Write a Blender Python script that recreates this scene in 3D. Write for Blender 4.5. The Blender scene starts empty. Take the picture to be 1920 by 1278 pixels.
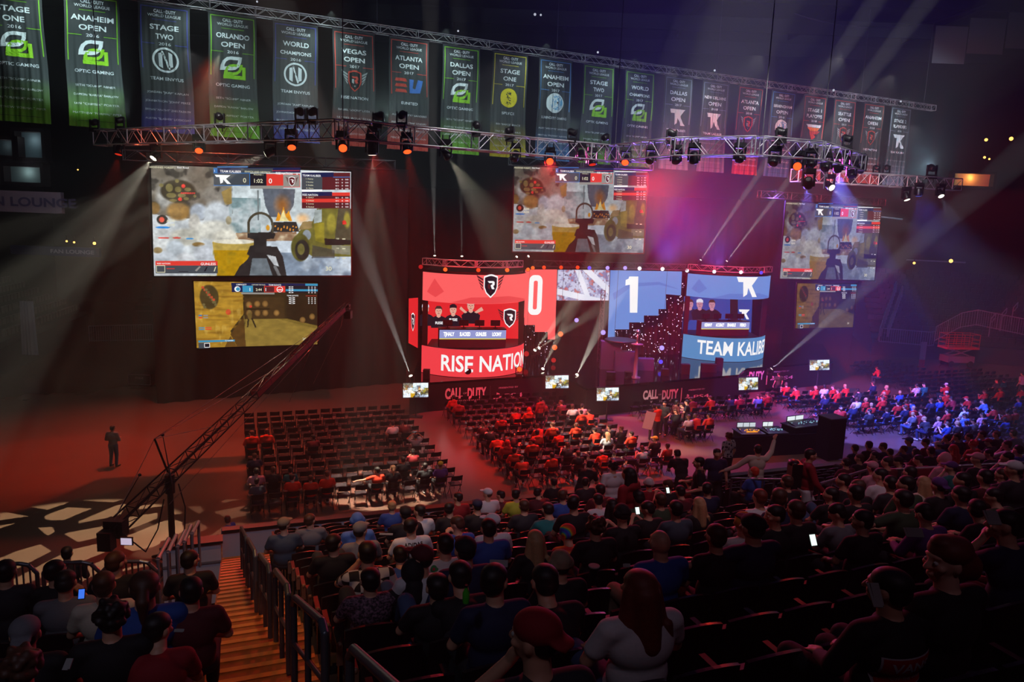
import bpy, bmesh, math, random
import numpy as np
from mathutils import Vector, Matrix, geometry
random.seed(7)
sc = bpy.context.scene
COL = sc.collection
F = 1400.0
CAM = Vector((0, 0, 10.6))
# camera attitude from the vertical vanishing point of the hanging screens
_w = Vector((302, 8260, 1400)).normalized()
_y = (Vector((0, 0, -1)) + _w * _w.z).normalized()
_x = _y.cross(_w)
ROT = Matrix((_x, _y, _w))          # camera -> world

def ray(px, py):
    return ROT @ Vector(((px - 960) / F, -(py - 639) / F, -1))
def at(px, py, Y):                   # pixel -> point at world depth Y
    r = ray(px, py); return CAM + r * (Y / r.y)
def onz(px, py, z):                  # pixel -> point at height z
    r = ray(px, py); return CAM + r * ((z - CAM.z) / r.z)
PHI = math.radians(21)
CP, SP = math.cos(PHI), math.sin(PHI)
def rd(r, d, z=0.0):                 # bank frame: r along the rows, d away from the camera
    return Vector((r * CP - d * SP, r * SP + d * CP, z))
def tord(p):
    return (p.x * CP + p.y * SP, -p.x * SP + p.y * CP)
DF, ZF, PITCH, RISE = 17.95, 2.27, 0.86, 0.296
def row_d(k): return DF - PITCH * (k + 0.5)
def row_z(k): return ZF + RISE * k
def onbank(px, py, h=0.0):           # pixel -> point on the sloping bank surface raised by h
    r = ray(px, py); s = RISE / PITCH
    # z = ZF + s*(DF-d) + h
    rdd = -r.x * SP + r.y * CP
    t = (ZF + s * DF + h - CAM.z) / (r.z + s * rdd)
    return CAM + r * t

# ---------------------------------------------------------------- objects
def tag(o, label=None, cat=None, group=None, kind=None):
    if label: o['label'] = label
    if cat: o['category'] = cat
    if group: o['group'] = group
    if kind: o['kind'] = kind
    return o
def thing(name, label, cat, loc=(0, 0, 0), rotz=0.0, group=None):
    o = bpy.data.objects.new(name, None); COL.objects.link(o)
    o.empty_display_size = 0.2
    o.location = loc; o.rotation_euler = (0, 0, rotz)
    return tag(o, label, cat, group)
def mesh_obj(name, me, mats=None, parent=None):
    o = bpy.data.objects.new(name, me); COL.objects.link(o)
    if mats is not None:
        for m in (mats if isinstance(mats, (list, tuple)) else [mats]): me.materials.append(m)
    if parent is not None: o.parent = parent
    return o
def dup(root, loc=None, rotz=None, label=None, group=None):
    r = root.copy(); COL.objects.link(r)
    if loc is not None: r.location = loc
    if rotz is not None: r.rotation_euler = (0, 0, rotz)
    if label: r['label'] = label
    if group: r['group'] = group
    for ch in root.children:
        c = ch.copy(); COL.objects.link(c); c.parent = r
        for g in ch.children:
            d = g.copy(); COL.objects.link(d); d.parent = c
    return r

class MB:
    def __init__(s): s.v = []; s.f = []; s.m = []; s.smooth = []
    def add(s, vs, fs, m=0, smooth=False):
        b = len(s.v); s.v.extend([tuple(v) for v in vs])
        for f in fs: s.f.append(tuple(b + i for i in f)); s.m.append(m); s.smooth.append(smooth)
        return s
    def box(s, c, size, rz=0.0, m=0, M=None):
        x, y, z = (a / 2 for a in size); c = Vector(c)
        R = M if M is not None else Matrix.Rotation(rz, 3, 'Z')
        vs = [c + R @ Vector((i * x, j * y, k * z)) for k in (-1, 1) for j in (-1, 1) for i in (-1, 1)]
        return s.add(vs, [(0, 2, 3, 1), (4, 5, 7, 6), (0, 1, 5, 4), (2, 6, 7, 3), (0, 4, 6, 2), (1, 3, 7, 5)], m)
    def tube(s, p, q, r, n=8, r2=None, m=0, caps=True):
        p, q = Vector(p), Vector(q); d = q - p
        if d.length < 1e-6: return s
        r2 = r if r2 is None else r2
        z = d.normalized(); x = z.orthogonal().normalized(); y = z.cross(x)
        vs = []
        for c, rr in ((p, r), (q, r2)):
            for i in range(n):
                a = 2 * math.pi * i / n
                vs.append(c + x * (rr * math.cos(a)) + y * (rr * math.sin(a)))
        fs = [(i, (i + 1) % n, n + (i + 1) % n, n + i) for i in range(n)]
        s.add(vs, fs, m, True)
        if caps: s.add(vs, [tuple(range(n - 1, -1, -1)), tuple(range(n, 2 * n))], m)
        return s
    def path(s, pts, r, n=8, m=0):
        for a, b in zip(pts, pts[1:]): s.tube(a, b, r, n, m=m)
        for p in pts[1:-1]: s.ball(p, r, 6, 4, m)
        return s
    def ball(s, c, r, nu=16, nv=10, m=0, sc=(1, 1, 1), M=None):
        c = Vector(c); vs = [];
        for j in range(nv + 1):
            t = math.pi * j / nv
            for i in range(nu):
                a = 2 * math.pi * i / nu
                v = Vector((r * sc[0] * math.sin(t) * math.cos(a), r * sc[1] * math.sin(t) * math.sin(a), r * sc[2] * math.cos(t)))
                if M is not None: v = M @ v
                vs.append(c + v)
        fs = []
        for j in range(nv):
            for i in range(nu):
                fs.append((j * nu + i, (j + 1) * nu + i, (j + 1) * nu + (i + 1) % nu, j * nu + (i + 1) % nu))
        return s.add(vs, fs, m, True)
    def lathe(s, prof, c=(0, 0, 0), n=20, m=0, M=None):
        c = Vector(c); vs = []
        for r, z in prof:
            for i in range(n):
                a = 2 * math.pi * i / n
                v = Vector((r * math.cos(a), r * math.sin(a), z))
                if M is not None: v = M @ v
                vs.append(c + v)
        k = len(prof); fs = []
        for j in range(k - 1):
            for i in range(n):
                fs.append((j * n + i, j * n + (i + 1) % n, (j + 1) * n + (i + 1) % n, (j + 1) * n + i))
        s.add(vs, fs, m, True)
        s.add(vs, [tuple(range(n - 1, -1, -1)), tuple((k - 1) * n + i for i in range(n))], m)
        return s
    def quad(s, a, b, c, d, m=0): return s.add([a, b, c, d], [(0, 1, 2, 3)], m)
    def prism(s, pts, ext, m=0):     # closed planar outline extruded by vector ext
        pts = [Vector(p) for p in pts]; n = len(pts); ext = Vector(ext)
        vs = pts + [p + ext for p in pts]
        fs = [tuple(range(n - 1, -1, -1)), tuple(range(n, 2 * n))] + [(i, (i + 1) % n, n + (i + 1) % n, n + i) for i in range(n)]
        return s.add(vs, fs, m)
    def build(s, name, mats=None, parent=None):
        me = bpy.data.meshes.new(name)
        me.from_pydata(s.v, [], s.f)
        me.polygons.foreach_set('material_index', s.m)
        me.polygons.foreach_set('use_smooth', s.smooth)
        me.update()
        return mesh_obj(name, me, mats, parent)
    def mesh(s, name, mats=None):
        me = bpy.data.meshes.new(name); me.from_pydata(s.v, [], s.f)
        me.polygons.foreach_set('material_index', s.m); me.polygons.foreach_set('use_smooth', s.smooth); me.update()
        if mats is not None:
            for m in (mats if isinstance(mats, (list, tuple)) else [mats]): me.materials.append(m)
        return me

# ---------------------------------------------------------------- materials
def lin(c):
    o = []
    for v in c[:3]:
        v = v / 255.0
        o.append(v / 12.92 if v <= .04045 else ((v + .055) / 1.055) ** 2.4)
    return (*o, 1.0)
_mats = {}
def mat(name, col, rough=0.6, metal=0.0, noise=0.12, scale=30.0, bump=0.0, spec=0.5, trans=0.0):
    if name in _mats: return _mats[name]
    m = bpy.data.materials.new(name); m.use_nodes = True; nt = m.node_tree
    b = nt.nodes['Principled BSDF']; c = lin(col)
    b.inputs['Roughness'].default_value = rough; b.inputs['Metallic'].default_value = metal
    b.inputs['Specular IOR Level'].default_value = spec
    if trans: b.inputs['Transmission Weight'].default_value = trans
    tc = nt.nodes.new('ShaderNodeTexCoord'); n = nt.nodes.new('ShaderNodeTexNoise')
    n.inputs['Scale'].default_value = scale; n.inputs['Detail'].default_value = 3
    nt.links.new(tc.outputs['Object'], n.inputs['Vector'])
    mx = nt.nodes.new('ShaderNodeMix'); mx.data_type = 'RGBA'
    mx.inputs['A'].default_value = tuple(v * (1 - noise) for v in c[:3]) + (1,)
    mx.inputs['B'].default_value = tuple(min(1, v * (1 + noise)) for v in c[:3]) + (1,)
    nt.links.new(n.outputs['Fac'], mx.inputs['Factor']); nt.links.new(mx.outputs['Result'], b.inputs['Base Color'])
    if bump:
        bp = nt.nodes.new('ShaderNodeBump'); bp.inputs['Strength'].default_value = bump
        nt.links.new(n.outputs['Fac'], bp.inputs['Height']); nt.links.new(bp.outputs['Normal'], b.inputs['Normal'])
    _mats[name] = m; return m
def glow(name, col, strength=1.0, light=False):
    if name in _mats: return _mats[name]
    m = bpy.data.materials.new(name); m.use_nodes = True; nt = m.node_tree
    nt.nodes.remove(nt.nodes['Principled BSDF'])
    e = nt.nodes.new('ShaderNodeEmission'); e.inputs['Color'].default_value = lin(col); e.inputs['Strength'].default_value = strength
    nt.links.new(e.outputs[0], nt.nodes['Material Output'].inputs['Surface'])
    m.cycles.emission_sampling = 'AUTO' if light else 'NONE'
    _mats[name] = m; return m
def glow_vc(name, strength=1.0, light=False):   # screen showing the picture stored in the mesh colours
    m = bpy.data.materials.new(name); m.use_nodes = True; nt = m.node_tree
    nt.nodes.remove(nt.nodes['Principled BSDF'])
    a = nt.nodes.new('ShaderNodeAttribute'); a.attribute_name = 'picture'
    e = nt.nodes.new('ShaderNodeEmission'); e.inputs['Strength'].default_value = strength
    nt.links.new(a.outputs['Color'], e.inputs['Color'])
    nt.links.new(e.outputs[0], nt.nodes['Material Output'].inputs['Surface'])
    m.cycles.emission_sampling = 'AUTO' if light else 'NONE'
    return m

# ---------------------------------------------------------------- flat graphics mapped onto surfaces
_tc = {}
def glyphs(s, bold=0.0):
    key = (s, bold)
    if key in _tc: return _tc[key]
    cu = bpy.data.curves.new('t', 'FONT'); cu.body = s; cu.size = 1.0; cu.offset = bold
    cu.resolution_u = 3; cu.fill_mode = 'BOTH'
    o = bpy.data.objects.new('t', cu); me = o.to_mesh()
    me.calc_loop_triangles()
    V = [(v.co.x, v.co.y) for v in me.vertices]; T = [tuple(t.vertices) for t in me.loop_triangles]
    o.to_mesh_clear(); bpy.data.objects.remove(o); bpy.data.curves.remove(cu)
    if not V: V = [(0, 0)]
    x0 = min(v[0] for v in V); x1 = max(v[0] for v in V)
    _tc[key] = (V, T, x0, x1); return _tc[key]
CAP = 0.72
class Dec:
    """flat coloured shapes (u right, v up) laid on a surface by a map function"""
    N = 0
    def __init__(s): s.t = []
    def poly(s, pts, m):
        P = [Vector((p[0], p[1], 0)) for p in pts]; Dec.N += 1
        for t in geometry.tessellate_polygon([P]):
            s.t.append((tuple(pts[t[0]]), tuple(pts[t[1]]), tuple(pts[t[2]]), m, Dec.N))
        return s
    def rect(s, x0, y0, x1, y1, m): return s.poly([(x0, y0), (x1, y0), (x1, y1), (x0, y1)], m)
    def ring(s, outer, inner, m):
        n = len(outer); Dec.N += 1
        for i in range(n):
            j = (i + 1) % n
            s.t.append((outer[i], outer[j], inner[j], m, Dec.N)); s.t.append((outer[i], inner[j], inner[i], m, Dec.N))
        return s
    def circle(s, cx, cy, r, m, n=28, ry=None):
        ry = ry or r
        return s.poly([(cx + r * math.cos(2 * math.pi * i / n), cy + ry * math.sin(2 * math.pi * i / n)) for i in range(n)], m)
    def annulus(s, cx, cy, r0, r1, m, n=32):
        c = lambda r: [(cx + r * math.cos(2 * math.pi * i / n), cy + r * math.sin(2 * math.pi * i / n)) for i in range(n)]
        return s.ring(c(r1), c(r0), m)
    def text(s, st, cx, y, h, m, w=None, bold=0.0, align='C', wide=1.0):
        V, T, x0, x1 = glyphs(st, bold); k = h / CAP
        kx = (w / (x1 - x0)) if w else k * wide
        ww = (x1 - x0) * kx
        ox = cx - (ww / 2 if align == 'C' else (ww if align == 'R' else 0))
        P = [(ox + (v[0] - x0) * kx, y + v[1] * k) for v in V]
        Dec.N += 1
        for t in T: s.t.append((P[t[0]], P[t[1]], P[t[2]], m, Dec.N))
        return s
    def shape(s, polys, cx, cy, k, ky=None):
        ky = ky or k
        for m, pts in polys: s.poly([(cx + p[0] * k, cy + p[1] * ky) for p in pts], m)
        return s
    def build(s, name, mp, mats, parent=None, off=0.015, maxlen=None):
        order = {}
        vs = []; fs = []; ms = []
        tris = s.t
        if maxlen:
            out = []
            st = list(tris)
            while st:
                a, b, c, m, ly = st.pop()
                L = [math.dist(a, b), math.dist(b, c), math.dist(c, a)]; i = L.index(max(L))
                if L[i] > maxlen:
                    if i == 0: q = ((a[0] + b[0]) / 2, (a[1] + b[1]) / 2); st += [(a, q, c, m, ly), (q, b, c, m, ly)]
                    elif i == 1: q = ((b[0] + c[0]) / 2, (b[1] + c[1]) / 2); st += [(a, b, q, m, ly), (a, q, c, m, ly)]
                    else: q = ((a[0] + c[0]) / 2, (a[1] + c[1]) / 2); st += [(a, b, q, m, ly), (q, b, c, m, ly)]
                else: out.append((a, b, c, m, ly))
            tris = out
        names = []; lys = {l: i for i, l in enumerate(sorted({t[4] for t in tris}))}
        for a, b, c, m, ly in tris:
            if m not in names: names.append(m)
        for a, b, c, m, ly in tris:
            if (b[0] - a[0]) * (c[1] - a[1]) - (b[1] - a[1]) * (c[0] - a[0]) < 0: b, c = c, b
            k = len(vs); lay = off + lys[ly] * .0012
            vs += [mp(a[0], a[1], lay), mp(b[0], b[1], lay), mp(c[0], c[1], lay)]
            fs.append((k, k + 1, k + 2)); ms.append(names.index(m))
        me = bpy.data.meshes.new(name); me.from_pydata([tuple(v) for v in vs], [], fs)
        me.polygons.foreach_set('material_index', ms); me.update()
        return mesh_obj(name, me, [mats[n] for n in names], parent)

# logos as polygons in a unit box (centre 0,0; half size about 1)
def arc(cx, cy, rx, ry, a0, a1, n=10):
    return [(cx + rx * math.cos(math.radians(a0 + (a1 - a0) * i / n)), cy + ry * math.sin(math.radians(a0 + (a1 - a0) * i / n))) for i in range(n + 1)]
def logo_tk(d, cx, cy, k, m, ky=None):
    d.shape([(m, [(-1, .85), (1, .85), (.42, .12), (1.05, -.85), (.55, -.85), (.08, -.05), (.02, -.62), (-.3, -.85), (-.42, .42), (-.82, .42)])], cx, cy, k, ky)
def logo_leaf(d, cx, cy, k, w, g):
    P = lambda L: [(cx + x * k, cy + y * k) for x, y in L]
    lo = [(-1, -.3), (-.95, .1), (-.78, .5), (-.48, .78), (-.1, .88), (.3, .88), (.72, .88), (.66, .45), (.5, .1), (.2, -.15), (-.2, -.25), (-.6, -.24)]
    c = (-.08, .36); li = [(c[0] + (x - c[0]) * .62, c[1] + (y - c[1]) * .5) for x, y in lo]
    sh = lambda L: [(x * .86 + .16, y * .8 - .42) for x, y in L]
    d.ring(P(lo), P(li), w); go = sh(lo); gi = sh(li); d.ring(P(go), P(gi), g)
    d.poly(P([(-.72, -.92), (1, -.92), (1, -.62), (-.72, -.62)]), g); d.poly(P([(.74, -.63), (1, -.63), (1, .1), (.5, .1), (.5, -.1), (.74, -.1)]), g)
def logo_n(d, cx, cy, k, m, dk='bblack'):
    d.annulus(cx, cy, .84 * k, k, m)
    d.shape([(m, [(-.52, -.5), (-.24, -.66), (-.24, .6), (-.52, .5)]), (m, [(.52, .5), (.24, .66), (.24, -.6), (.52, -.5)]),
             (dk, [(-.36, .72), (-.12, .76), (.38, -.72), (.12, -.76)]), (m, [(-.31, .7), (-.17, .74), (.33, -.7), (.17, -.74)])], cx, cy, k)
def logo_shield(d, cx, cy, k, w, r, dk, ks=None):
    sh = [(-.62, .8), (-.2, .95), (0, .98), (.2, .95), (.62, .8), (.62, -.1), (.42, -.6), (0, -1), (-.42, -.6), (-.62, -.1)]
    P = lambda L, s=1.0: [(cx + x * k * s * (ks or 1), cy + y * k * s) for x, y in L]
    d.ring(P(sh), P(sh, .86), w); d.poly(P(sh, .86), dk)
    for sx in (-1, 1):
        for i in range(4):
            y = .6 - i * .27
            d.poly(P([(sx * .68, y), (sx * (1.25 - i * .1), y + .32), (sx * (1.15 - i * .1), y + .1), (sx * .68, y - .16)]), r)
    Rr = [(-.38, .52), (.25, .52), (.4, .4), (.4, .12), (.25, 0), (.42, -.32), (.12, -.32), (-.02, -.02), (-.02, .12), (.14, .18), (.14, .32), (-.2, .32)]
    d.t.extend([])
    d2 = Dec(); d2.poly(P(Rr, .8), w); d2.poly(P([(-.34, .2), (-.1, .2), (-.1, -.35), (-.34, -.2)], .8), r); d2.poly(P([(-.08, -.42), (.08, -.42), (0, -.6)]), r)
    return d2
# ---------------------------------------------------------------- camera and render look
cd = bpy.data.cameras.new('camera'); cam = bpy.data.objects.new('camera', cd); COL.objects.link(cam)
cd.sensor_width = 36; cd.lens = 36 * F / 1920; cd.clip_end = 500; cd.clip_start = .05
cam.matrix_world = Matrix.Translation(CAM) @ ROT.to_4x4(); sc.camera = cam
sc.view_settings.view_transform = 'Standard'; sc.view_settings.look = 'None'
sc.view_settings.gamma = 1; sc.view_settings.exposure = 0.0; sc.view_settings.use_curve_mapping = False
cy = sc.cycles
cy.max_bounces = 4; cy.diffuse_bounces = 2; cy.glossy_bounces = 2; cy.transmission_bounces = 3; cy.volume_bounces = 0
cy.transparent_max_bounces = 4; cy.caustics_reflective = False; cy.caustics_refractive = False
cy.use_denoising = True; cy.denoiser = 'OPENIMAGEDENOISE'; cy.denoising_prefilter = 'ACCURATE'
cy.sample_clamp_indirect = 2.0; cy.sample_clamp_direct = 0; cy.use_adaptive_sampling = True; cy.adaptive_threshold = 0.02
cy.use_light_tree = True
w = bpy.data.worlds.new('world'); sc.world = w; w.use_nodes = True
w.node_tree.nodes['Background'].inputs[0].default_value = (.01, .009, .014, 1); w.node_tree.nodes['Background'].inputs[1].default_value = .0

# ---------------------------------------------------------------- haze
HX0, HX1, HY0, HY1, HZ1 = -50, 64, -12, 80, 32
def haze():
    b = MB().box(((HX0 + HX1) / 2, (HY0 + HY1) / 2, HZ1 / 2 - .5), (HX1 - HX0, HY1 - HY0, HZ1 + 1))
    m = bpy.data.materials.new('haze'); m.use_nodes = True; nt = m.node_tree
    nt.nodes.remove(nt.nodes['Principled BSDF'])
    v = nt.nodes.new('ShaderNodeVolumeScatter'); v.inputs['Density'].default_value = HAZE; v.inputs['Anisotropy'].default_value = 0.0
    v.inputs['Color'].default_value = (.9, .9, .9, 1)
    nt.links.new(v.outputs[0], nt.nodes['Material Output'].inputs['Volume'])
    m.cycles.homogeneous_volume = True
    o = b.build('stage_haze', m)
    tag(o, 'thin theatrical haze filling the whole arena air', 'haze', kind='stuff')
HAZE = 0.0023
haze()

def spot(p, target, deg, watts, col, blend=.15, rad=.05, gobo=None, name='beam_fill_spot'):  # serves lamp beams as well as added fills that have no fixture
    l = bpy.data.lights.new(name, 'SPOT'); l.energy = watts; l.color = col; l.spot_size = math.radians(deg); l.spot_blend = blend
    l.shadow_soft_size = rad
    o = bpy.data.objects.new(name, l); COL.objects.link(o); o.location = p
    o.rotation_euler = (Vector(target) - Vector(p)).to_track_quat('-Z', 'Y').to_euler()
    if gobo:
        l.use_nodes = True; nt = l.node_tree; e = nt.nodes['Emission']
        tc = nt.nodes.new('ShaderNodeTexCoord')
        gobo(nt, tc, e)
    return o
# ---------------------------------------------------------------- pictures shown on the projection screens
def zu(x, y):     # layout helper: sketch coordinates -> picture fractions (v down)
    u = (x - 140) / 1195.0
    return u, (y - (90 + 45 * u)) / (667 - 47 * u)
def canvas(w, h):
    yy, xx = np.mgrid[0:h, 0:w].astype(float)
    return {'w': w, 'h': h, 'x': xx / (w - 1), 'y': yy / (h - 1), 'a': np.zeros((h, w, 3))}
def vnoise(c, sx, sy, seed, oct=3):
    rng = np.random.RandomState(seed); out = 0; amp = 1; tot = 0
    for o in range(oct):
        gx, gy = int(sx * 2 ** o) + 2, int(sy * 2 ** o) + 2
        g = rng.rand(gy + 1, gx + 1); X = c['x'] * (gx - 1); Y = c['y'] * (gy - 1)
        i = X.astype(int); j = Y.astype(int); fx = X - i; fy = Y - j
        fx = fx * fx * (3 - 2 * fx); fy = fy * fy * (3 - 2 * fy)
        out = out + amp * ((g[j, i] * (1 - fx) + g[j, i + 1] * fx) * (1 - fy) + (g[j + 1, i] * (1 - fx) + g[j + 1, i + 1] * fx) * fy)
        tot += amp; amp *= .5
    return out / tot
def fillm(c, m, col, soft=None):
    col = np.array(col, float); m = np.clip(m.astype(float), 0, 1)[..., None]
    c['a'] = c['a'] * (1 - m) + col * m
def ell(c, x, y, rx, ry, col, z=zu, edge=.12, al=1.0):
    u, v = z(x, y); u2, _ = z(x + rx, y); ru = abs(u2 - u); rv = abs(z(x, y + ry)[1] - v)
    q = np.sqrt(((c['x'] - u) / ru) ** 2 + ((c['y'] - v) / rv) ** 2)
    fillm(c, np.clip((1 - q) / edge, 0, 1) * al, col)
def pol(c, pts, col, z=zu, al=1.0):
    P = [z(*p) for p in pts]; ins = np.zeros(c['x'].shape, bool); n = len(P)
    for i in range(n):
        x0, y0 = P[i]; x1, y1 = P[(i + 1) % n]
        if y0 == y1: continue
        ins ^= ((c['y'] > y0) != (c['y'] > y1)) & (c['x'] < (x1 - x0) * (c['y'] - y0) / (y1 - y0) + x0)
    fillm(c, ins * al, col)
def paint_snow(w, h):
    c = canvas(w, h); n1 = vnoise(c, 8, 6, 3, 4); n2 = vnoise(c, 24, 14, 5, 3)
    c['a'][:] = (205, 212, 216)
    pol(c, [(590, 100), (1340, 130), (1340, 480), (590, 480)], (206, 218, 222))
    fillm(c, ((c['x'] > .37) & (c['x'] < .53) & (c['y'] > .27) & (c['y'] < .6)) * np.clip((n2 - .35) * 3, 0, 1), (118, 142, 146))
    pol(c, [(752, 240), (762, 240), (762, 420), (752, 420)], (120, 128, 130))
    pol(c, [(785, 230), (985, 235), (975, 330), (930, 400), (830, 400), (800, 330)], (86, 92, 104), al=.9)
    ell(c, 905, 330, 62, 75, (168, 110, 60), edge=.8)
    pol(c, [(130, 80), (610, 100), (600, 240), (560, 330), (500, 320), (430, 420), (130, 380)], (112, 104, 92))
    m = (c['x'] < .39) & (c['y'] < .42)
    fillm(c, m * np.clip((n1 - .45) * 4, 0, .7), (150, 146, 138)); fillm(c, m * np.clip((.46 - n2) * 5, 0, .75), (58, 54, 50))
    pol(c, [(540, 250), (600, 220), (600, 320), (560, 330)], (160, 135, 80))
    ell(c, 210, 280, 60, 90, (176, 176, 172), edge=.5)
    for x, y, rx, ry, col in [(150, 345, 40, 42, (140, 108, 60)), (290, 365, 78, 62, (160, 124, 70)), (405, 370, 60, 60, (178, 188, 200)), (512, 385, 92, 92, (198, 206, 212)),
                              (380, 440, 40, 70, (196, 194, 186)), (200, 560, 100, 110, (214, 218, 218)), (330, 520, 110, 60, (205, 204, 192)), (500, 480, 130, 70, (214, 214, 204)),
                              (265, 590, 60, 65, (188, 198, 206)), (400, 565, 42, 16, (150, 120, 70)), (560, 520, 90, 50, (226, 224, 210)), (430, 620, 70, 60, (200, 206, 214)),
                              (200, 640, 70, 40, (196, 204, 212)), (320, 650, 60, 40, (206, 210, 214)), (165, 600, 30, 22, (150, 130, 90)), (580, 420, 20, 30, (170, 160, 130))]:
        ell(c, x, y, rx, ry, col, edge=.3); ell(c, x - rx * .15, y + ry * .5, rx * .7, ry * .45, tuple(v * .82 for v in col), edge=.8, al=.6)
    pol(c, [(620, 495), (990, 490), (1000, 545), (640, 550)], (150, 116, 88)); fillm(c, ((c['y'] > .6) & (c['y'] < .7) & (c['x'] > .4) & (c['x'] < .72)) * np.clip((n2 - .5) * 4, 0, 1), (205, 190, 160))
    pol(c, [(850, 430), (990, 430), (1010, 490), (830, 490)], (52, 50, 48))
    pol(c, [(862, 425), (880, 370), (895, 395), (912, 335), (925, 385), (945, 365), (965, 425)], (240, 160, 40)); pol(c, [(885, 425), (900, 385), (912, 358), (925, 400), (945, 425)], (255, 240, 170))
    ell(c, 815, 465, 12, 18, (240, 170, 50)); ell(c, 1030, 410, 55, 40, (232, 190, 140), edge=.7)
    for i in range(14): ell(c, 860 + (i * 37) % 130, 455 + (i * 17) % 28, 5, 5, (230, 150, 60))
    pol(c, [(620, 545), (1340, 545), (1340, 770), (620, 770)], (206, 218, 230)); fillm(c, ((c['y'] > .78) & (c['x'] > .62)) * np.clip((n1 - .42) * 4, 0, .9), (120, 136, 156))
    # lorry at the right
    pol(c, [(1090, 640), (970, 560), (985, 520), (1020, 470), (1090, 430), (1120, 350), (1250, 345), (1340, 352), (1340, 640)], (118, 112, 52))
    pol(c, [(1255, 345), (1340, 352), (1340, 560), (1230, 540)], (84, 78, 60)); ell(c, 1210, 440, 34, 70, (158, 148, 60), edge=.3); ell(c, 1310, 420, 26, 60, (150, 140, 60), edge=.4)
    pol(c, [(1105, 360), (1150, 355), (1150, 430), (1098, 440)], (176, 188, 186)); pol(c, [(1100, 440), (1165, 435), (1165, 560), (1110, 545)], (146, 134, 46))
    pol(c, [(1030, 430), (1090, 425), (1085, 470), (1000, 480)], (150, 128, 84)); ell(c, 1055, 510, 28, 34, (150, 160, 168)); pol(c, [(1165, 530), (1335, 540), (1335, 570), (1170, 570)], (44, 38, 36))
    pol(c, [(1210, 570), (1330, 575), (1330, 630), (1215, 620)], (136, 134, 112)); pol(c, [(1122, 485), (1136, 485), (1136, 505), (1148, 505), (1148, 515), (1136, 515), (1136, 535), (1122, 535)], (40, 40, 40)) if False else None
    ell(c, 1015, 585, 62, 88, (96, 92, 44), edge=.1); ell(c, 1025, 600, 48, 66, (50, 46, 42)); ell(c, 1018, 595, 24, 36, (116, 110, 60))
    pol(c, [(1090, 570), (1230, 600), (1230, 650), (1085, 650)], (70, 66, 66), al=.7)
    # yellow drum
    pol(c, [(482, 548), (740, 548), (740, 770), (505, 770)], (188, 144, 18)); fillm(c, ((c['x'] > .285) & (c['x'] < .5) & (c['y'] > .69)) * np.clip((n2 - .55) * 3, 0, .6), (130, 110, 30))
    pol(c, [(482, 548), (740, 548), (740, 600), (484, 600)], (196, 176, 110), al=.7); ell(c, 610, 548, 132, 16, (236, 232, 214))
    # sighted rifle in the foreground
    pol(c, [(690, 495), (850, 490), (862, 505), (850, 530), (805, 535), (805, 575), (870, 580), (905, 640), (930, 770), (600, 770), (640, 700), (690, 655), (700, 635), (685, 625), (705, 575), (728, 570), (728, 535), (690, 525)], (48, 44, 44))
    pol(c, [(718, 650), (805, 650), (840, 755), (700, 755)], (112, 122, 130)); pol(c, [(805, 628), (860, 640), (880, 700), (850, 690)], (196, 200, 204)); pol(c, [(860, 690), (900, 770), (880, 770), (845, 700)], (120, 120, 122))
    for a in np.linspace(math.pi, 2 * math.pi, 60): ell(c, 770 + 72 * math.cos(a), 445 + 68 * math.sin(a), 8, 8, (84, 76, 60))
    pol(c, [(692, 445), (706, 445), (706, 500), (692, 500)], (84, 76, 60)); pol(c, [(836, 445), (850, 445), (850, 500), (836, 500)], (84, 76, 60))
    # overview map
    ell(c, 290, 245, 110, 72, (66, 58, 44), edge=.15); 
    for x, y, rx, ry in [(240, 225, 22, 26), (285, 185, 12, 12), (195, 210, 14, 11), (290, 235, 20, 18), (345, 235, 20, 12), (250, 270, 30, 16), (310, 270, 24, 14), (260, 300, 24, 9), (335, 290, 16, 10), (385, 275, 9, 9)]:
        ell(c, x, y, rx, ry, (128, 118, 72))
    for x, y in [(320, 215), (300, 293)]: ell(c, x, y, 12, 12, (235, 70, 60))
    for i in range(7): ell(c, 310 + i * 12, 257, 6, 5, (225, 60, 55))
    ell(c, 195, 415, 34, 30, (48, 44, 40)); ell(c, 192, 415, 16, 17, (220, 90, 70)); ell(c, 197, 462, 44, 7, (40, 140, 220))
    ell(c, 200, 525, 36, 6, (220, 90, 80)); ell(c, 275, 525, 26, 6, (220, 90, 80)); ell(c, 350, 530, 26, 5, (80, 160, 220)); ell(c, 1292, 435, 14, 14, (225, 50, 40))
    n3 = vnoise(c, 60, 36, 21, 2); c['a'] *= (.72 + .34 * n2 + .22 * n3)[..., None]; c['a'] = np.clip(c['a'], 0, 255)
    return c
def z2(x, y): return (x - 400) / 733.0, (y - 790) / 385.0
def polc(c, pts, col, al=1.0): pol(c, pts, col, z2, al)
def ellc(c, x, y, rx, ry, col, edge=.12, al=1.0): ell(c, x, y, rx, ry, col, z2, edge, al)
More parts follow.
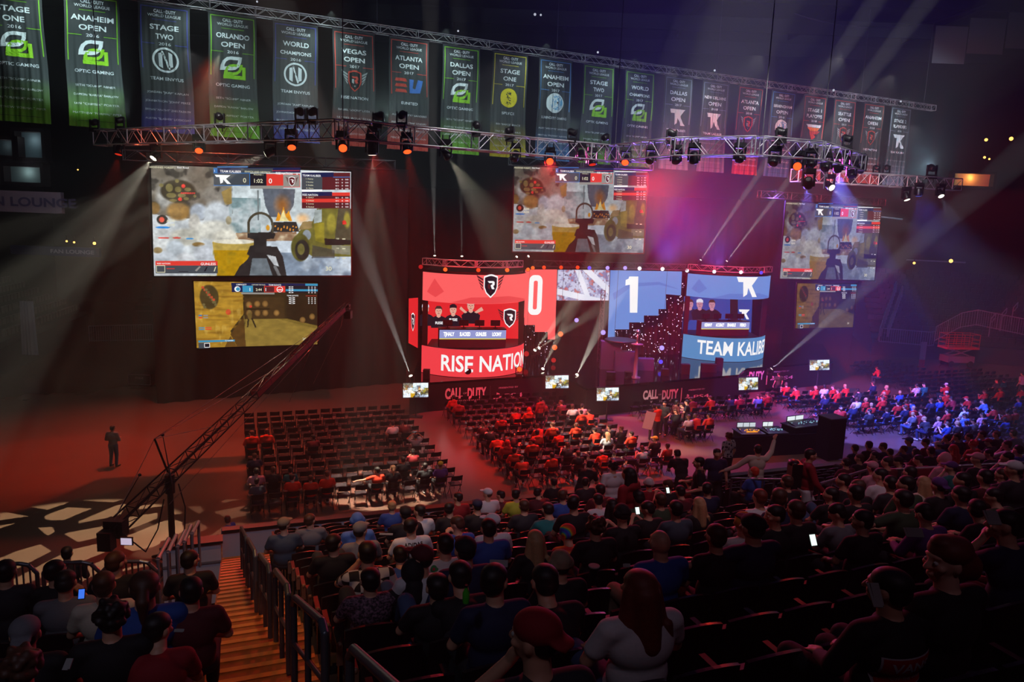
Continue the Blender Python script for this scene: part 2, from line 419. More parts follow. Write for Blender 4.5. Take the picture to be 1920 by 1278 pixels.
def paint_cellar(w, h):
    c = canvas(w, h); n1 = vnoise(c, 5, 30, 8, 3); n2 = vnoise(c, 20, 20, 9, 3); n3 = vnoise(c, 40, 6, 4, 3)
    c['a'][:] = (60, 46, 26)
    polc(c, [(690, 1010), (1140, 1010), (1140, 1180), (680, 1180)], (128, 106, 46)); polc(c, [(690, 1010), (880, 1010), (1140, 1080), (1140, 1180), (680, 1180)], (150, 124, 56))
    polc(c, [(690, 880), (930, 880), (930, 1010), (690, 1010)], (74, 54, 30)); polc(c, [(940, 850), (1140, 850), (1140, 1060), (940, 1010)], (52, 38, 24))
    for x, y in [(715, 925), (765, 920), (812, 920), (715, 975), (765, 975), (812, 975), (880, 975), (1040, 1020), (1100, 1000)]:
        ellc(c, x, y, 19, 20, (128, 92, 48)); ellc(c, x, y, 14, 15, (158, 118, 64), edge=.4)
    polc(c, [(695, 948), (840, 948), (840, 953), (695, 953)], (40, 28, 16))
    polc(c, [(390, 780), (682, 780), (682, 980), (600, 1080), (640, 1180), (390, 1180)], (186, 142, 48))
    m = (c['x'] < .39); fillm(c, m * np.clip((n1 - .5) * 3, 0, .7), (150, 106, 34)); fillm(c, m * np.clip((n3 - .6) * 3, 0, .6), (214, 176, 84))
    polc(c, [(600, 1100), (682, 1000), (690, 1175), (640, 1180)], (96, 66, 30)); polc(c, [(560, 1180), (600, 1110), (640, 1180)], (110, 76, 30))
    ellc(c, 718, 990, 14, 25, (120, 96, 48)); ellc(c, 717, 965, 9, 10, (140, 112, 60)); polc(c, [(705, 1010), (715, 1010), (708, 1060), (700, 1060)], (50, 40, 28)); polc(c, [(725, 1005), (735, 1005), (757, 1060), (748, 1062)], (50, 40, 28))
    ellc(c, 485, 880, 58, 75, (60, 50, 34), al=.8); 
    for i in range(16): ellc(c, 450 + (i * 29) % 75, 825 + (i * 43) % 115, 9, 8, (120, 106, 66) if i % 3 else (196, 80, 50))
    ellc(c, 592, 968, 16, 18, (216, 90, 50)); ellc(c, 725, 935, 8, 8, (220, 70, 50))
    c['a'] *= (.85 + .3 * n2)[..., None]
    return c
def paint_aerial(w, h):
    c = canvas(w, h); n1 = vnoise(c, 10, 5, 18, 4); n2 = vnoise(c, 30, 16, 19, 3)
    c['a'][:] = (205, 212, 240)
    fillm(c, np.clip((n1 - .5) * 6, 0, .8), (120, 120, 170)); fillm(c, np.clip((n2 - .58) * 6, 0, .8), (70, 64, 100)); fillm(c, np.clip((n1 * n2 - .34) * 12, 0, .7), (236, 120, 110))
    for x0, y0, x1, y1 in [(.38, .0, .62, 1), (.62, .1, 1, .7), (0, .7, .5, .9)]:
        d = abs((c['x'] - x0) * (y1 - y0) - (c['y'] - y0) * (x1 - x0)); fillm(c, (d < .05), (235, 240, 255))
    return c
def pic_mesh(name, c, mp, W=16.0, Hh=9.0):
    w, h = c['w'], c['h']
    vs = []
    for j in range(h):
        for i in range(w): vs.append(tuple(mp(i / (w - 1) * W, (1 - j / (h - 1)) * Hh, 0)))
    idx = np.arange(w * h).reshape(h, w)
    f = np.stack([idx[1:, :-1], idx[1:, 1:], idx[:-1, 1:], idx[:-1, :-1]], -1).reshape(-1, 4)
    me = bpy.data.meshes.new(name)
    me.from_pydata(vs, [], f.tolist())
    a = np.clip(c['a'] / 255.0, 0, 1); a = np.where(a <= .04045, a / 12.92, ((a + .055) / 1.055) ** 2.4)
    at_ = me.color_attributes.new('picture', 'FLOAT_COLOR', 'POINT')
    at_.data.foreach_set('color', np.concatenate([a, np.ones((h, w, 1))], -1).reshape(-1).astype(np.float32))
    return me
def quadmap(TL, TR, BR, BL, W=16.0, Hh=9.0, bulge=0.0):
    n = (TR - TL).cross(BL - TL).normalized()
    if n.y > 0: n = -n
    def mp(u, v, o):
        s, t = u / W, v / Hh
        return (BL * (1 - s) + BR * s) * (1 - t) + (TL * (1 - s) + TR * s) * t + n * (o + bulge * 4 * s * (1 - s))
    mp.n = n
    return mp
G = {k: glow('shine_' + k, c, s) for k, c, s in [
    ('white', (255, 255, 255), 1.0), ('cream', (240, 236, 200), .9), ('dark', (34, 30, 40), 1), ('navy', (26, 34, 78), 1), ('blue', (52, 118, 190), 1), ('slate', (70, 76, 84), 1),
    ('red', (214, 40, 44), 1), ('bar', (228, 62, 52), 1), ('hotred', (255, 40, 44), 1.2), ('teal', (60, 150, 190), 1), ('grey', (150, 146, 140), 1), ('maroon', (92, 34, 40), 1), ('black', (10, 8, 12), 1),
    ('skin', (232, 170, 150), 1), ('hair', (74, 44, 40), 1), ('jersey', (28, 22, 34), 1), ('skinb', (196, 140, 160), 1), ('capw', (225, 225, 240), 1), ('white2', (255, 255, 255), 1.6)]}
def hud(kind):
    d = Dec()
    X = lambda x, y: (zu(x, y)[0] * 16, (1 - zu(x, y)[1]) * 9)
    if kind == 'snow':
        R = lambda x0, y0, x1, y1, m: d.rect(*X(x0, y1), *X(x1, y0), m) if False else d.poly([X(x0, y0), X(x1, y0), X(x1, y1), X(x0, y1)], m)
        def T(s, x, y, h, m, w=None, al='L'):
            p = X(x, y); d.text(s, p[0], p[1], h / 655 * 9, m, w=(w / 1195 * 16 if w else None), align=al, bold=.01)
        R(497, 108, 1018, 138, 'navy'); R(660, 112, 850, 138, 'slate'); R(845, 125, 1012, 128, 'bar'); R(497, 108, 520, 138, 'blue'); R(497, 138, 712, 214, 'blue'); R(500, 142, 708, 210, 'slate')
        R(712, 142, 810, 214, 'dark'); R(810, 145, 1015, 224, 'bar'); R(912, 150, 1012, 221, 'grey'); R(712, 214, 912, 232, 'grey')
        R(497, 140, 604, 206, 'slate'); p = X(550, 176); logo_tk(d, p[0], p[1], .62, 'white', .42)
        T('1', 502, 132, 13, 'white'); T('TEAM KALIBER', 535, 134, 14, 'white', 125); T('SEARCH AND DESTROY', 680, 135, 10, 'cream', 155); T('RISE NATION', 868, 148, 15, 'white', 100); T('0', 992, 152, 14, 'white')
        T('ROUND 1', 735, 152, 8, 'cream', 55); T('1:02', 736, 196, 24, 'cream', 52); T('0', 670, 195, 28, 'cream'); T('0', 824, 200, 30, 'white')
        s = Dec(); pp = X(965, 190); e = logo_shield(s, pp[0], pp[1], .42, 'white', 'maroon', 'maroon'); d.t += s.t; d.t += e.t
        T('ARDENNES FOREST |', 132, 108, 11, 'cream', 145); T('East Road', 290, 110, 10, 'white', 65)
        R(520, 100, 700, 106, 'blue'); R(1025, 132, 1220, 137, 'white')
        R(1025, 138, 1225, 165, 'navy'); R(1025, 165, 1153, 238, 'slate'); R(1225, 140, 1330, 240, 'maroon'); R(1153, 165, 1225, 240, 'maroon'); R(1025, 238, 1153, 250, 'white')
        T('TEAM KALIBER', 1030, 160, 13, 'white', 115); R(1222, 164, 1328, 168, 'blue')
        R(1025, 252, 1215, 276, 'navy'); R(1215, 256, 1328, 280, 'bar'); R(1025, 276, 1328, 350, 'maroon'); R(1025, 293, 1328, 314, 'bar'); T('RISE NATION', 1030, 274, 13, 'white', 95)
        for i, nm in enumerate(['1. Kenny', '2. Accuracy', '3. Enable', '4. Fero']):
            T(nm, 1052, 178 + i * 18.5, 8, 'cream', 45)
            for x in (1236, 1275, 1298): T(('0/1', '0', '0/0')[(x > 1240) + (x > 1290)], x, 184 + i * 18, 8, 'white', 20 if x != 1275 else 8)
        for i, nm in enumerate(['6. TJHALY', '5. GUNLESS', '7. Loony', '8. Slacked']):
            T(nm, 1052, 288 + i * 18.5, 8, 'cream', 48)
            for x in (1236, 1275, 1298): T(('0/1', '0', '0/0')[(x > 1240) + (x > 1290)], x, 291 + i * 18, 8, 'white', 20 if x != 1275 else 8)
        R(153, 664, 512, 692, 'bar'); T('RISE NATION', 162, 684, 9, 'white', 75); T('GUNLESS', 413, 690, 16, 'white', 88)
        R(153, 692, 512, 740, 'slate'); R(157, 690, 207, 735, 'cream'); R(160, 694, 204, 731, 'slate'); R(215, 709, 262, 713, 'bar'); T('Armored Division', 393, 756, 10, 'cream', 105)
        R(285, 726, 340, 730, 'dark'); d.poly([X(378, 722), X(405, 696), X(414, 700), X(388, 728)], 'grey'); d.poly([X(430, 728), X(446, 700), X(454, 700), X(440, 728)], 'dark'); d.poly([X(488, 728), X(498, 700), X(503, 700), X(494, 728)], 'cream')
        T('ALIVE', 222, 428, 14, 'cream', 48); T('ALIVE', 222, 452, 14, 'cream', 48); T('30', 1172, 724, 26, 'cream', 38)
        d.poly([X(1280, 445), X(1293, 420), X(1308, 445)], 'bar')
        for i in range(3): T('100', 1240, 535 + i * 58, 9, 'cream', 18); d.poly([X(1278, 530 + i * 58), X(1298, 530 + i * 58), X(1298, 536 + i * 58), X(1278, 536 + i * 58)], 'cream')
    else:
        Y = lambda x, y: (z2(x, y)[0] * 16, (1 - z2(x, y)[1]) * 9)
        R = lambda x0, y0, x1, y1, m: d.poly([Y(x0, y0), Y(x1, y0), Y(x1, y1), Y(x0, y1)], m)
        def T(s, x, y, h, m, w=None):
            p = Y(x, y); d.text(s, p[0], p[1], h / 385 * 9, m, w=(w / 733 * 16 if w else None), align='L', bold=.01)
        R(615, 796, 935, 812, 'navy'); R(617, 812, 742, 850, 'teal'); R(617, 812, 680, 850, 'navy'); R(748, 812, 804, 850, 'dark'); R(808, 812, 935, 850, 'bar'); R(812, 815, 868, 848, 'maroon'); R(672, 852, 870, 862, 'grey')
        T('LUMINOSITY', 645, 810, 9, 'white', 60); T('CAPTURE THE FLAG', 735, 809, 7, 'cream', 80); T('TEAM ELEVATE', 835, 810, 9, 'white', 75); T('1', 722, 843, 20, 'white'); T('1', 816, 843, 20, 'white'); T('2:44', 758, 842, 16, 'cream', 36)
        p = Y(650, 832); d.circle(p[0], p[1], .38, 'white'); d.circle(p[0] + .08, p[1], .26, 'teal'); p = Y(902, 832); d.circle(p[0], p[1], .42, 'white'); d.circle(p[0], p[1], .34, 'bar'); d.rect(p[0] - .3, p[1] - .12, p[0] + .3, p[1], 'white')
        R(938, 795, 1135, 808, 'navy'); R(938, 808, 1135, 852, 'dark'); R(938, 830, 1135, 842, 'teal'); R(1058, 795, 1135, 808, 'teal'); T('TEAM ELEVATE', 944, 873, 8, 'white', 70); R(1060, 869, 1128, 871, 'bar')
        for i in range(4):
            for x in (955, 1075, 1095, 1114): T('0', x, 820 + i * 11, 7, 'white', 30 if x == 955 else 8); T('0', x, 886 + i * 11, 7, 'white', 40 if x == 955 else 8)
        R(412, 1130, 625, 1141, 'teal'); T('Crowder', 568, 1138, 8, 'white', 50); R(412, 1144, 470, 1176, 'slate'); R(445, 1146, 478, 1172, 'white'); R(448, 1149, 475, 1169, 'dark'); T('30', 1038, 1145, 16, 'cream', 24)
        for y in (985, 998): R(420, y - 4, 440, y + 3, 'bar' if y > 990 else 'blue'); R(448, y - 4, 474, y + 3, 'grey')
        for y in (1056, 1066): R(418, y - 3, 452, y + 2, 'teal'); R(456, y - 3, 492, y + 2, 'bar')
    return d
PIC = {}
def screen_thing(name, label, cat, px, Yl, Yr, kind, strength, res, group=None, frame=.06, hudon=True, thick=.05):
    (a, b, c_, d_) = px
    TL, TR, BR, BL = at(*a, Yl), at(*b, Yr), at(*c_, Yr), at(*d_, Yl)
    mp = quadmap(TL, TR, BR, BL); n = mp.n
    ctr = (BL + BR) / 2
    t = thing(name, label, cat, ctr, 0, group); inv = Matrix.Translation(-ctr)
    m2 = lambda u, v, o: mp(u, v, o) - ctr
    m2.n = n
    key = (kind, res)
    if key not in PIC: PIC[key] = {'snow': paint_snow, 'cellar': paint_cellar, 'aerial': paint_aerial}[kind](*res)
    me = pic_mesh('picture_surface', PIC[key], m2)
    gm = glow_vc('picture_' + kind + str(strength), strength) if ('picture_' + kind + str(strength)) not in bpy.data.materials else bpy.data.materials['picture_' + kind + str(strength)]
    mesh_obj('picture_surface', me, gm, t)
    k = 16.0 / (TR - TL).length
    f = frame * k
    mb = MB()
    for (u0, v0, u1, v1) in [(-f, -f, 16 + f, 0), (-f, 9, 16 + f, 9 + f), (-f, 0, 0, 9), (16, 0, 16 + f, 9)]:
        P = [m2(u0, v0, .02), m2(u1, v0, .02), m2(u1, v1, .02), m2(u0, v1, .02)]; mb.prism(P, n * -thick)
    P = [m2(-f, -f, -.02), m2(16 + f, -f, -.02), m2(16 + f, 9 + f, -.02), m2(-f, 9 + f, -.02)]; mb.prism(P, n * -(thick * .8))
    mb.build('screen_frame', mat('frame_black', (14, 13, 15), .7), t)
    if hudon: hud(kind).build('score_graphics', m2, G, t, off=.03)
    return t
SNOWRES = (384, 216)
screen_thing('projection_screen', 'largest hanging projection screen with snowy game view at the left', 'screen', [(283, 309), (658, 322), (658, 516), (289, 517)], 30.3, 32.4, 'snow', .95, SNOWRES)
screen_thing('projection_screen', 'hanging projection screen with snowy game view above the middle of the stage', 'screen', [(965, 311), (1214, 322), (1206, 474), (961, 471)], 39.6, 41.4, 'snow', .5, SNOWRES)
screen_thing('projection_screen', 'hanging projection screen with snowy game view right of the stage', 'screen', [(1474, 378), (1652, 389), (1639, 525), (1462, 522)], 44.5, 47, 'snow', .42, SNOWRES)
screen_thing('projection_screen', 'smaller hanging screen with brown cellar game view at the left', 'screen', [(363, 527), (595, 530), (595, 645), (369, 652)], 31, 32.6, 'cellar', .9, (240, 136))
screen_thing('projection_screen', 'smaller hanging screen with brown cellar game view at the right', 'screen', [(1495, 531), (1605, 532), (1599, 613), (1491, 615)], 45, 47, 'cellar', .3, (240, 136))

# lounge television sets standing in front of the stage
def tv(label, x0, y0, x1, y1, Y):
    t = screen_thing('television', label, 'television', [(x0, y0 + 1), (x1, y0), (x1, y1), (x0, y1 + 1)], Y, Y, 'snow', 1.5, (96, 54), 'televisions on stands before the stage', frame=.04, hudon=False)
    h = t.location.z; b = MB()
    b.tube((0, .15, -h), (0, .15, .3), .04, 10); b.box((0, .15, -h + .02), (.7, .5, .04)); b.box((0, .11, .35), (.4, .06, .3))
    b.build('stand', mat('frame_black', (14, 13, 15)), t)
tv('television on stand at the left end of the stage', 756, 717, 803, 744, 37.6)
tv('television on stand below the red moving lights at the stage centre', 1023, 703, 1066, 727, 39.6)
tv('television on stand at the left corner of the right stage front', 1119, 726, 1160, 750, 38.4)
tv('television on stand at the right corner of the stage front', 1385, 707, 1421, 730, 41)
tv('television farthest to the right, beyond the stage', 1518, 674, 1555, 693, 45)
BLK = mat('matte_black', (13, 12, 14), .65); BLK2 = mat('satin_black', (20, 19, 22), .4); ALU = mat('aluminium', (206, 206, 210), .42, .7, .08)
ALUD = mat('dull_aluminium', (92, 92, 98), .5, .6)
DECKM = mat('gloss_black_deck', (10, 10, 13), .09, 0, .05, 4, 0, .6)
for k, c, s in [('rise', (255, 98, 98), 1.05), ('riseband', (248, 66, 74), 1.0), ('risedark', (240, 74, 78), 1), ('risein', (232, 40, 46), 1.0), ('kal', (104, 146, 218), 1.0), ('kalband', (84, 142, 196), 1.0), ('kaldark', (88, 126, 206), 1), ('kalin', (36, 72, 158), 1),
                ('desk', (150, 158, 214), 1), ('yellow', (236, 220, 90), 1), ('plum', (54, 42, 70), .6), ('printgrey', (120, 104, 112), .35)]:
    G[k] = glow('shine_' + k, c, s, light=False)
for k in ('rise', 'riseband', 'kal', 'kalband', 'risein', 'kalin'): G[k].cycles.emission_sampling = 'AUTO'
PR = {'print': mat('printed_lettering', (214, 206, 214), .6)}

def vplane(P0, P1):
    """vertical plane through two plan points: map(u, z, off) and pixel -> (u, z)"""
    P0 = Vector((P0.x, P0.y, 0)); P1 = Vector((P1.x, P1.y, 0)); L = (P1 - P0).length; e = (P1 - P0) / L
    n = Vector((e.y, -e.x, 0))
    if n.y > 0: n = -n
    def mp(u, v, o): return P0 + e * u + Vector((0, 0, v)) + n * o
    def inv(px, py):
        r = ray(px, py); t = (P0 - CAM).dot(n) / r.dot(n); p = CAM + r * t
        return ((p - P0).dot(e), p.z)
    mp.e, mp.n, mp.L, mp.inv = e, n, L, inv
    return mp
def rel(mp, c):
    f = lambda u, v, o: mp(u, v, o) - c
    f.n = mp.n; return f
def led_panel(name, label, px, Y0, Y1, face, dec=None, thick=.12, cat='screen', part='lit_face', group=None):
    """flat LED wall: outline in pixels on a vertical plane from depth Y0 (first corner) to Y1 (second corner)"""
    A, B = at(*px[0], Y0), at(*px[1], Y1); mp = vplane(A, B)
    pts = [mp.inv(*p) for p in px]
    c = mp(sum(p[0] for p in pts) / len(pts), min(p[1] for p in pts), 0)
    t = thing(name, label, cat, c, 0, group); m2 = rel(mp, c)
    MB().prism([m2(p[0], p[1], 0) for p in pts], mp.n * -thick).build('housing', BLK, t)
    d = Dec(); d.poly(pts, face); d.build(part, m2, G, t, off=.01)
    if dec: dd = Dec(); dec(dd, mp.inv); dd.build('graphic', m2, G, t, off=.03)
    return t, mp

# ---- stage platform
DZ = 1.6
front = [onz(*p, DZ) for p in [(768, 722), (802, 717), (1017, 703), (1058, 704), (1100, 728), (1150, 722), (1385, 702), (1400, 690), (1480, 684), (1562, 677)]]
st = thing('stage', 'long black stage with glossy deck and printed front panels', 'stage', (front[3].x, front[3].y, 0))
o0 = st.location.copy()
outl = [Vector((p.x, p.y, 0)) for p in front] + [Vector((24, 57, 0)), Vector((-6.5, 57, 0))]
mb = MB(); mb.prism([p - o0 + Vector((0, 0, DZ - .12)) for p in outl], (0, 0, .12)); mb.build('deck', DECKM, st)
mb = MB()
for a, b in zip(front, front[1:]):
    a0 = Vector((a.x, a.y, 0)) - o0; b0 = Vector((b.x, b.y, 0)) - o0
    mb.prism([a0, b0, b0 + Vector((0, 0, DZ - .13)), a0 + Vector((0, 0, DZ - .13))], (0, .05, 0))
fp = mb.build('front_panel', BLK, st)
def fascia_text(i, j, cx, y0, k, dx=0):
    mp = vplane(front[i], front[j]); d = Dec()
    def T(s, x0, x1, yb, yt, bold=0.0):
        a = mp.inv(x0, yb); b = mp.inv(x1, yb); c = mp.inv((x0 + x1) / 2, yt); e = mp.inv((x0 + x1) / 2, yb)
        d.text(s, (a[0] + b[0]) / 2, e[1], c[1] - e[1], 'print', w=b[0] - a[0], bold=bold)
    X = lambda x: cx + (x - 872) * k
    Y = lambda y, x=872: y0 + (y - 746) * k - (x - 872) * .03
    T('CALL', X(834), X(867), Y(746), Y(727), .045); T('DUTY', X(876), X(911), Y(745), Y(726), .045); T('OF', X(868), X(875), Y(738), Y(735))
    T('WORLD LEAGUE', X(847), X(899), Y(753), Y(748)); T('PRESENTED BY', X(935), X(971), Y(727), Y(724)); T('PS4', X(946), X(979), Y(744), Y(736))
    a, b = mp.inv(X(918), Y(757)), mp.inv(X(919), Y(722)); d.rect(a[0], a[1], b[0], b[1], 'print')
    c = mp.inv(X(932), Y(742)); s = .16 * k
    d.poly([(c[0] - .3 * s, c[1] - s), (c[0] - .3 * s, c[1] + 1.3 * s), (c[0] + .8 * s, c[1] + .9 * s), (c[0] + .9 * s, c[1] + .1 * s), (c[0] + .3 * s, c[1] - .1 * s), (c[0] + .3 * s, c[1] + .7 * s), (c[0] + .05 * s, c[1] + .7 * s), (c[0] + .05 * s, c[1] - s)], 'print')
    d.poly([(c[0] - 1.6 * s, c[1] - .5 * s), (c[0] - .4 * s, c[1] - .1 * s), (c[0] - .4 * s, c[1] - .7 * s), (c[0] - 1.3 * s, c[1] - .95 * s)], 'print'); d.poly([(c[0] + .2 * s, c[1] - .3 * s), (c[0] + 1.5 * s, c[1] - .1 * s), (c[0] + 1.5 * s, c[1] - .5 * s), (c[0] + .2 * s, c[1] - .9 * s)], 'print')
    d.build('lettering', rel(mp, o0), PR, fp, off=.03)
fascia_text(1, 2, 872, 746, 1.0); fascia_text(5, 6, 1237, 747, .85); fascia_text(7, 8, 1400, 712, .8)

# ---- the two players' booths
def booth(label, C, R, a0, a1, pal, hdr, names, text, tpx, logo, lpx, team):
    hface, bface = pal
    c0 = Vector((C[0], C[1], DZ))
    t = thing('player_booth', label, 'booth', c0)
    def ang(a): return Vector((math.cos(math.radians(a)), math.sin(math.radians(a)), 0))
    def mp(u, v, o):                      # u in metres along the arc, v world height
        q = ang(a0 + math.degrees(u / R)); return q * (R + o) + Vector((0, 0, v - DZ))
    def inv(px, py):
        r = ray(px, py); p = CAM - Vector((C[0], C[1], 0)); A = r.x ** 2 + r.y ** 2; B = 2 * (p.x * r.x + p.y * r.y); Cc = p.x ** 2 + p.y ** 2 - R * R
        D = max(B * B - 4 * A * Cc, 0); s = (-B - math.sqrt(D)) / (2 * A); q = CAM + r * s
        a = math.degrees(math.atan2(q.y - C[1], q.x - C[0])) % 360
        return (math.radians(a - a0) * R, q.z)
    L = math.radians(a1 - a0) * R; n = 30
    def shell(name, z0, z1, m, thick=.14):
        b = MB(); 
        vs = []
        for i in range(n + 1):
            u = L * i / n
            vs += [mp(u, z0, 0), mp(u, z1, 0), mp(u, z1, -thick), mp(u, z0, -thick)]
        fs = []; ms = []
        for i in range(n):
            k = 4 * i
            fs += [(k, k + 4, k + 5, k + 1), (k + 1, k + 5, k + 6, k + 2), (k + 2, k + 6, k + 7, k + 3), (k + 3, k + 7, k + 4, k)]; ms += [0, 1, 1, 1]
        fs += [(0, 1, 2, 3), (4 * n + 3, 4 * n + 2, 4 * n + 1, 4 * n)]; ms += [1, 1]
        b.v = [tuple(v) for v in vs]; b.f = fs; b.m = ms; b.smooth = [False] * len(fs)
        return b.build(name, [G[m], BLK], t)
    lo = shell('front_screen', DZ + .02, 3.17, bface); hi = shell('header_screen', hdr[0], hdr[1], hface)
    d = Dec(); a, b = inv(tpx[0], tpx[2]), inv(tpx[1], tpx[2])
    c = inv(tpx[4], tpx[2]); e = inv(tpx[4], tpx[3])
    s_end = min(b[0], L)
    d.text(text, (a[0] + b[0]) / 2, c[1], e[1] - c[1], 'white', w=b[0] - a[0], bold=.02)
    d.t = [q for q in d.t if max(q[0][0], q[1][0], q[2][0]) <= L - .02]
    d.build('team_name', mp, G, lo, off=.012, maxlen=.35)
    d = Dec(); p = inv(*lpx); dark = 'risedark' if team == 'r' else 'kaldark'
    d.poly([(L * .05, hdr[0] + .5), (L * .12, hdr[1] - .3), (L * .2, hdr[0] + .6), (L * .13, hdr[0] + .25)], dark); d.build('header_pattern', mp, G, hi, off=.012, maxlen=.35); d = Dec(); d.poly([(L * .25, hdr[0] + .02), (L * .4, hdr[0] + .35), (L * .7, hdr[0] + .4), (L * .95, hdr[0] + .1), (L * .95, hdr[0] + .02)], dark)
    hd = Dec()
    if team == 'r': e2 = logo_shield(hd, p[0], p[1], logo, 'white', 'maroon', 'jersey'); hd.t += e2.t
    else: logo_tk(hd, p[0], p[1], logo, 'white', logo * .95)
    d.build('header_pattern', mp, G, hi, off=.012, maxlen=.35); hd.build('header_logo', mp, G, hi, off=.03, maxlen=.35)
    # platform, roof and side posts
    b = MB(); arcp = [mp(L * i / n, 0, -.2) for i in range(n + 1)]; arcp = [Vector((q.x, q.y, 1.18)) for q in arcp]
    back = [arcp[-1] + Vector((0, 3.2, 0)), arcp[0] + Vector((0, 3.6, 0))]
    b.prism(arcp + back, (0, 0, .12)); b.build('platform', BLK2, t)
    b = MB(); b.prism([Vector((q.x, q.y, hdr[1] - DZ + .02)) for q in arcp + back], (0, 0, .1)); b.build('roof', BLK, t)
    for q in (arcp[0], arcp[-1]):
        MB().box((q.x * 1.0, q.y + .1, (hdr[1] - DZ) / 2), (.28, .28, hdr[1] - DZ)).build('post', BLK, t)
    return t
RB = booth('left player booth with curved red screens reading RISE NATION', (-2.67, 43.8), 3.4, 225, 353, ('rise', 'riseband'), (5.72, 7.3), None, 'RISE NATION', (827, 980, 696, 666, 860), .66, (920, 536), 'r')
KB = booth('right player booth with curved blue screens reading TEAM KALIBER', (14.0, 51.4), 3.4, 220, 340, ('kal', 'kalband'), (5.72, 7.2), None, 'TEAM KALIBER', (1306, 1452, 664, 638, 1330), .8, (1401, 538), 'k')

def portrait(d, inv, x, y, s, hair='hair', skin='skin', cap=None, arms=False, shirt='jersey', txt=None, zoom=None):
    P = lambda a, b: inv(*zoom(x + a * s, y + b * s))
    pl = lambda pts, m: d.poly([P(*p) for p in pts], m)
    pl([(-1.6, 3.6), (-1.9, 1.9), (-1.3, 1.35), (-.5, 1.0), (.5, 1.0), (1.3, 1.35), (1.9, 1.9), (1.6, 3.6)], shirt)
    if arms:
        pl([(-1.2, 1.5), (-2.3, .6), (-2.0, .1), (-1.4, .7), (-.7, 1.3)], skin); pl([(1.2, 1.5), (2.6, .9), (2.2, .2), (1.6, .6), (.7, 1.3)], skin)
    pl([(-.35, .6), (.35, .6), (.45, 1.2), (0, 1.45), (-.45, 1.2)], skin)
    pl([(p[0] * .72, p[1]) for p in arc(0, 0, 1, 1, 0, 360, 16)], skin)
    pl([(-.74, -.1), (-.76, -.6), (-.4, -1.12), (.4, -1.12), (.76, -.6), (.74, -.1), (.55, -.5), (-.55, -.5)], hair)
    if cap: pl([(-.78, -.35), (-.7, -1.0), (-.2, -1.25), (.3, -1.25), (.75, -.9), (.8, -.35), (.2, -.45), (-.2, -.45)], cap)
    for e in (-.28, .28): pl([(e - .13, -.12), (e + .13, -.12), (e + .13, -.02), (e - .13, -.02)], 'hair')
    pl([(-.22, .48), (.22, .48), (.15, .58), (-.15, .58)], 'maroon'); pl([(-.06, -.05), (.08, .26), (-.1, .26)], 'bar' if skin == 'skin' else 'hair')
Z1 = lambda x, y: (740 + x / 4.124, 470 + y / 4.124); Z2 = lambda x, y: (1100 + x / 4.124, 470 + y / 4.124)
def dec_red(d, inv):
    for a in ((238, 450, 36, dict(cap='capw')), (340, 465, 36, {}), (452, 455, 36, dict(cap='jersey', hair='bar')), (588, 425, 38, dict(cap='capw', arms=True))):
        portrait(d, inv, a[0], a[1], a[2], zoom=Z1, **a[3])
    for x, y in ((453, 540), (345, 565)): p = inv(*Z1(x, y)); d.text('RISE', p[0], p[1], .16, 'white', w=.5, bold=.03)
    p = inv(*Z1(888, 518)); e = logo_shield(d, p[0], p[1], .62, 'white', 'maroon', 'jersey'); d.t += e.t
led_panel('booth_back_screen', 'screen inside the red booth showing four cheering players', [Z1(225, 372), Z1(958, 372), Z1(955, 708), Z1(640, 745), Z1(225, 745)], 45.6, 46.4, 'risein', dec_red)
def dec_side(d, inv):
    p = inv(*Z1(145, 550)); e = logo_shield(d, p[0], p[1], .55, 'white', 'maroon', 'jersey', .55); d.t += e.t
led_panel('booth_side_screen', 'narrow red side screen with shield logo left of the red booth', [Z1(110, 368), Z1(182, 362), Z1(180, 752), Z1(108, 712)], 42.8, 41.9, 'risein', dec_side)
def dec_blue(d, inv):
    for a in ((738, 425, 34), (798, 412, 34), (872, 412, 34), (966, 415, 34)):
        portrait(d, inv, a[0], a[1], a[2], zoom=Z2, cap='capw' if a[0] == 872 else None, skin='skinb', shirt='jersey' if a[0] > 810 else 'navy')
    p = inv(*Z2(1212, 490)); d.poly([inv(*Z2(*q)) for q in ((1106, 372), (1166, 372), (1166, 560), (1106, 560))], 'jersey'); logo_tk(d, p[0], p[1], .42, 'white')
led_panel('booth_back_screen', 'screen inside the blue booth showing the portraits of four players', [Z2(745, 352), Z2(1282, 368), Z2(1270, 640), Z2(738, 640)], 53.2, 54, 'kalin', dec_blue)

def desk(label, A, B, z0, z1, depth, names, team, side):
    mp = vplane(A, B); c = mp(mp.L / 2, z0, 0); t = thing('player_desk', label, 'desk', c); m2 = rel(mp, c); zm = z1 - (z1 - z0) * .5
    b = MB(); b.prism([m2(-.02, z1, .02), m2(mp.L + .02, z1, .02), m2(mp.L + .02, z1, -depth), m2(-.02, z1, -depth)], (0, 0, .04)); b.build('top', BLK2, t)
    b = MB(); b.prism([m2(0, z0, 0), m2(mp.L, z0, 0), m2(mp.L, z1 - .02, 0), m2(0, z1 - .02, 0)], mp.n * -(depth - .1)); b.build('cabinet', mat('desk_plum', (52, 46, 64), .5), t)
    d = Dec(); d.rect(0, zm, mp.L, z1 - .02, 'desk'); d.rect(0, zm - .03, mp.L, zm + .02, 'yellow')
    f = d.build('name_screen', m2, G, t, off=.02); d = Dec()
    for i, nme in enumerate(names): d.text(nme, mp.L * (.14 + .24 * i), zm + .17, .22, 'white2', w=min(.62, .11 * len(nme)), bold=.03)
    d.build('player_names', m2, G, f, off=.035)
    d = Dec(); sd = vplane(mp(0, 0, 0), mp(0, 0, -depth)); sm = rel(sd, c); ud = .3
    return t, mp, c
RD = (at(824, 620, 42.1), at(949, 617, 42.9)); KD = (at(1315, 610, 50.2), at(1405, 610, 51))
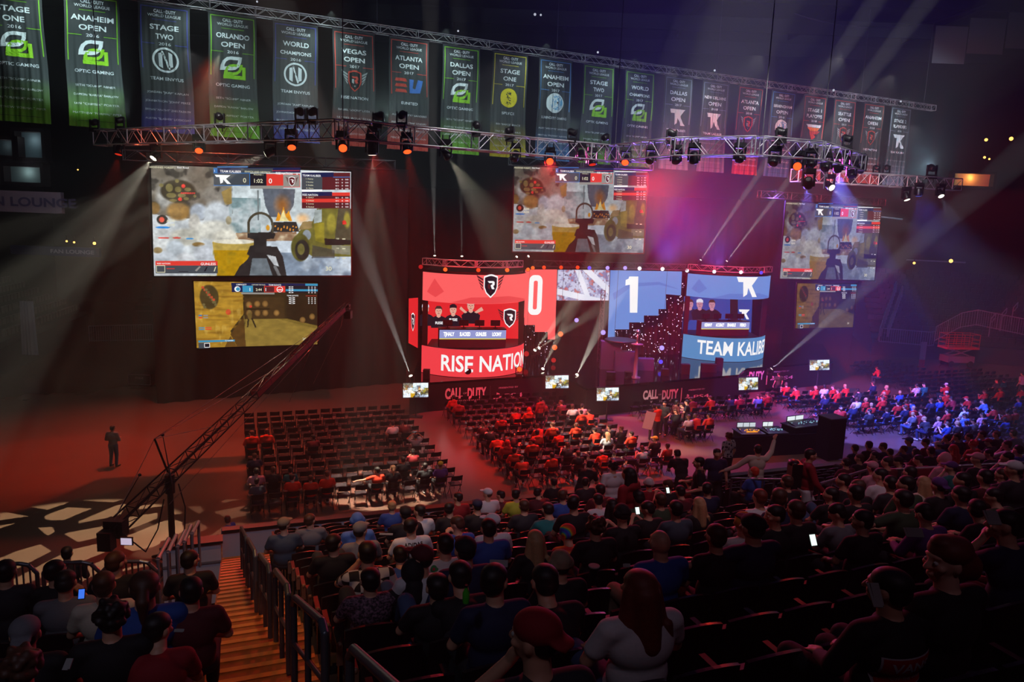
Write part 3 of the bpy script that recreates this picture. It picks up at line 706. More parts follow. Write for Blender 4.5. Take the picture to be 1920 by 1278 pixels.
t1, mp1, c1 = desk('player desk with lit name strip in the red booth', RD[0], RD[1], 2.92, 3.98, .8, ['TJHALY', 'SLACKED', 'GUNLESS', 'LOONY'], 'r', None)
t2, mp2, c2 = desk('player desk with lit name strip in the blue booth', KD[0], KD[1], 2.92, 3.9, .8, ['KENNY', 'ACCURACY', 'ENABLE', 'FERO'], 'k', None)
def monitor(mp, u, z, lab):
    p = mp(u, z, -.35); t = thing('computer_monitor', lab, 'monitor', p, math.atan2(mp.e.y, mp.e.x), 'monitors on the player desks')
    b = MB(); b.box((0, 0, .3), (.56, .04, .34)); b.box((0, -.03, .3), (.3, .03, .2)); b.build('display', BLK2, t)
    b = MB(); b.tube((0, .0, 0), (0, 0, .2), .03); b.box((0, 0, .01), (.25, .2, .02)); b.build('base', BLK, t)
O4 = ['first', 'second', 'third', 'fourth']
for i in range(4):
    monitor(mp1, mp1.L * (.13 + .24 * i), 4.02, 'black monitor on the red booth desk, %s from the left' % O4[i])
    monitor(mp2, mp2.L * (.13 + .24 * i), 3.94, 'black monitor on the blue booth desk, %s from the left' % O4[i])

# ---- score walls, aerial picture wall, light curtain
def dec0(d, inv):
    a, b = inv(*Z1(1028, 495)), inv(*Z1(1145, 188)); c = ((a[0] + b[0]) / 2, (a[1] + b[1]) / 2); rx, ry = (b[0] - a[0]) / 2, (b[1] - a[1]) / 2
    def rr(rx, ry): return [(c[0] + sx * (rx - rx * .75) + x, c[1] + sy * (ry - rx * .9) + y) for sx, sy, A in ((1, 1, 0), (-1, 1, 90), (-1, -1, 180), (1, -1, 270)) for x, y in arc(0, 0, rx * .75, rx * .9, A, A + 90, 6)]
    d.ring(rr(rx, ry), rr(rx * .3, ry * .72), 'white')
led_panel('score_wall', 'red stepped screen wall showing a big white 0', [(985, 505), (1044.5, 505), (1041, 636), (1027, 636), (1027, 622), (1003, 622), (1003, 609), (983, 609), (983, 595), (975, 595), (981, 561), (983, 530)], 46, 46.6, 'rise', dec0)
def dec1(d, inv):
    d.poly([inv(*Z2(*p)) for p in ((200, 330), (330, 250), (560, 240), (720, 300), (560, 262), (340, 280), (210, 380))], 'kaldark')
    d.poly([inv(*Z2(*p)) for p in ((328, 198), (398, 198), (390, 478), (332, 478), (332, 262), (298, 268), (300, 225), (322, 215))], 'white')
led_panel('score_wall', 'blue stepped screen wall showing a big white 1', [Z2(183, 150), Z2(737, 160), Z2(728, 345), Z2(612, 335), Z2(612, 450), Z2(555, 450), Z2(555, 500), Z2(442, 500), Z2(442, 553), Z2(328, 553), Z2(328, 607), Z2(220, 607), Z2(220, 668), Z2(163, 668)], 46.6, 47.8, 'kal', dec1)
screen_thing('aerial_screen', 'bright screen with an aerial snow view between the 0 and the 1', 'screen', [(1045.5, 505.5), (1144, 506), (1142.5, 563), (1043.5, 563)], 46.7, 46.7, 'aerial', .95, (120, 70), hudon=False)
def star_curtain(label, A, B, z0, z1, n, seed, stag):
    mp = vplane(A, B); c = mp(mp.L / 2, z0, 0); t = thing('star_curtain', label, 'curtain', c); m2 = rel(mp, c)
    vs = []; N = 60
    b = MB()
    for i in range(N):
        u0, u1 = mp.L * i / N, mp.L * (i + 1) / N; w0, w1 = .05 * math.sin(i * 1.3), .05 * math.sin((i + 1) * 1.3)
        b.quad(m2(u0, z0, w0), m2(u1, z0, w1), m2(u1, z1, w1), m2(u0, z1, w0)); b.quad(m2(u1, z0, w1 - .02), m2(u0, z0, w0 - .02), m2(u0, z1, w0 - .02), m2(u1, z1, w1 - .02))
    b.build('cloth', mat('curtain_black', (12, 9, 16), .9), t)
    rng = random.Random(seed); b = MB()
    for i in range(n):
        u, v = rng.uniform(0, mp.L), rng.uniform(z0, z1)
        if stag and v > z1 - .3 - (1 - u / mp.L) * (z1 - z0) * .45: continue
        r = rng.choice((.012, .016, .022, .032)); b.ball(m2(u, v, .1), r, 6, 4)
    o = b.build('light_dots', glow('dot_white', (235, 225, 255), 2.2), t); o['kind'] = 'stuff'
star_curtain('dark purple curtain covered with tiny white light dots', at(1142, 600, 49), at(1279, 600, 50), 1.62, 7.0, 330, 3, True)
star_curtain('narrow dark curtain with few light dots right of the red booth', at(984, 600, 48.2), at(1040, 600, 48.6), 1.62, 6.2, 70, 5, False)
# big drapes behind
def drape(label, A, B, z0, z1, name='drape'):
    mp = vplane(A, B); c = mp(mp.L / 2, z0, 0); b = MB(); N = max(20, int(mp.L / .3)); rows = []
    for i in range(N + 1):
        u = mp.L * i / N; w = .12 * math.sin(i * 1.7) + .05 * math.sin(i * .61)
        b.v += [tuple(mp(u, z0, w) - c), tuple(mp(u, z1, w) - c), tuple(mp(u, z1, w - .04) - c), tuple(mp(u, z0, w - .04) - c)]
    for i in range(N):
        k = 4 * i
        for f in ((k, k + 4, k + 5, k + 1), (k + 1, k + 5, k + 6, k + 2), (k + 3, k + 2, k + 6, k + 7)): b.f.append(f); b.m.append(0); b.smooth.append(True)
    o = b.build(name, mat('curtain_black', (12, 9, 16), .9)); o.location = c; return tag(o, label, 'curtain')
drape('tall black drape hanging behind the left projection screens', at(288, 600, 38.5), at(762, 600, 45.5), 0.02, 13.0)
drape('wide black drape across the back of the stage', at(764, 600, 56.5), at(1470, 600, 56.5), 1.6, 12.3)

# ---- trophy, risers, ball lights
tr = onz(1197, 717, DZ); tr.y += 1.2; t = thing('trophy_column', 'tall clear trophy column topped by a small globe on stage', 'trophy', (tr.x, tr.y, DZ))
MB().lathe([(.3, 0), (.3, .08), (.12, .12), (.11, 1.9), (.34, 1.95), (.34, 2.0), (.1, 2.02)], n=24).build('column', mat('pale_acrylic', (110, 110, 128), .12, .2), t)
MB().lathe([(.12, 2.02), (.05, 2.2), (.07, 2.5), (.03, 2.55)], n=16).build('stem', mat('silver', (200, 200, 210), .2, 1), t); MB().ball((0, 0, 2.68), .15, 20, 12).build('globe', mat('silver', (200, 200, 210), .2, 1), t)
spot((tr.x + 2, tr.y - 3, 9), (tr.x, tr.y, 3), 14, 350, (.8, .8, 1))
rs = onz(1172, 713, DZ); t = thing('stage_riser', 'round edged glossy riser with blue lit faces left of the trophy', 'platform', (rs.x, rs.y + 3.2, DZ))
MB().box((-.5, 0, .85), (1.2, .6, 1.7)).box((.35, -.5, .6), (1.3, .6, 1.2)).box((1.35, .1, .35), (1.6, .6, .7)).build('steps', mat('riser_blue', (62, 70, 104), .4), t)
MB().lathe([(.95, 1.72), (1.0, 1.76), (.95, 1.8)], (.1, .1, 0), n=32).build('top', BLK2, t)
spot((rs.x - 1, rs.y - 1, 6.5), (rs.x + .3, rs.y + 3, 2.5), 40, 130, (.4, .5, 1))
for k, c, s in (('ball_red', (240, 70, 26), 1.1), ('ball_orange', (255, 104, 40), 1.2), ('ball_blue', (96, 78, 255), 1.1), ('ball_pale', (170, 150, 255), 1.4), ('ball_white', (246, 240, 255), 1.8), ('ball_dimred', (190, 30, 30), .9)): G[k] = glow('shine_' + k, c, s, light=False)
def ball_light(px, py, Y, r, m, lab):
    p = at(px, py, Y); t = thing('ball_light', lab, 'ball light', (p.x, p.y, p.z - r), 0, 'round ball lights over the stage')
    MB().ball((0, 0, r), r, 18, 12).build('globe', G[m], t); MB().tube((0, 0, 2 * r - .01), (0, 0, 8.0 - p.z + r), .005, 5).build('wire', BLK, t)
BL = [(987, 663, 5, 'ball_dimred', 'dark red'), (1051, 626, 5, 'ball_orange', 'orange'), (1040, 651, 5, 'ball_orange', 'orange'), (1038, 675, 4.5, 'ball_dimred', 'dark red'), (1048, 695, 4, 'ball_dimred', 'dark red'),
      (1081, 600, 4, 'ball_pale', 'pale violet'), (1131, 623, 4.5, 'ball_pale', 'pale violet'), (1151, 646, 5, 'ball_white', 'bright white'), (1150, 670, 4.5, 'ball_pale', 'pale violet'), (1127, 691, 4, 'ball_blue', 'blue'), (1241, 652, 4.5, 'ball_pale', 'pale violet'), (1239, 678, 4, 'ball_blue', 'blue')]
WH = ['beside the right edge of the red booth', 'highest, under the stepped corner of the 0 wall', 'middle of the column under the 0 wall', 'lower in the column under the 0 wall', 'lowest under the 0 wall near the deck',
      'highest, under the aerial screen', 'under the lower left corner of the 1 wall', 'just left of the trophy, brightest of all', 'below the bright one left of the trophy', 'lowest left of the riser', 'upper one right of the trophy', 'lower one right of the trophy']
for i, b_ in enumerate(BL): ball_light(b_[0], b_[1], 45.2, b_[2] * 45.2 / 1400, b_[3], '%s ball light %s' % (b_[4], WH[i]))
# ---- dark gear boxes standing on the deck edge and stage-side seats
for i, (px, py, w, h, lab) in enumerate([(797, 714, .35, .5, 'small black monitor wedge at the left end of the deck'), (917, 706, .35, .5, 'small black box on the deck edge below the last letters of RISE NATION'), (1147, 716, .5, .45, 'black box on the deck edge right of a television'),
        (1180, 714, .35, .4, 'black box at the foot of the trophy'), (1288, 705, .5, .6, 'black box at the left foot of the blue booth'), (1333, 701, .9, .5, 'wide black case on the deck edge before the blue booth'), (1352, 699, .4, .8, 'tall black case before the blue booth'), (1250, 708, .4, .4, 'low black box on the deck edge right of the trophy')]):
    p = onz(px, py, DZ); p.y += .6; t = thing('equipment_case', lab, 'case', (p.x, p.y, DZ)); MB().box((0, 0, h / 2 + .01), (w, .4, h)).build('body', BLK, t)
    MB().box((0, -.21, h * .6), (w * .3, .03, .06)).build('handle', mat('frame_black', (14, 13, 15)), t)

# ---- trusses
def truss(name, label, pts, s=.6, bay=.6, r=.026, m=None, cat='truss', hgt=None, parent=None):
    hgt = hgt or s; o = Vector(pts[0]); b = MB(); up = Vector((0, 0, hgt / 2))
    for a, c in zip(pts, pts[1:]):
        a, c = Vector(a) - o, Vector(c) - o; d = (c - a); L = d.length; e = d / L; side = Vector((e.y, -e.x, 0)).normalized() * (s / 2); n = max(1, round(L / bay))
        cs = [side + up, -side + up, side - up, -side - up]
        for q in cs: b.tube(a + q, c + q, r, 6)
        for i in range(n + 1):
            p = a + d * (i / n)
            if i in (0, n) or i % 4 == 0:
                for i1, i2 in ((0, 1), (2, 3), (0, 2), (1, 3)): b.tube(p + cs[i1], p + cs[i2], r, 6, caps=False)
            if i < n:
                q = a + d * ((i + 1) / n)
                for i1, i2 in ((0, 2), (1, 3), (0, 1), (2, 3)):
                    x, y = (i1, i2) if i % 2 else (i2, i1)
                    b.tube(p + cs[x], q + cs[y], r * .55, 5, caps=False)
    ob = b.build(name, m or ALU); ob.location = o
    return tag(ob, label, cat)
TZ = 13.2
TP = [onz(*p, TZ) for p in [(188, 259), (640, 243), (1148, 288), (1270, 276), (1420, 274), (1530, 283), (1608, 305)]]
truss('lighting_truss', 'long silver box truss bending across the front, hung with lamps', TP, .62, .62)
truss('lighting_truss', 'silver box truss at the upper right behind the bent one', [onz(1490, 328, 13.1), onz(1795, 346, 13.1)], .62, .62)
STR = mat('dull_aluminium', (92, 92, 98), .5, .6)
truss('screen_truss', 'thin dull truss above the largest projection screen', [at(232, 291, 31), at(740, 310, 34)], .4, .5, .02, STR)
truss('screen_truss', 'thin dull truss above the right projection screen', [at(1424, 364, 44.6), at(1656, 379, 46.6)], .4, .5, .02, STR)
truss('screen_truss', 'thin dull truss above the middle projection screen', [at(955, 302, 40.5), at(1222, 312, 42.5)], .4, .5, .02, STR)
bt = lambda k: Vector((-23.477 + 2.84334 * k, 36.28 + 1.36973 * k, 20.45))
truss('banner_truss', 'long high truss carrying the row of championship banners', [bt(-.8), bt(20.2)], .42, .55, .025, ALU)
rigz = 7.62
RT = [Vector((-2.67 + 3.3 * math.cos(math.radians(a)), 43.8 + 3.3 * math.sin(math.radians(a)), rigz + .25)) for a in (225, 250, 280, 310, 335)]
truss('stage_truss', 'curved silver truss along the top of the red booth', RT, .35, .4, .022)
truss('stage_truss', 'straight truss over the score walls carrying round lamps', [Vector((1.2, 45.6, rigz + .1)), Vector((10.8, 47.2, rigz + .1))], .35, .4, .022, STR)
KT = [Vector((14.0 + 3.3 * math.cos(math.radians(a)), 51.4 + 3.3 * math.sin(math.radians(a)), rigz)) for a in (220, 250, 280, 310, 335)]
truss('stage_truss', 'curved silver truss along the top of the blue booth', KT, .35, .4, .022)
truss('stage_truss', 'upright dark truss column under the aerial screen', [Vector((5.55, 46.4, DZ + .02)), Vector((5.56, 46.41, 6.0))], .3, .4, .02, STR)
# ---------------------------------------------------------------- championship banners
BW, BH, BZ = 2.32, 6.1, 14.05
be = Vector((2.84334, 1.36973, 0)).normalized(); bn = Vector((be.y, -be.x, 0))
ACC = {'green': (112, 178, 30), 'bluev': (58, 64, 150), 'red': (196, 66, 54), 'yellow': (206, 190, 30), 'sky': (74, 130, 190), 'pale': (120, 130, 150)}
BM = {'bwhite': mat('banner_white', (214, 222, 226), .7, noise=.03), 'bgrey': mat('banner_grey', (150, 158, 162), .7, noise=.03), 'bblack': mat('banner_black', (22, 24, 26), .8), 'bfoil': mat('banner_dim_white', (140, 146, 150), .7),
      'logored': mat('banner_logo_red', (190, 60, 44), .7), 'logoblue': mat('banner_logo_blue', (60, 110, 190), .7), 'logogreen': mat('banner_logo_green', (138, 200, 24), .7), 'logoyellow': mat('banner_logo_yellow', (222, 204, 20), .7), 'logosky': mat('banner_logo_sky', (84, 150, 196), .7), 'logoorange': mat('banner_logo_orange', (226, 120, 50), .7)}
for a, c in ACC.items(): BM['acc_' + a] = mat('banner_accent_' + a, c, .7, noise=.05)
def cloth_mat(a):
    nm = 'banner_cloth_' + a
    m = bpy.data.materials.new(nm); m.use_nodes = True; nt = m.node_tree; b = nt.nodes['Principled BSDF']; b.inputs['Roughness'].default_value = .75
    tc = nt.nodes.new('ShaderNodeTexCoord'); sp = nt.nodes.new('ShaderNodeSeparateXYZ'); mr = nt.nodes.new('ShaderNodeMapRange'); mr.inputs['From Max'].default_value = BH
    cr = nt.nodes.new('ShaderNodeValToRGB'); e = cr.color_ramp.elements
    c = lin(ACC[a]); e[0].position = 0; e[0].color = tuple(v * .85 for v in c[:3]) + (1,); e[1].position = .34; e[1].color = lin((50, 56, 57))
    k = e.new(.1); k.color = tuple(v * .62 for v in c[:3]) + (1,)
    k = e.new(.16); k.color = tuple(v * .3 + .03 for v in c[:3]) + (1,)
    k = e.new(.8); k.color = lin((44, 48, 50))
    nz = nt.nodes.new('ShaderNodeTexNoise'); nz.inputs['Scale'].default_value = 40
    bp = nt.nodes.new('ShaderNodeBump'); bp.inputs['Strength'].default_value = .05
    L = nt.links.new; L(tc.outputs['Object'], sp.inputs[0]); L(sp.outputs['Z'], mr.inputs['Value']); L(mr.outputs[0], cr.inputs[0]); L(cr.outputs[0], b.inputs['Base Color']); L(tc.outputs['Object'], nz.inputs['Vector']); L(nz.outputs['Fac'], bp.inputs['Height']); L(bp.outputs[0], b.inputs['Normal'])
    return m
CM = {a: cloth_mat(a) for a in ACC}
OPT = ['SETH "SCUMP" ABNER', 'DAMON "KARMA" BARLOW', 'IAN "CRIMSIX" PORTER', 'MATTHEW "FORMAL" PIPER']
ENV = ['JORDAN "JKAP" KAPLAN', 'JOHNATHON "JOHN" PEREZ', 'BRYAN "APATHY" ZHELYAZKOV', 'AUSTIN "SLASHER" LIDDICOAT']
RIS = ['DANIEL "LOONY" LOZA', 'ULYSSES "AQUA" SILVA', 'TYLER "FELO" JOHNSON', 'BRICE "FACCENTO" FACCENTO']
EUN = ['ALEC "ARCITYS" SANDERS', 'PRESTON "PRESTINNI" SANDERS', 'JUSTIN "SILLY" FARGO', 'PIERCE "GUNLESS" HILLMAN']
SPL = ['BEN "BANCE" BANCE', 'TREI "ZER0" MORRIS', 'DYLAN "MADCAT" DALY', 'JORDAN "JURD" CROWLEY']
TKK = ['KENNETH "KENNY" WILLIAMS', 'LAMAR "ACCURACY" ABEDI', 'IAN "ENABLE" WYATT', 'MARTIN "CHINO" CHINO']
BANNERS = [('STAGE', 'ONE', 2016, 'green', 'leaf', 'OPTIC GAMING', OPT), ('ANAHEIM', 'OPEN', 2016, 'green', 'leaf', 'OPTIC GAMING', OPT), ('STAGE', 'TWO', 2016, 'bluev', 'n', 'TEAM ENVYUS', ENV),
           ('ORLANDO', 'OPEN', 2016, 'green', 'leaf', 'OPTIC GAMING', OPT), ('WORLD', 'CHAMPIONS', 2016, 'bluev', 'n', 'TEAM ENVYUS', ENV), ('VEGAS', 'OPEN', 2017, 'red', 'shield', 'RISE NATION', RIS),
           ('ATLANTA', 'OPEN', 2017, 'red', 'eu', 'EUNITED', EUN), ('DALLAS', 'OPEN', 2017, 'green', 'leaf', 'OPTIC GAMING', OPT), ('STAGE', 'ONE', 2017, 'yellow', 's', 'SPLYCE', SPL),
           ('ANAHEIM', 'OPEN', 2017, 'sky', 'swirl', 'LUMINOSITY GAMING', EUN), ('STAGE', 'TWO', 2017, 'green', 'leaf', 'OPTIC GAMING', OPT), ('WORLD', 'CHAMPIONS', 2017, 'green', 'leaf', 'OPTIC GAMING', OPT),
           ('DALLAS', 'OPEN', 2017, 'pale', 'tk', 'TEAM KALIBER', TKK), ('NEW ORLEANS', 'OPEN', 2018, 'pale', 'tk', 'TEAM KALIBER', TKK), ('ATLANTA', 'OPEN', 2018, 'red', 'shield', 'RISE NATION', RIS),
           ('BIRMINGHAM', 'OPEN', 2018, 'sky', 'swirl', 'LUMINOSITY GAMING', EUN), ('STAGE 1', 'PLAYOFFS', 2018, 'red', 'z', 'FAZE CLAN', RIS), ('SEATTLE', 'OPEN', 2018, 'red', 'shield', 'RISE NATION', RIS),
           ('ANAHEIM', 'OPEN', 2018, 'red', 'shield', 'RISE NATION', RIS), ('STAGE 2', 'PLAYOFFS', 2018, 'pale', 'tk', 'TEAM KALIBER', TKK)]
LOGOWORD = {'leaf': 'white and green leaf', 'n': 'round white N', 'shield': 'winged shield', 'eu': 'red and blue letters', 's': 'yellow disc', 'swirl': 'blue swirl disc', 'tk': 'white TK', 'z': 'red and yellow pointed'}
def banner(k):
    w1, w2, yr, acc, lg, team, names = BANNERS[k]
    o = bt(k); o.z = BZ; rng = random.Random(k); ph = rng.uniform(0, 6)
    def mp(u, v, off):                       # u 0..BW from the left, v 0..BH from the bottom
        t = 1 - v / BH; a = .05 * t ** 1.0 + .006
        f = a * (math.sin(u * 13 + ph) + .6 * math.sin(u * 29 + 2 * ph)) ; spread = 1 + .06 * t * t
        return be * ((u - BW / 2) * spread + .03 * math.sin(v * 1.2 + ph)) + Vector((0, 0, v)) + bn * (f + off)
    t = thing('championship_banner', 'hanging banner %s %s %d with %s logo' % (w1, w2, yr, LOGOWORD[lg]), 'banner', o, 0, 'championship banners hanging in a row')
    b = MB(); nu, nv = 44, 14
    for j in range(nv + 1):
        for i in range(nu + 1): b.v.append(tuple(mp(BW * i / nu, BH * j / nv, 0)))
    for j in range(nv):
        for i in range(nu):
            q = j * (nu + 1) + i; b.f.append((q, q + 1, q + nu + 2, q + nu + 1)); b.m.append(0); b.smooth.append(True)
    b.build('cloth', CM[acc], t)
    MB().tube(be * (-BW / 2 - .05) + Vector((0, 0, BH + .02)), be * (BW / 2 + .05) + Vector((0, 0, BH + .02)), .03, 8).build('top_bar', ALUD, t)
    d = Dec(); c = BW / 2; A = 'acc_' + acc; V = lambda f: BH * (1 - f)
    d.text('CALL', c - .27, V(.062), .15, 'bwhite', w=.42, bold=.04); d.text('DUTY', c + .29, V(.062), .15, 'bwhite', w=.44, bold=.04); d.text('OF', c + .01, V(.055), .05, 'bwhite')
    d.text('WORLD LEAGUE', c, V(.094), .13, 'bwhite', w=1.5, bold=.01)
    d.rect(c - .55, V(.118), c + .55, V(.114), A)
    W1 = {'STAGE': 1.3, 'NEW ORLEANS': 1.85, 'BIRMINGHAM': 1.75, 'ANAHEIM': 1.8, 'ATLANTA': 1.6, 'ORLANDO': 1.6, 'WORLD': 1.35, 'VEGAS': 1.35, 'DALLAS': 1.4, 'STAGE 1': 1.4, 'STAGE 2': 1.4, 'SEATTLE': 1.4}[w1]
    d.text(w1, c, V(.192), .24 if W1 < 1.7 or w1 == 'ANAHEIM' else .2, 'bwhite', w=W1, bold=.02)
    d.text(w2, c, V(.262), .24 if w2 != 'CHAMPIONS' else .18, 'bwhite', w={'ONE': .85, 'TWO': .8, 'OPEN': 1.15, 'CHAMPIONS': 1.6, 'PLAYOFFS': 1.55}[w2], bold=.02)
    d.text(str(yr), c, V(.312), .14, 'bwhite', w=.55, bold=.01)
    e = .045
    if acc != 'pale' or True:
        for x in (.1, BW - .1 - e): d.rect(x, V(.5), x + e, V(.02), A)
        d.rect(.1, V(.025), BW - .1, V(.018), A)
        for x in (.1, BW - .7): d.rect(x, V(.306), x + .6, V(.301), A)
    Lx, Ly = c, V(.425)
    if lg == 'leaf': logo_leaf(d, Lx, Ly, .62, 'bwhite', 'logogreen')
    elif lg == 'n': logo_n(d, Lx, Ly, .6, 'bwhite')
    elif lg == 'tk': logo_tk(d, Lx, Ly - .05, .62, 'bwhite')
    elif lg == 'shield': e2 = logo_shield(d, Lx, Ly, .58, 'logored', 'bgrey', 'bblack'); d.t += e2.t
    elif lg == 'eu':
        for i in range(3): d.poly([(Lx - .85, Ly + .28 - i * .3), (Lx - .12, Ly + .28 - i * .3), (Lx - .2, Ly + .45 - i * .3), (Lx - .78, Ly + .45 - i * .3)], 'logored')
        d.poly([(Lx, Ly + .42), (Lx + .28, Ly + .42), (Lx + .2, Ly - .05), (Lx + .35, Ly - .1), (Lx + .5, Ly + .42), (Lx + .82, Ly + .4), (Lx + .62, Ly - .3), (Lx, Ly - .34)], 'logoblue')
    elif lg == 's':
        d.circle(Lx, Ly, .56, 'logoyellow'); d.text('S', Lx, Ly - .36, .72, 'bblack', bold=.03)
    elif lg == 'swirl':
        d.circle(Lx, Ly, .6, 'bwhite'); d.circle(Lx + .12, Ly + .02, .44, 'logosky'); d.poly([(Lx + x, Ly + y) for x, y in [(-.35, .5), (-.12, .55), (.02, .1), (.3, -.1), (.1, -.28), (-.25, -.1)]], 'bwhite'); d.circle(Lx + .2, Ly + .02, .1, 'bblack')
    elif lg == 'z':
        d.poly([(Lx - .75, Ly + .5), (Lx + .8, Ly + .5), (Lx + .68, Ly + .3), (Lx - .5, Ly + .3)], 'bwhite'); d.poly([(Lx - .55, Ly + .28), (Lx + .66, Ly + .28), (Lx + .5, Ly + .05), (Lx - .3, Ly + .02)], 'logoorange')
        d.poly([(Lx - .35, Ly), (Lx + .7, Ly + .05), (Lx + .5, Ly - .18), (Lx + .1, Ly - .2), (Lx + .3, Ly - .4), (Lx + .05, Ly - .6), (Lx - .2, Ly - .4)], 'logored')
    d.text(team, c, V(.585), .15, 'bwhite', w=min(1.75, .135 * len(team)), bold=.015)
    for i, n in enumerate(names): d.text(n, c, V(.69 + .07 * i), .1, 'bfoil' if acc == 'pale' else 'bwhite', w=min(2.0, .092 * len(n)))
    d.rect(.35, V(.955), BW - .35, V(.952), 'bblack')
    d.build('printing', mp, BM, t, off=.012, maxlen=.14)
for k in range(20): banner(k)
# two dim pale banners far at the upper right
for i, (x0, y0, x1, y1) in enumerate([(1747, 55, 1808, 118), (1812, 40, 1880, 100), (1884, 22, 1925, 90)]):
    A, B = at(x0, y1, 60), at(x1, y1 - 4, 60); mp_ = vplane(A, B); c = mp_(mp_.L / 2, B.z, 0); h = 60 * (y1 - y0) / 1400
    b = MB(); b.prism([mp_(0, A.z, 0) - c, mp_(mp_.L, A.z, 0) - c, mp_(mp_.L, A.z + h, 0) - c, mp_(0, A.z + h, 0) - c], mp_.n * -.03)
    o = b.build('rafter_banner', mat('rafter_pale', (120, 122, 128), .8)); o.location = c
    tag(o, 'pale banner hanging in the dark rafters at the upper right, %s of three' % ('leftmost', 'middle', 'rightmost')[i], 'banner')
# ---------------------------------------------------------------- stage lamps
def streaks(nt, tc, e):          # slotted pattern wheel in the pale beam lamps
    v = nt.nodes.new('ShaderNodeTexNoise'); v.inputs['Scale'].default_value = 9; v.inputs['Detail'].default_value = 1; m = nt.nodes.new('ShaderNodeMapRange')
    m.inputs['From Min'].default_value = .42; m.inputs['From Max'].default_value = .6; m.inputs['To Min'].default_value = .25; m.inputs['To Max'].default_value = 2.2
    nt.links.new(tc.outputs['Normal'], v.inputs['Vector']); nt.links.new(v.outputs['Fac'], m.inputs['Value']); nt.links.new(m.outputs[0], e.inputs['Strength'])
G['lens_red'] = glow('lens_red', (255, 70, 26), 3.0); G['lens_dimred'] = glow('lens_dimred', (235, 50, 24), .8); G['lens_white'] = glow('lens_white', (255, 250, 225), 4); G['lens_blue'] = glow('lens_blue', (80, 120, 255), 1.6)
LOFF = mat('lens_glass', (30, 32, 40), .08)
def make_lamp():
    t = thing('moving_head_lamp', 'x', 'stage lamp')
    MB().box((0, 0, -.12), (.36, .36, .16)).tube((-.12, 0, -.06), (-.12, 0, .12), .025, 6).tube((.12, 0, -.06), (.12, 0, .12), .025, 6).build('base', BLK2, t)
    b = MB()
    for s in (-1, 1): b.box((s * .2, 0, -.42), (.05, .13, .48))
    b.box((0, 0, -.21), (.44, .16, .06)); b.build('yoke', BLK2, t)
    h = MB().lathe([(.08, .2), (.14, .17), (.15, -.08), (.165, -.1), (.165, -.2), (.15, -.21)], n=18).build('head', BLK2, t)
    h.location = (0, 0, -.52)
    l = MB().lathe([(.001, -.222), (.09, -.22), (.14, -.212)], n=18).build('lens', G['lens_red'], h)
    return t
lamp0 = make_lamp(); _lu = [0]
def lamp(p, target, lens, label, up=False, size=1.0, group='stage lamps on the trusses'):
    """p is where the lens should be"""
    t = lamp0 if not _lu[0] else dup(lamp0); _lu[0] = 1
    t['label'] = label; t['group'] = group
    p = Vector(p); dirv = (Vector(target) - p).normalized()
    base = p - dirv * (.22 * size); base.z += (-.52 if up else .52) * size
    if up: base.z += 0
    t.scale = (size,) * 3; t.location = base
    t.rotation_euler = (math.pi if up else 0, 0, 0)
    h = [c for c in t.children if c.name.startswith('head')][0]
    d = Vector((dirv.x, dirv.y, dirv.z)) if not up else Vector((dirv.x, -dirv.y, -dirv.z))
    h.rotation_euler = d.to_track_quat('-Z', 'Y').to_euler()
    l = h.children[0]
    l.material_slots[0].link = 'OBJECT'; l.material_slots[0].material = LOFF if lens is None else G[lens]
    return t
TPX = [188, 640, 1148, 1270, 1420, 1530, 1608]
def tdepth(px):
    for i in range(6):
        if px <= TPX[i + 1] or i == 5:
            f = (px - TPX[i]) / (TPX[i + 1] - TPX[i]); f = max(0, min(1, f)); a, b = TP[i], TP[i + 1]
            # depth where the pixel column meets the truss line
            lo, hi = 0, 1
            for _ in range(30):
                m = (lo + hi) / 2; p = a.lerp(b, m); c = ROT.transposed() @ (p - CAM); x = 960 + F * c.x / -c.z
                if x < px: lo = m
                else: hi = m
            return a.lerp(b, (lo + hi) / 2).y
RED = (1.0, .035, .012); WHT = (1.0, .93, .72); BLU = (.12, .16, 1.0); CYA = (.5, .85, 1.0); PUR = (.35, .08, 1.0)
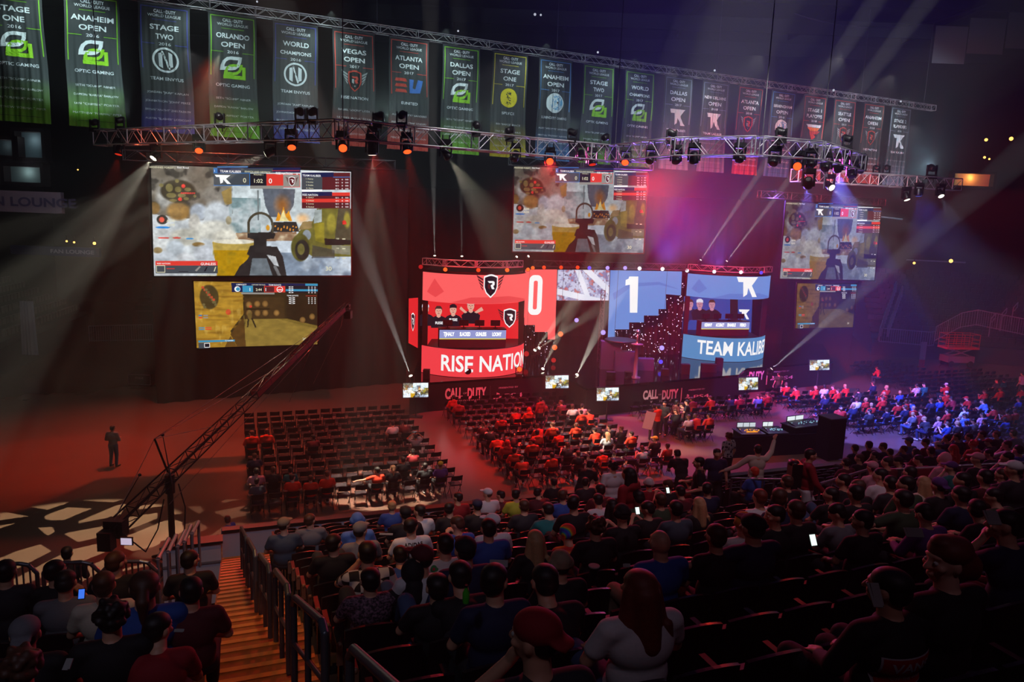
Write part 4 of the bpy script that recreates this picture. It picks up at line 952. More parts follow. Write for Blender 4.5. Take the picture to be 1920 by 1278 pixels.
# (px, py, lens, aim point (px, py, depth), cone deg, watts, colour, where)
HANG = [(222, 290, 'lens_dimred', (150, 700, 30), 40, 1500, RED, 'farthest left under the bent truss'),
        (373, 283, 'lens_red', (360, 1000, 19), 42, 1500, RED, 'above the left edge of the largest screen'),
        (547, 277, 'lens_red', (600, 960, 19), 38, 1900, RED, 'above the right half of the largest screen'),
        (643, 278, 'lens_red', (760, 1000, 12), 30, 1500, RED, 'brightest left of the truss bend'),
        (764, 285, 'lens_red', (860, 900, 22), 34, 2800, RED, 'under the ATLANTA OPEN banner'),
        (1031, 303, 'lens_red', (1010, 960, 12), 34, 2200, RED, 'brightest above the middle screen'),
        (1111, 309, 'lens_dimred', (1180, 900, 27), 36, 3600, RED, 'beside a dark lamp above the middle screen'),
        (1172, 305, 'lens_red', (1060, 860, 20), 34, 4200, RED, 'above the right edge of the middle screen'),
        (1301, 305, 'lens_dimred', (1300, 820, 34), 34, 3600, RED, 'under the gap between two TK banners'),
        (1495, 312, 'lens_red', (1480, 960, 11), 40, 1200, RED, 'rightmost of the lit red lamps'),
        (287, 297, 'lens_white', (60, 560, 27), 26, 2600, WHT, 'sending a wide pale beam down to the left'),
        (497, 289, 'lens_white', (250, 400, 27), 24, 1700, WHT, 'sending a flat pale beam across the largest screen top'),
        (698, 291, 'lens_white', (712, 640, 27), 22, 1500, WHT, 'sending a pale beam straight down right of the largest screen'),
        (842, 296, 'lens_white', (960, 470, 30), 30, 1500, WHT, 'fanning a pale beam toward the middle screen'),
        (1560, 352, 'lens_white', (1660, 430, 30), 26, 1500, (.8, .85, 1), 'sending a pale beam down right above the right screen'),
        (1515, 349, 'lens_blue', (1500, 700, 40), 30, 3000, BLU, 'blue, lowest above the right screen'),
        (1571, 320, 'lens_blue', (1640, 760, 40), 34, 9000, BLU, 'blue, inside the dense cluster at the truss end')]
for i, (px, py, lens, aim, deg, wt, col, where) in enumerate(HANG):
    Y = tdepth(px) if px < 1540 or 'cluster' in where else 33
    p = at(px, py, Y); a = at(*aim)
    lamp(p, a, lens, '%s stage lamp %s' % ({'lens_red': 'glowing red', 'lens_dimred': 'dim red', 'lens_white': 'bright white', 'lens_blue': 'lit'}[lens], where))
    spot(p + (a - p).normalized() * .06, a, deg, wt * (1.0 if col == RED else 6.5), col, .35 if col == RED else .2, .05, streaks if lens == 'lens_white' else None)
DARK = [(697, 272, 'beside the white lamp right of the largest screen'), (963, 300, 'under the yellow STAGE ONE banner'), (1091, 298, 'left one of the pair above the middle screen'), (1217, 304, 'above the right end of the middle screen'), (1268, 305, 'tilted to the left under a TK banner'), (1386, 302, 'under the NEW ORLEANS banner'),
        (1449, 308, 'turned down between red and TK banners'), (1521, 312, 'just right of the rightmost red lamp'), (1546, 318, 'left in the cluster at the truss end'), (1597, 332, 'lowest in the cluster at the truss end'), (1612, 322, 'rightmost in the cluster at the truss end'), (1583, 308, 'highest in the cluster at the truss end')]
for px, py, where in DARK:
    p = at(px, py, tdepth(px)); lamp(p, p + Vector((random.uniform(-.5, .5), -.6, -1)), None, 'dark unlit stage lamp ' + where, size=.95)
UP = [(180, 228, 27, 'leftmost on the bent truss'), (232, 224, 27, 'second from the left on the bent truss'), (410, 217, 25, 'before the ORLANDO banner'), (562, 208, 24.5, 'left one of two before the WORLD CHAMPIONS 2016 banner'), (590, 208, 24.5, 'right one of two before the WORLD CHAMPIONS 2016 banner'), (716, 216, 25.5, 'between the VEGAS and ATLANTA banners'),
      (756, 214, 26, 'large, before the ATLANTA 2017 banner'), (893, 233, 27.5, 'between the DALLAS and yellow banners'), (961, 243, 28, 'slanted before the yellow banner'), (1068, 246, 29, 'before the ANAHEIM 2017 banner'), (1138, 256, 29.5, 'boxy, at the lowest point of the truss'), (1255, 248, 27, 'before the DALLAS banner with TK'), (1458, 245, 25.5, 'before the BIRMINGHAM banner'), (1582, 258, 28, 'before the SEATTLE banner'),
      (1640, 313, 33, 'left of two on the rear truss'), (1663, 313, 33, 'right of two on the rear truss')]
UPP = []
for px, py, Y, where in UP:
    p = at(px, py, tdepth(px) if Y < 31 else onz(px, 340, 13.1).y)
    lamp(p, p + Vector((random.uniform(-.6, .6), .8, .25)), None, 'dark upright stage lamp ' + where, up=True, size=.85, group='lamps standing on the trusses'); UPP.append(p)
# cool white light thrown on the banners by the standing lamps
for i, w_ in ((1, 950), (3, 1300), (5, 1300), (7, 1000), (9, 900), (11, 900), (12, 900), (13, 1000)):
    p = UPP[i] + Vector((0, .35, .1)); k = [1.2, 0, 0, 3.2, 0, 5.6, 0, 7.6, 0, 10, 0, 12.4, 14.5, 17][i] if i != 1 else .8
    a = bt(k); a.z = 17.2; spot(p, a, 46, w_ * 2.6, (.72, .98, 1.0), .6, .15)
pe = at(1745, 314, 42); a = at(1600, 262, 58)
lamp(pe, a, 'lens_white', 'bright cool stage lamp at the right end shining left along the banners', up=True, size=1.2, group='lamps standing on the trusses'); spot(pe, at(1650, 275, 60), 44, 30000, (.5, .8, 1.0), .6)
# lit lamps at the far right end of the rear truss
for px, py, lens, aim, deg, wt, col, where in [(1701, 375, 'lens_white', (1760, 560, 38), 20, 500, (.9, .92, 1), 'small, warm, below the rear truss'), (1765, 368, 'lens_white', (1850, 560, 36), 34, 2300, (.55, .65, 1), 'strongest, at the far right end of the rear truss'), (1722, 368, 'lens_blue', (1700, 700, 40), 30, 4000, BLU, 'narrow blue, below the rear truss')]:
    p = at(px, py, 40); a = at(*aim); lamp(p, a, lens, 'lit stage lamp ' + where); spot(p + (a - p).normalized() * .06, a, deg, wt, col, .3)
# floor level beam lamps
for px, py, Y, aim, deg, wt, col, where in [(770, 704, 39, (672, 440, 36), 5, 1500, (1, .95, .9), 'at the left foot of the red booth'), (1003, 656, 44, (1065, 575, 42), 7, 900, WHT, 'upper of the pair right of the red booth'), (1011, 652, 44, (1090, 600, 42), 7, 700, WHT, 'right of the pair right of the red booth'), (1018, 691, 43, (1062, 600, 41), 7, 900, WHT, 'low behind a television'),
                                            (1082, 702, 42, (1145, 570, 40), 9, 1300, (1, .95, .8), 'left on the middle of the deck'), (1101, 710, 42, (1140, 600, 40), 10, 900, (1, .95, .8), 'right on the middle of the deck'), (1167, 709, 42.5, (1167, 640, 42), 10, 300, (.85, .85, 1), 'between the riser and the trophy'), (1226, 704, 44, (1235, 640, 43), 10, 200, (.85, .85, 1), 'right of the trophy'), (1447, 691, 45, (1600, 560, 44), 5, 1500, (.8, .85, 1), 'on the far right of the deck')]:
    p = at(px, py, Y); a = at(*aim); lamp(p, a, 'lens_white', 'white beam lamp on the deck ' + where, up=True, size=.7, group='lamps standing on the deck'); spot(p + (a - p).normalized() * .06, a, deg * 1.2, wt * 125, col, .2, .02)
for px, py, Y, lens, where in [(825, 688, 41, 'lens_dimred', 'before the letter R'), (877, 695, 40.4, None, 'unlit, before the letter S'), (1127, 712, 42, None, 'unlit, at the left foot of the riser')]:
    p = at(px, py, Y); lamp(p, p + Vector((0, -1, .1)), lens, 'large round stage lamp on the deck ' + where, up=True, size=1.25, group='lamps standing on the deck')
p = at(974, 692, 41.2); lamp(p, p + Vector((0, -1, .12)), 'lens_red', 'glaring red stage lamp at the right end of the RISE NATION screen', up=True, group='lamps standing on the deck'); spot(p + Vector((0, -.1, 0)), p + Vector((0, -4, .2)), 120, 350, RED, .6)
# small beams above the stage truss
for px, py, aim, deg, wt, where in [(815, 479, (812, 300, 40), 2.6, 420, 'leftmost above the red booth'), (866, 480, (864, 330, 40), 2.4, 160, 'second above the red booth'), (969, 481, (1030, 400, 40), 2.4, 200, 'above the seam of booth and 0 wall'), (991, 480, (1060, 410, 40), 2.4, 160, 'above the 0'),
                                    (1314, 487, (1440, 300, 42), 2.6, 900, 'left one above the blue booth'), (1363, 489, (1500, 310, 42), 2.6, 900, 'right one above the blue booth')]:
    Y = 43 if px < 1100 else 48; p = at(px, py, Y); a = at(aim[0], aim[1], Y - 2)
    lamp(p, a, 'lens_white', 'small white beam lamp on the stage truss, ' + where, up=True, size=.5, group='beam lamps above the stage truss'); spot(p + (a - p).normalized() * .05, a, deg * 1.5, wt * 360, (1, .97, .95), .1, .02)
# round lamps in the stage truss
for px, py, lens, where in [(789, 500, 'ball_dimred', 'leftmost, dark red'), (835, 505, 'ball_orange', 'first orange from the left'), (897, 506, 'ball_red', 'brightest red over the booth'), (951, 506, 'ball_orange', 'orange, right of the header shield'), (990, 505, 'ball_orange', 'left of the 0'), (999, 502, 'ball_orange', 'small, left above the 0'), (1020, 501, 'ball_red', 'directly above the 0'), (1052, 501, 'ball_red', 'over the left edge of the aerial screen'), (1083, 501, 'ball_red', 'over the middle of the aerial screen'),
                            (1105, 502, 'ball_blue', 'over the right half of the aerial screen'), (1139, 502, 'ball_pale', 'over the right edge of the aerial screen'), (1172, 502, 'ball_pale', 'left above the 1'), (1199, 503, 'ball_white', 'right above the 1'), (1242, 504, 'ball_white', 'large, over the blue score wall'), (1288, 507, 'ball_white', 'over the left edge of the blue booth'), (1339, 509, 'ball_white', 'over the middle of the blue booth'), (1389, 510, 'ball_white', 'over the TK of the blue booth'), (1427, 511, 'ball_blue', 'rightmost, blue')]:
    Y = 40.6 if px < 985 else (45 if px < 1285 else 48); p = at(px, py, Y); t = thing('round_lamp', 'round lamp on the stage truss %s' % where, 'stage lamp', p, 0, 'round lamps along the stage truss')
    MB().lathe([(.05, .16), (.12, .1), (.13, -.0), (.12, -.0)], n=14, M=Matrix.Rotation(math.radians(90), 3, 'X') @ Matrix.Scale(-1, 3, (0, 0, 1))).build('housing', BLK2, t); MB().ball((0, -.03, 0), .115, 14, 8, sc=(1, .5, 1)).build('lens', G[lens], t)
# ---- added wash spots, mostly without fixtures, over audience, stage and air
spot(at(1031, 300, 28), at(1010, 560, 40), 64, 15000, (1, .02, .03), .9)
spot(at(700, 285, 27), at(760, 560, 36), 60, 6000, (1, .02, .01), .9)
spot((9, 43, 12.4), (9.5, 41.5, 4), 110, 7500, (.34, .08, 1.0), 1.0, .3)
spot((4.5, 42.5, 12.4), (4, 41, 4), 100, 8000, (1, .04, .12), 1.0, .3)
spot((15, 45, 12.6), (17, 43, 4), 105, 5500, (.27, .12, 1.0), 1.0, .3)
spot((21, 40, 12.5), (26, 36, 0), 66, 17000, (.10, .13, 1.0), .8, .3)
spot((33, 38, 14), (34, 38, 0), 62, 13000, (.12, .12, 1.0), .8, .3)
spot((36, 36, 15), (46, 58, 4), 100, 3000, (.22, .16, .75), 1.0, .4)
spot((13, 36, 12.4), (16, 26, 0), 60, 2200, (.8, .05, .35), .8, .3)
spot((2, 34, 13), (10, 8, 6), 50, 2600, (.85, .06, .35), .8, .3)
spot((12, 33, 13), (16, 10, 6), 55, 3600, (.75, .06, .45), .8, .3)
spot((2, 33, 12.8), (2.5, 33, 0), 62, 12000, (1, .035, .02), .8, .3)
spot((-7, 30, 12.8), (-6.5, 30, 0), 60, 3000, (1, .04, .02), .9, .3)
spot(at(1200, 330, 31), at(1330, 450, 40), 75, 52000, (1, .02, .05), .9, .3)
spot(at(1245, 500, 43.5), at(1290, 320, 40), 100, 24000, (.22, .10, 1), 1.0, .3)
spot(at(1345, 500, 45.5), at(1350, 330, 40), 90, 15000, (.2, .12, 1), 1.0, .3)
spot(at(643, 285, 26), at(735, 560, 30), 50, 2600, (1, .02, .02), .9, .2)
# added fill spots standing in for house light: near bank, white boards
spot((-3, -4, 19), (-4, 6, 7), 44, 420, (.75, .75, 1), .8, .3)
spot((5, 5, 23), rd(8.5, 14, 3.5), 46, 1500, (.9, .6, .74), .9, .4)
spot((3, -6, 25), (5, 9, 5), 70, 330, (.86, .58, .78), 1.0, .5)
spot((24, 2, 26), (18, 12, 4), 70, 600, (.9, .42, .62), 1.0, .5)
spot((0, 3, 20), (-4.5, 17.6, 2.5), 40, 1300, (.82, .78, 1.0), .8, .3)

for k in range(0, 20, 2):  # added downlights without fixtures, bringing out lettering and folds of the banners
    q = bt(k + .5); spot(q + bn * 1.7 + Vector((0, 0, .2)), q + Vector((0, 0, -4.2)), 118, 380 if k < 8 else 300, (.75, 1.0, .95), .8, .05)
for i in range(len(TP) - 1):  # added fill spots that brighten the bent lighting truss
    m_ = (TP[i] + TP[i + 1]) / 2; spot(m_ + Vector((.5, -2.6, 2.6)), m_, 110, 430, (1, .95, .98), .8, .05)
spot(Vector((19.5, 38, 15.6)), Vector((19.2, 40.6, 13.1)), 120, 420, (.95, .92, 1), .8, .05)  # added fill spot for the rear truss
# ---------------------------------------------------------------- hall shell
def struct(o): o['kind'] = 'structure'; return o
floor_m = mat('arena_floor', (118, 86, 74), .24, 0, .1, .7, 0, .4)
o = MB().box((7, 34, -.15), (110, 88, .3)).build('floor', floor_m); struct(o)
wm = mat('hall_wall', (26, 26, 30), .85)
for nm, c, s in (('wall_back', (7, 78.2, 15), (110, .4, 30)), ('wall_left', (-48.2, 34, 15), (.4, 88.8, 30)), ('wall_right', (62.2, 34, 15), (.4, 88.8, 30)), ('wall_front', (7, -10.2, 15), (110, .4, 30)), ('ceiling', (7, 34, 30.2), (110.8, 88.8, .4))):
    struct(MB().box(c, s).build(nm, wm))
# roof steelwork seen faintly
b = MB()
for i in range(9): b.box((7, 6 + i * 9, 27.6), (108, .25, 1.2))
for i in range(10): b.box((-40 + i * 11, 34, 28.6), (.25, 86, .6))
struct(b.build('trim_1', mat('roof_steel', (34, 34, 40), .7)))

# ---------------------------------------------------------------- near seating bank (steps)
step_m = mat('bank_concrete', (36, 33, 36), .8)
AR0, AR1 = -.33, .80
def bank(name, r0, r1, k0, k1):
    b = MB()
    for k in range(k0, k1):
        d1 = DF - PITCH * k; d0 = d1 - PITCH; z = row_z(k)
        P = [rd(r0, d0, 0), rd(r1, d0, 0), rd(r1, d1, 0), rd(r0, d1, 0)]
        b.prism([p + Vector((0, 0, max(0, z - 1.2))) for p in P], (0, 0, z - max(0, z - 1.2)))
    return struct(b.build(name, step_m))
bank('floor_seating_bank_right', AR1 + .002, 44, 0, 26)
bank('floor_seating_bank_left', -16, AR0 - .002, 10, 26)
# aisle steps: painted timber treads, two to a row
trm = bpy.data.materials.new('aisle_tread'); trm.use_nodes = True; nt = trm.node_tree; bs = nt.nodes['Principled BSDF']; bs.inputs['Roughness'].default_value = .5
tc = nt.nodes.new('ShaderNodeTexCoord'); nz = nt.nodes.new('ShaderNodeTexNoise'); nz.inputs['Scale'].default_value = 9; cr = nt.nodes.new('ShaderNodeValToRGB')
cr.color_ramp.elements[0].color = lin((120, 66, 34)); cr.color_ramp.elements[1].color = lin((168, 98, 50)); nt.links.new(tc.outputs['Object'], nz.inputs['Vector']); nt.links.new(nz.outputs['Fac'], cr.inputs[0]); nt.links.new(cr.outputs[0], bs.inputs['Base Color'])
b = MB(); nb = MB()
for k in range(0, 25):
    for h in (0, 1):
        d1 = DF - PITCH * k - h * PITCH / 2 + .0; d0 = d1 - PITCH / 2; z = row_z(k) + (h - 1) * RISE / 2 + RISE / 2
        P = [rd(AR0, d0, max(0, z - 1)), rd(AR1, d0, max(0, z - 1)), rd(AR1, d1, max(0, z - 1)), rd(AR0, d1, max(0, z - 1))]; b.prism(P, (0, 0, z - max(0, z - 1)))
        P = [rd(AR0 + .03, d1 - .06, z + .001), rd(AR1 - .03, d1 - .06, z + .001), rd(AR1 - .03, d1 + .012, z + .001), rd(AR0 + .03, d1 + .012, z + .001)]; nb.prism(P, (0, 0, .012))
st_ = thing('aisle_stair', 'long flight of orange lit wooden steps down the left aisle', 'stairs', (0, 0, 0)); st_['kind'] = 'structure'
b.build('treads', trm, st_); nb.build('nosing', mat('nosing_paint', (196, 128, 60), .4), st_)
# aisle handrails
rm = mat('rail_grey', (96, 104, 112), .35, .5)
def bankz(d): return ZF + RISE / PITCH * (DF - d)
ordw = ['nearest the camera', 'second from the camera', 'third from the camera', 'fourth from the camera', 'fifth from the camera', 'farthest down the aisle']
RL = [(2.4, 4.45, .84, .67), (5.2, 6.55, .60, .48), (7.1, 8.5, .47, .42), (8.8, 10.3, .37, .31), (10.6, 12.9, .26, .2), (13.2, 15.7, .18, .12)]
for i, (d0, d1, rr, re) in enumerate(RL):
    o = rd(rr, d0, bankz(d0)); t = thing('aisle_handrail', 'grey tubular handrail in the aisle, ' + ordw[i], 'handrail', o, 0, 'handrails down the middle of the aisle')
    def q(d, h): return rd(rr + (re - rr) * (d - d0) / (d1 - d0), d, bankz(d) + h) - o
    b = MB(); b.path([q(d0, .0), q(d0, .84), q(d0 + .1, .92), q(d1 - .1, .92), q(d1, .84), q(d1, -.02)], .032, 10); b.build('frame', rm, t)
    b = MB(); b.tube(q(d0, .45), q(d1, .45), .022, 8); b.build('mid_rail', rm, t)
    b = MB(); m_ = (d0 + d1) / 2; b.tube(q(m_, -.05), q(m_, .92), .028, 8); b.build('middle_post', rm, t)

# dasher wall between bank and arena floor
WD = 18.32
struct(MB().prism([rd(AR0, 17.95, 0), rd(44, 17.95, 0), rd(44, WD, 0), rd(AR0, WD, 0)], (0, 0, 2.1)).build('floor_landing', step_m))
def wallseg(name, r0, r1, d, z0, z1, m, th=.16):
    b = MB(); b.prism([rd(r0, d, z0), rd(r1, d, z0), rd(r1, d + th, z0), rd(r0, d + th, z0)], (0, 0, z1 - z0)); return b.build(name, m)
board = mat('board_white', (196, 192, 206), .5, noise=.04)
struct(wallseg('wall_dasher', AR1 - 1.1, 44, WD, 0, 2.74, board)); struct(wallseg('trim_2', AR1 - 1.1, 44, WD - .03, 2.74, 2.82, mat('rail_cap_dark', (30, 24, 26), .4), .24))
# white box landing at the aisle foot
p = rd(-.95, 17.9, 1.86); t = thing('landing_box', 'white boxed wall with dark top beside the foot of the aisle', 'partition', p, PHI)
MB().box((0, 0, .15), (1.25, .3, 1.5)).build('panel', board, t); MB().box((0, 0, .93), (1.35, .4, .06)).build('cap', mat('rail_cap_dark', (30, 24, 26)), t); MB().box((0, -.165, .45), (1.25, .03, .05)).build('ledge', mat('ledge_grey', (120, 118, 128), .5), t)
mpw = lambda u, v, o: rd(AR1 - .3 + u, WD - o, v + 1.62)
d = Dec(); M2 = {'dk': mat('sign_dark', (22, 18, 26), .6), 'lt': mat('sign_light', (200, 196, 206), .6)}
def wsign(u, lab, s1, s2):
    d = Dec(); d.rect(u, .68, u + .46, 1.02, 'dk'); d.text(s1, u + .23, .84, .12, 'lt', bold=.02); d.text(s2, u + .23, .72, .06, 'lt')
    o = d.build('wall_sign', mpw, M2, off=.02); tag(o, lab, 'sign')
wsign(.38, 'small dark sign reading US SEATS on the white boards by the aisle', 'US', 'SEATS'); wsign(3.0, 'small dark sign on the white boards behind the front row men', 'US', 'SEATS')
# thin metal fence standing in front of the crossing gangway at the right
def rail_run(lab, A, B, h, n=0, name='guard_rail', posts=6, cat='railing', mid=True):
    t = thing(name, lab, cat, A); B = B - A; b = MB(); b.tube((0, 0, h), B + Vector((0, 0, h)), .03, 8)
    if mid: b.tube((0, 0, h * .5), B + Vector((0, 0, h * .5)), .018, 6)
    b.build('rail', mat('rail_steel', (150, 150, 156), .3, .8), t)
    for i in range(posts): q = B * (i / (posts - 1)); MB().tube(q, q + Vector((0, 0, h)), .024, 6).build('post', mat('rail_steel', (150, 150, 156)), t)
    return t
GK = 9                                                    # gangway row
def bankpt(px, py, h): p = onbank(px, py, h); return p
for lab, x0, y0, x1, y1 in [('short steel rail behind the standing group at the gangway', 1372, 897, 1474, 899), ('steel rail running right from the walking man', 1538, 907, 1628, 880), ('dark rail before the right hand rows', 1640, 882, 1925, 866)]:
    A, B = bankpt(x0, y0, .95), bankpt(x1, y1, .95)
    A.z -= .95; B.z -= .95; rail_run(lab, A, B, .95)

# ---------------------------------------------------------------- chairs
cb = mat('chair_black', (10, 9, 10), .45, 0, .1, 30, 0, .3); cf = mat('chair_frame', (16, 15, 16), .4, .3); pad = mat('chair_pad', (62, 54, 58), .2, 0, .08, 30, 0, .8)
def make_chair():
    t = thing('folding_chair', 'x', 'chair')
    b = MB(); b.box((0, .02, .455), (.42, .40, .035)); b.box((0, .02, .476), (.38, .36, .015)); b.build('seat', pad, t)
    b = MB(); n = 8
    for i in range(n):
        a0, a1 = -.5 + i / n, -.5 + (i + 1) / n
        f = lambda a: Vector((a * .43, -.21 - .05 * (1 - (2 * a) ** 2), 0))
        p, q = f(a0), f(a1)
        b.prism([p + Vector((0, 0, .67)), q + Vector((0, 0, .67)), q + Vector((0, .02, .67)), p + Vector((0, .02, .67))], (0, -.02, .19))
    b.build('backrest', cb, t)
    for s in (-1, 1):
        MB().path([Vector((s * .21, .24, 0)), Vector((s * .21, -.1, .46)), Vector((s * .21, -.24, .86))], .012, 6).build('leg', cf, t)
        MB().tube((s * .2, -.26, 0), (s * .2, .12, .45), .012, 6).build('leg', cf, t)
    return t
chair0 = make_chair(); _cu = [0]
ORD = ['first', 'second', 'third', 'fourth', 'fifth', 'sixth', 'seventh', 'eighth', 'ninth', 'tenth', 'eleventh', 'twelfth', 'thirteenth', 'fourteenth', 'fifteenth', 'sixteenth', 'seventeenth', 'eighteenth', 'nineteenth', 'twentieth'] 
ORD += [t_ + '-' + o_ for t_ in ('twenty', 'thirty', 'forty', 'fifty', 'sixty') for o_ in ORD[:9] + ['plus']]
ORD = ORD[:20] + ORD[20:]
rng = random.Random(11)
CH = {}      # (block, row, seat) -> plan position
def chair(r, d, yaw, lab, group):
    t = chair0 if not _cu[0] else dup(chair0); _cu[0] = 1
    t.location = rd(r, d); t.rotation_euler = (0, 0, PHI + yaw); t['label'] = lab; t['group'] = group
    return t
def block(key, word, r0, n, dd, d0, rows, pitch, ok=lambda i, j: True, yaw=0, mk=True):
    for j in range(rows):
        for i in range(n):
            if not ok(i, j): continue
            rr = r0 + i * dd + rng.uniform(-.02, .02); d = d0 + j * pitch + rng.uniform(-.02, .02)
            CH[(key, j, i)] = (rr, d)
            if mk: chair(rr, d, yaw + rng.uniform(-.05, .05), 'black folding chair, %s row from the boards, %s from crane side, %s' % (ORD[j], ORD[i], word), 'folding chairs on the arena floor')
block('A', 'block beside crane', .75, 13, .59, 25.9, 12, .98)
block('B', 'block before red booth', 10.6, 12, .59, 25.9, 13, .98, ok=lambda i, j: not (j > 11 and i < 1))
# farther blocks: past the first 300 chairs, one object holds the rest
block('C', '', 20.6, 13, .6, 29.6, 6, 1.0, ok=lambda i, j: not (j < 3 and i > 2), mk=False)
block('D', '', 30.2, 34, .62, 25.4, 17, 1.02, ok=lambda i, j: (30.2 + i * .62) < 52 and (25.4 + j * 1.02) < 44.5 and not (j < 3 and i < 4) and i not in (16, 17) and not (j > 12 and i > 26) and not (rd(30.2 + i * .62, 25.4 + j * 1.02).y > 44.4 and rd(30.2 + i * .62, 25.4 + j * 1.02).x < 25), mk=False)
b = MB(); src = [(c.data, c.name) for c in chair0.children]
sv = []; sf = []
for me, _ in src:
    o_ = len(sv); sv += [v.co.copy() for v in me.vertices]; sf += [tuple(o_ + i for i in p.vertices) for p in me.polygons]
for key, (rr, d) in CH.items():
    if key[0] in 'CD':
        M = Matrix.Translation(rd(rr, d)) @ Matrix.Rotation(PHI + rng.uniform(-.06, .06), 4, 'Z'); b.add([M @ v for v in sv], sf)
o = b.build('folding_chairs', cb); tag(o, 'the many far black folding chairs around and beyond the mixing desks', 'chairs', kind='stuff')

# ---------------------------------------------------------------- fixed seats on the bank
sm_ = mat('seat_shell', (36, 20, 24), .33, 0, .1); sp_ = mat('seat_metal', (26, 24, 26), .4, .6); sw_ = mat('seat_cushion', (30, 22, 28), .6); am_ = mat('armrest_tan', (140, 96, 72), .45)
def make_seat(end=False):
    t = thing('stadium_seat', 'x', 'seat')
    b = MB(); n = 8; pr = []
    for i in range(n + 1):
        a = -.5 + i / n; top = .93 - .05 * (2 * a) ** 2; y = -.20 - .05 * (1 - (2 * a) ** 2)
        pr.append((a * .47, y, top))
    for (x0, y0, t0), (x1, y1, t1) in zip(pr, pr[1:]):
        b.prism([(x0, y0, .42), (x1, y1, .42), (x1, y1 - .07, t1), (x0, y0 - .07, t0)], (0, .03, 0))
    b.build('backrest', sm_, t)
    b = MB(); b.box((0, -.14, .58), (.44, .07, .34), M=Matrix.Rotation(-.12, 3, 'X')); o = b.build('seat_pan', sw_, t)
    for s in (-1, 1):
        b = MB(); b.box((s * .26, -.14, .33), (.03, .12, .66)); b.box((s * .26, -.14, .02), (.05, .3, .03)); b.build('standard', sp_, t)
    b = MB(); b.box((-.26, .0, .67), (.05, .34, .03)); b.build('armrest', sp_, t)
    if end: MB().box((-.27, -.19, .62), (.05, .03, .19)).ball((-.27, -.19, .715), .026, 10, 6).build('end_cap', am_, t)
    return t
seatE, seat0 = make_seat(True), make_seat(); _su = {0: 0, 1: 0}
SR0 = 1.10; SSP = .53
SEATS = {}
for k in range(0, 20):
    for i in range(0, 66): SEATS[('R', k, i)] = (SR0 + i * SSP, row_d(k) - .05, row_z(k))
for k in range(11, 20):
    for i in range(0, 14): SEATS[('L', k, i)] = (AR0 - .36 - i * SSP, row_d(k) - .05, row_z(k))
def proj(p):
    c = ROT.transposed() @ (p - CAM)
    return (960 + F * c.x / -c.z, 639 - F * c.y / -c.z, -c.z) if c.z < -.2 else (0, 0, -1)
SEATPOS = {}
cand = []
for key, (r_, d_, z_) in SEATS.items():
    p = rd(r_, d_, z_); x, y, w_ = proj(p + Vector((0, 0, .8)))
    if w_ < .9 or not (-60 < x < 1990 and 300 < y < 1340): continue
    if key[0] == 'R' and key[1] in (4, 5, 6) and 1330 < x < 1560: continue      # gangway landing
    cand.append((w_, key, p, x, y))
cand.sort(key=lambda a: a[0]); NS = 299
near, far = cand[:NS], cand[NS:]
for w_, key, p, x, y in cand: SEATPOS[key] = p
for w_, key, p, x, y in near:
    e = 1 if key[2] == 0 else 0
    t = (seatE if e else seat0)
    if _su[e]: t = dup(t)
    _su[e] = 1
    t.location = p; t.rotation_euler = (0, 0, PHI)
    t['label'] = 'dark fixed seat, %s row above the boards, %s %s' % (ORD[key[1]], ORD[key[2]], 'along from the aisle handrails' if key[0] == 'R' else 'from the aisle toward the barriers')
    t['group'] = 'fixed seats on the near bank'
sv = []; sf = []; smm = []
for ci, c in enumerate(seat0.children):
    o_ = len(sv); sv += [v.co.copy() for v in c.data.vertices]; sf += [tuple(o_ + i for i in pl.vertices) for pl in c.data.polygons]; smm += [0 if c.name.startswith('backrest') else 1] * len(c.data.polygons)
b = MB()
for w_, key, p, x, y in far:
    M = Matrix.Translation(p) @ Matrix.Rotation(PHI, 4, 'Z'); o_ = len(b.v); b.v += [tuple(M @ v) for v in sv]; b.f += [tuple(o_ + i for i in f) for f in sf]; b.m += smm; b.smooth += [False] * len(sf)
o = b.build('stadium_seats', [sm_, sp_]); tag(o, 'the many farther fixed seats of the near bank', 'seats', kind='stuff')
aj = [(k, rd(AR1 + .05, row_d(k) - .05, row_z(k))) for k in range(0, 19)]

# ---------------------------------------------------------------- mixing desks by the boards
def console(lab, A, B, kind):
    mp = vplane(A, B); c = mp(mp.L / 2, 0, 0); t = thing('mixing_desk', lab, 'desk', c, math.atan2(mp.e.y, mp.e.x)); L = mp.L
    MB().box((0, 0, .5), (L, .9, 1.0)).build('skirt', mat('skirt_black', (4, 4, 5), .9, noise=.02, spec=.1), t); MB().box((0, 0, 1.02), (L + .1, 1.0, .05)).build('table_top', BLK2, t)
    R = Matrix.Rotation(math.radians(14), 3, 'X')
    MB().box((0, -.05, 1.08), (L * .86, .62, .06), M=R).build('control_surface', mat('console_grey', (46, 44, 50), .4), t)
    for i in range(3 if kind else 2):
        w = L * .27; x = -L * .29 + i * w * 1.05
        f = MB().box((x, .3, 1.24), (w, .05, .30)).build('display', BLK, t)
        MB().box((x, .27, 1.24), (w * .94, .01, .26)).build('lit_screen', glow('console_screen' if kind else 'console_white', (206, 214, 222) if kind else (235, 245, 250), 1.0), f)
    b = MB(); rg = random.Random(3)
    for i in range(26): b.box((rg.uniform(-L * .4, L * .4), rg.uniform(-.3, .1), 1.13), (.05, .03, .012))
    o = b.build('button_lights', glow('button_amber', (255, 170, 60), 1.6) if kind else glow('button_cyan', (160, 220, 240), 1.2), t); o['kind'] = 'stuff'
    if kind: MB().box((0, -.3, 1.1), (L * .5, .03, .04)).build('fader_glow', glow('fader_orange', (255, 150, 30), 1.3), t)
    return t
console('mixing desk with three pale displays and amber buttons', at(1383, 814, 33.6), at(1424, 815, 33.8), 1)
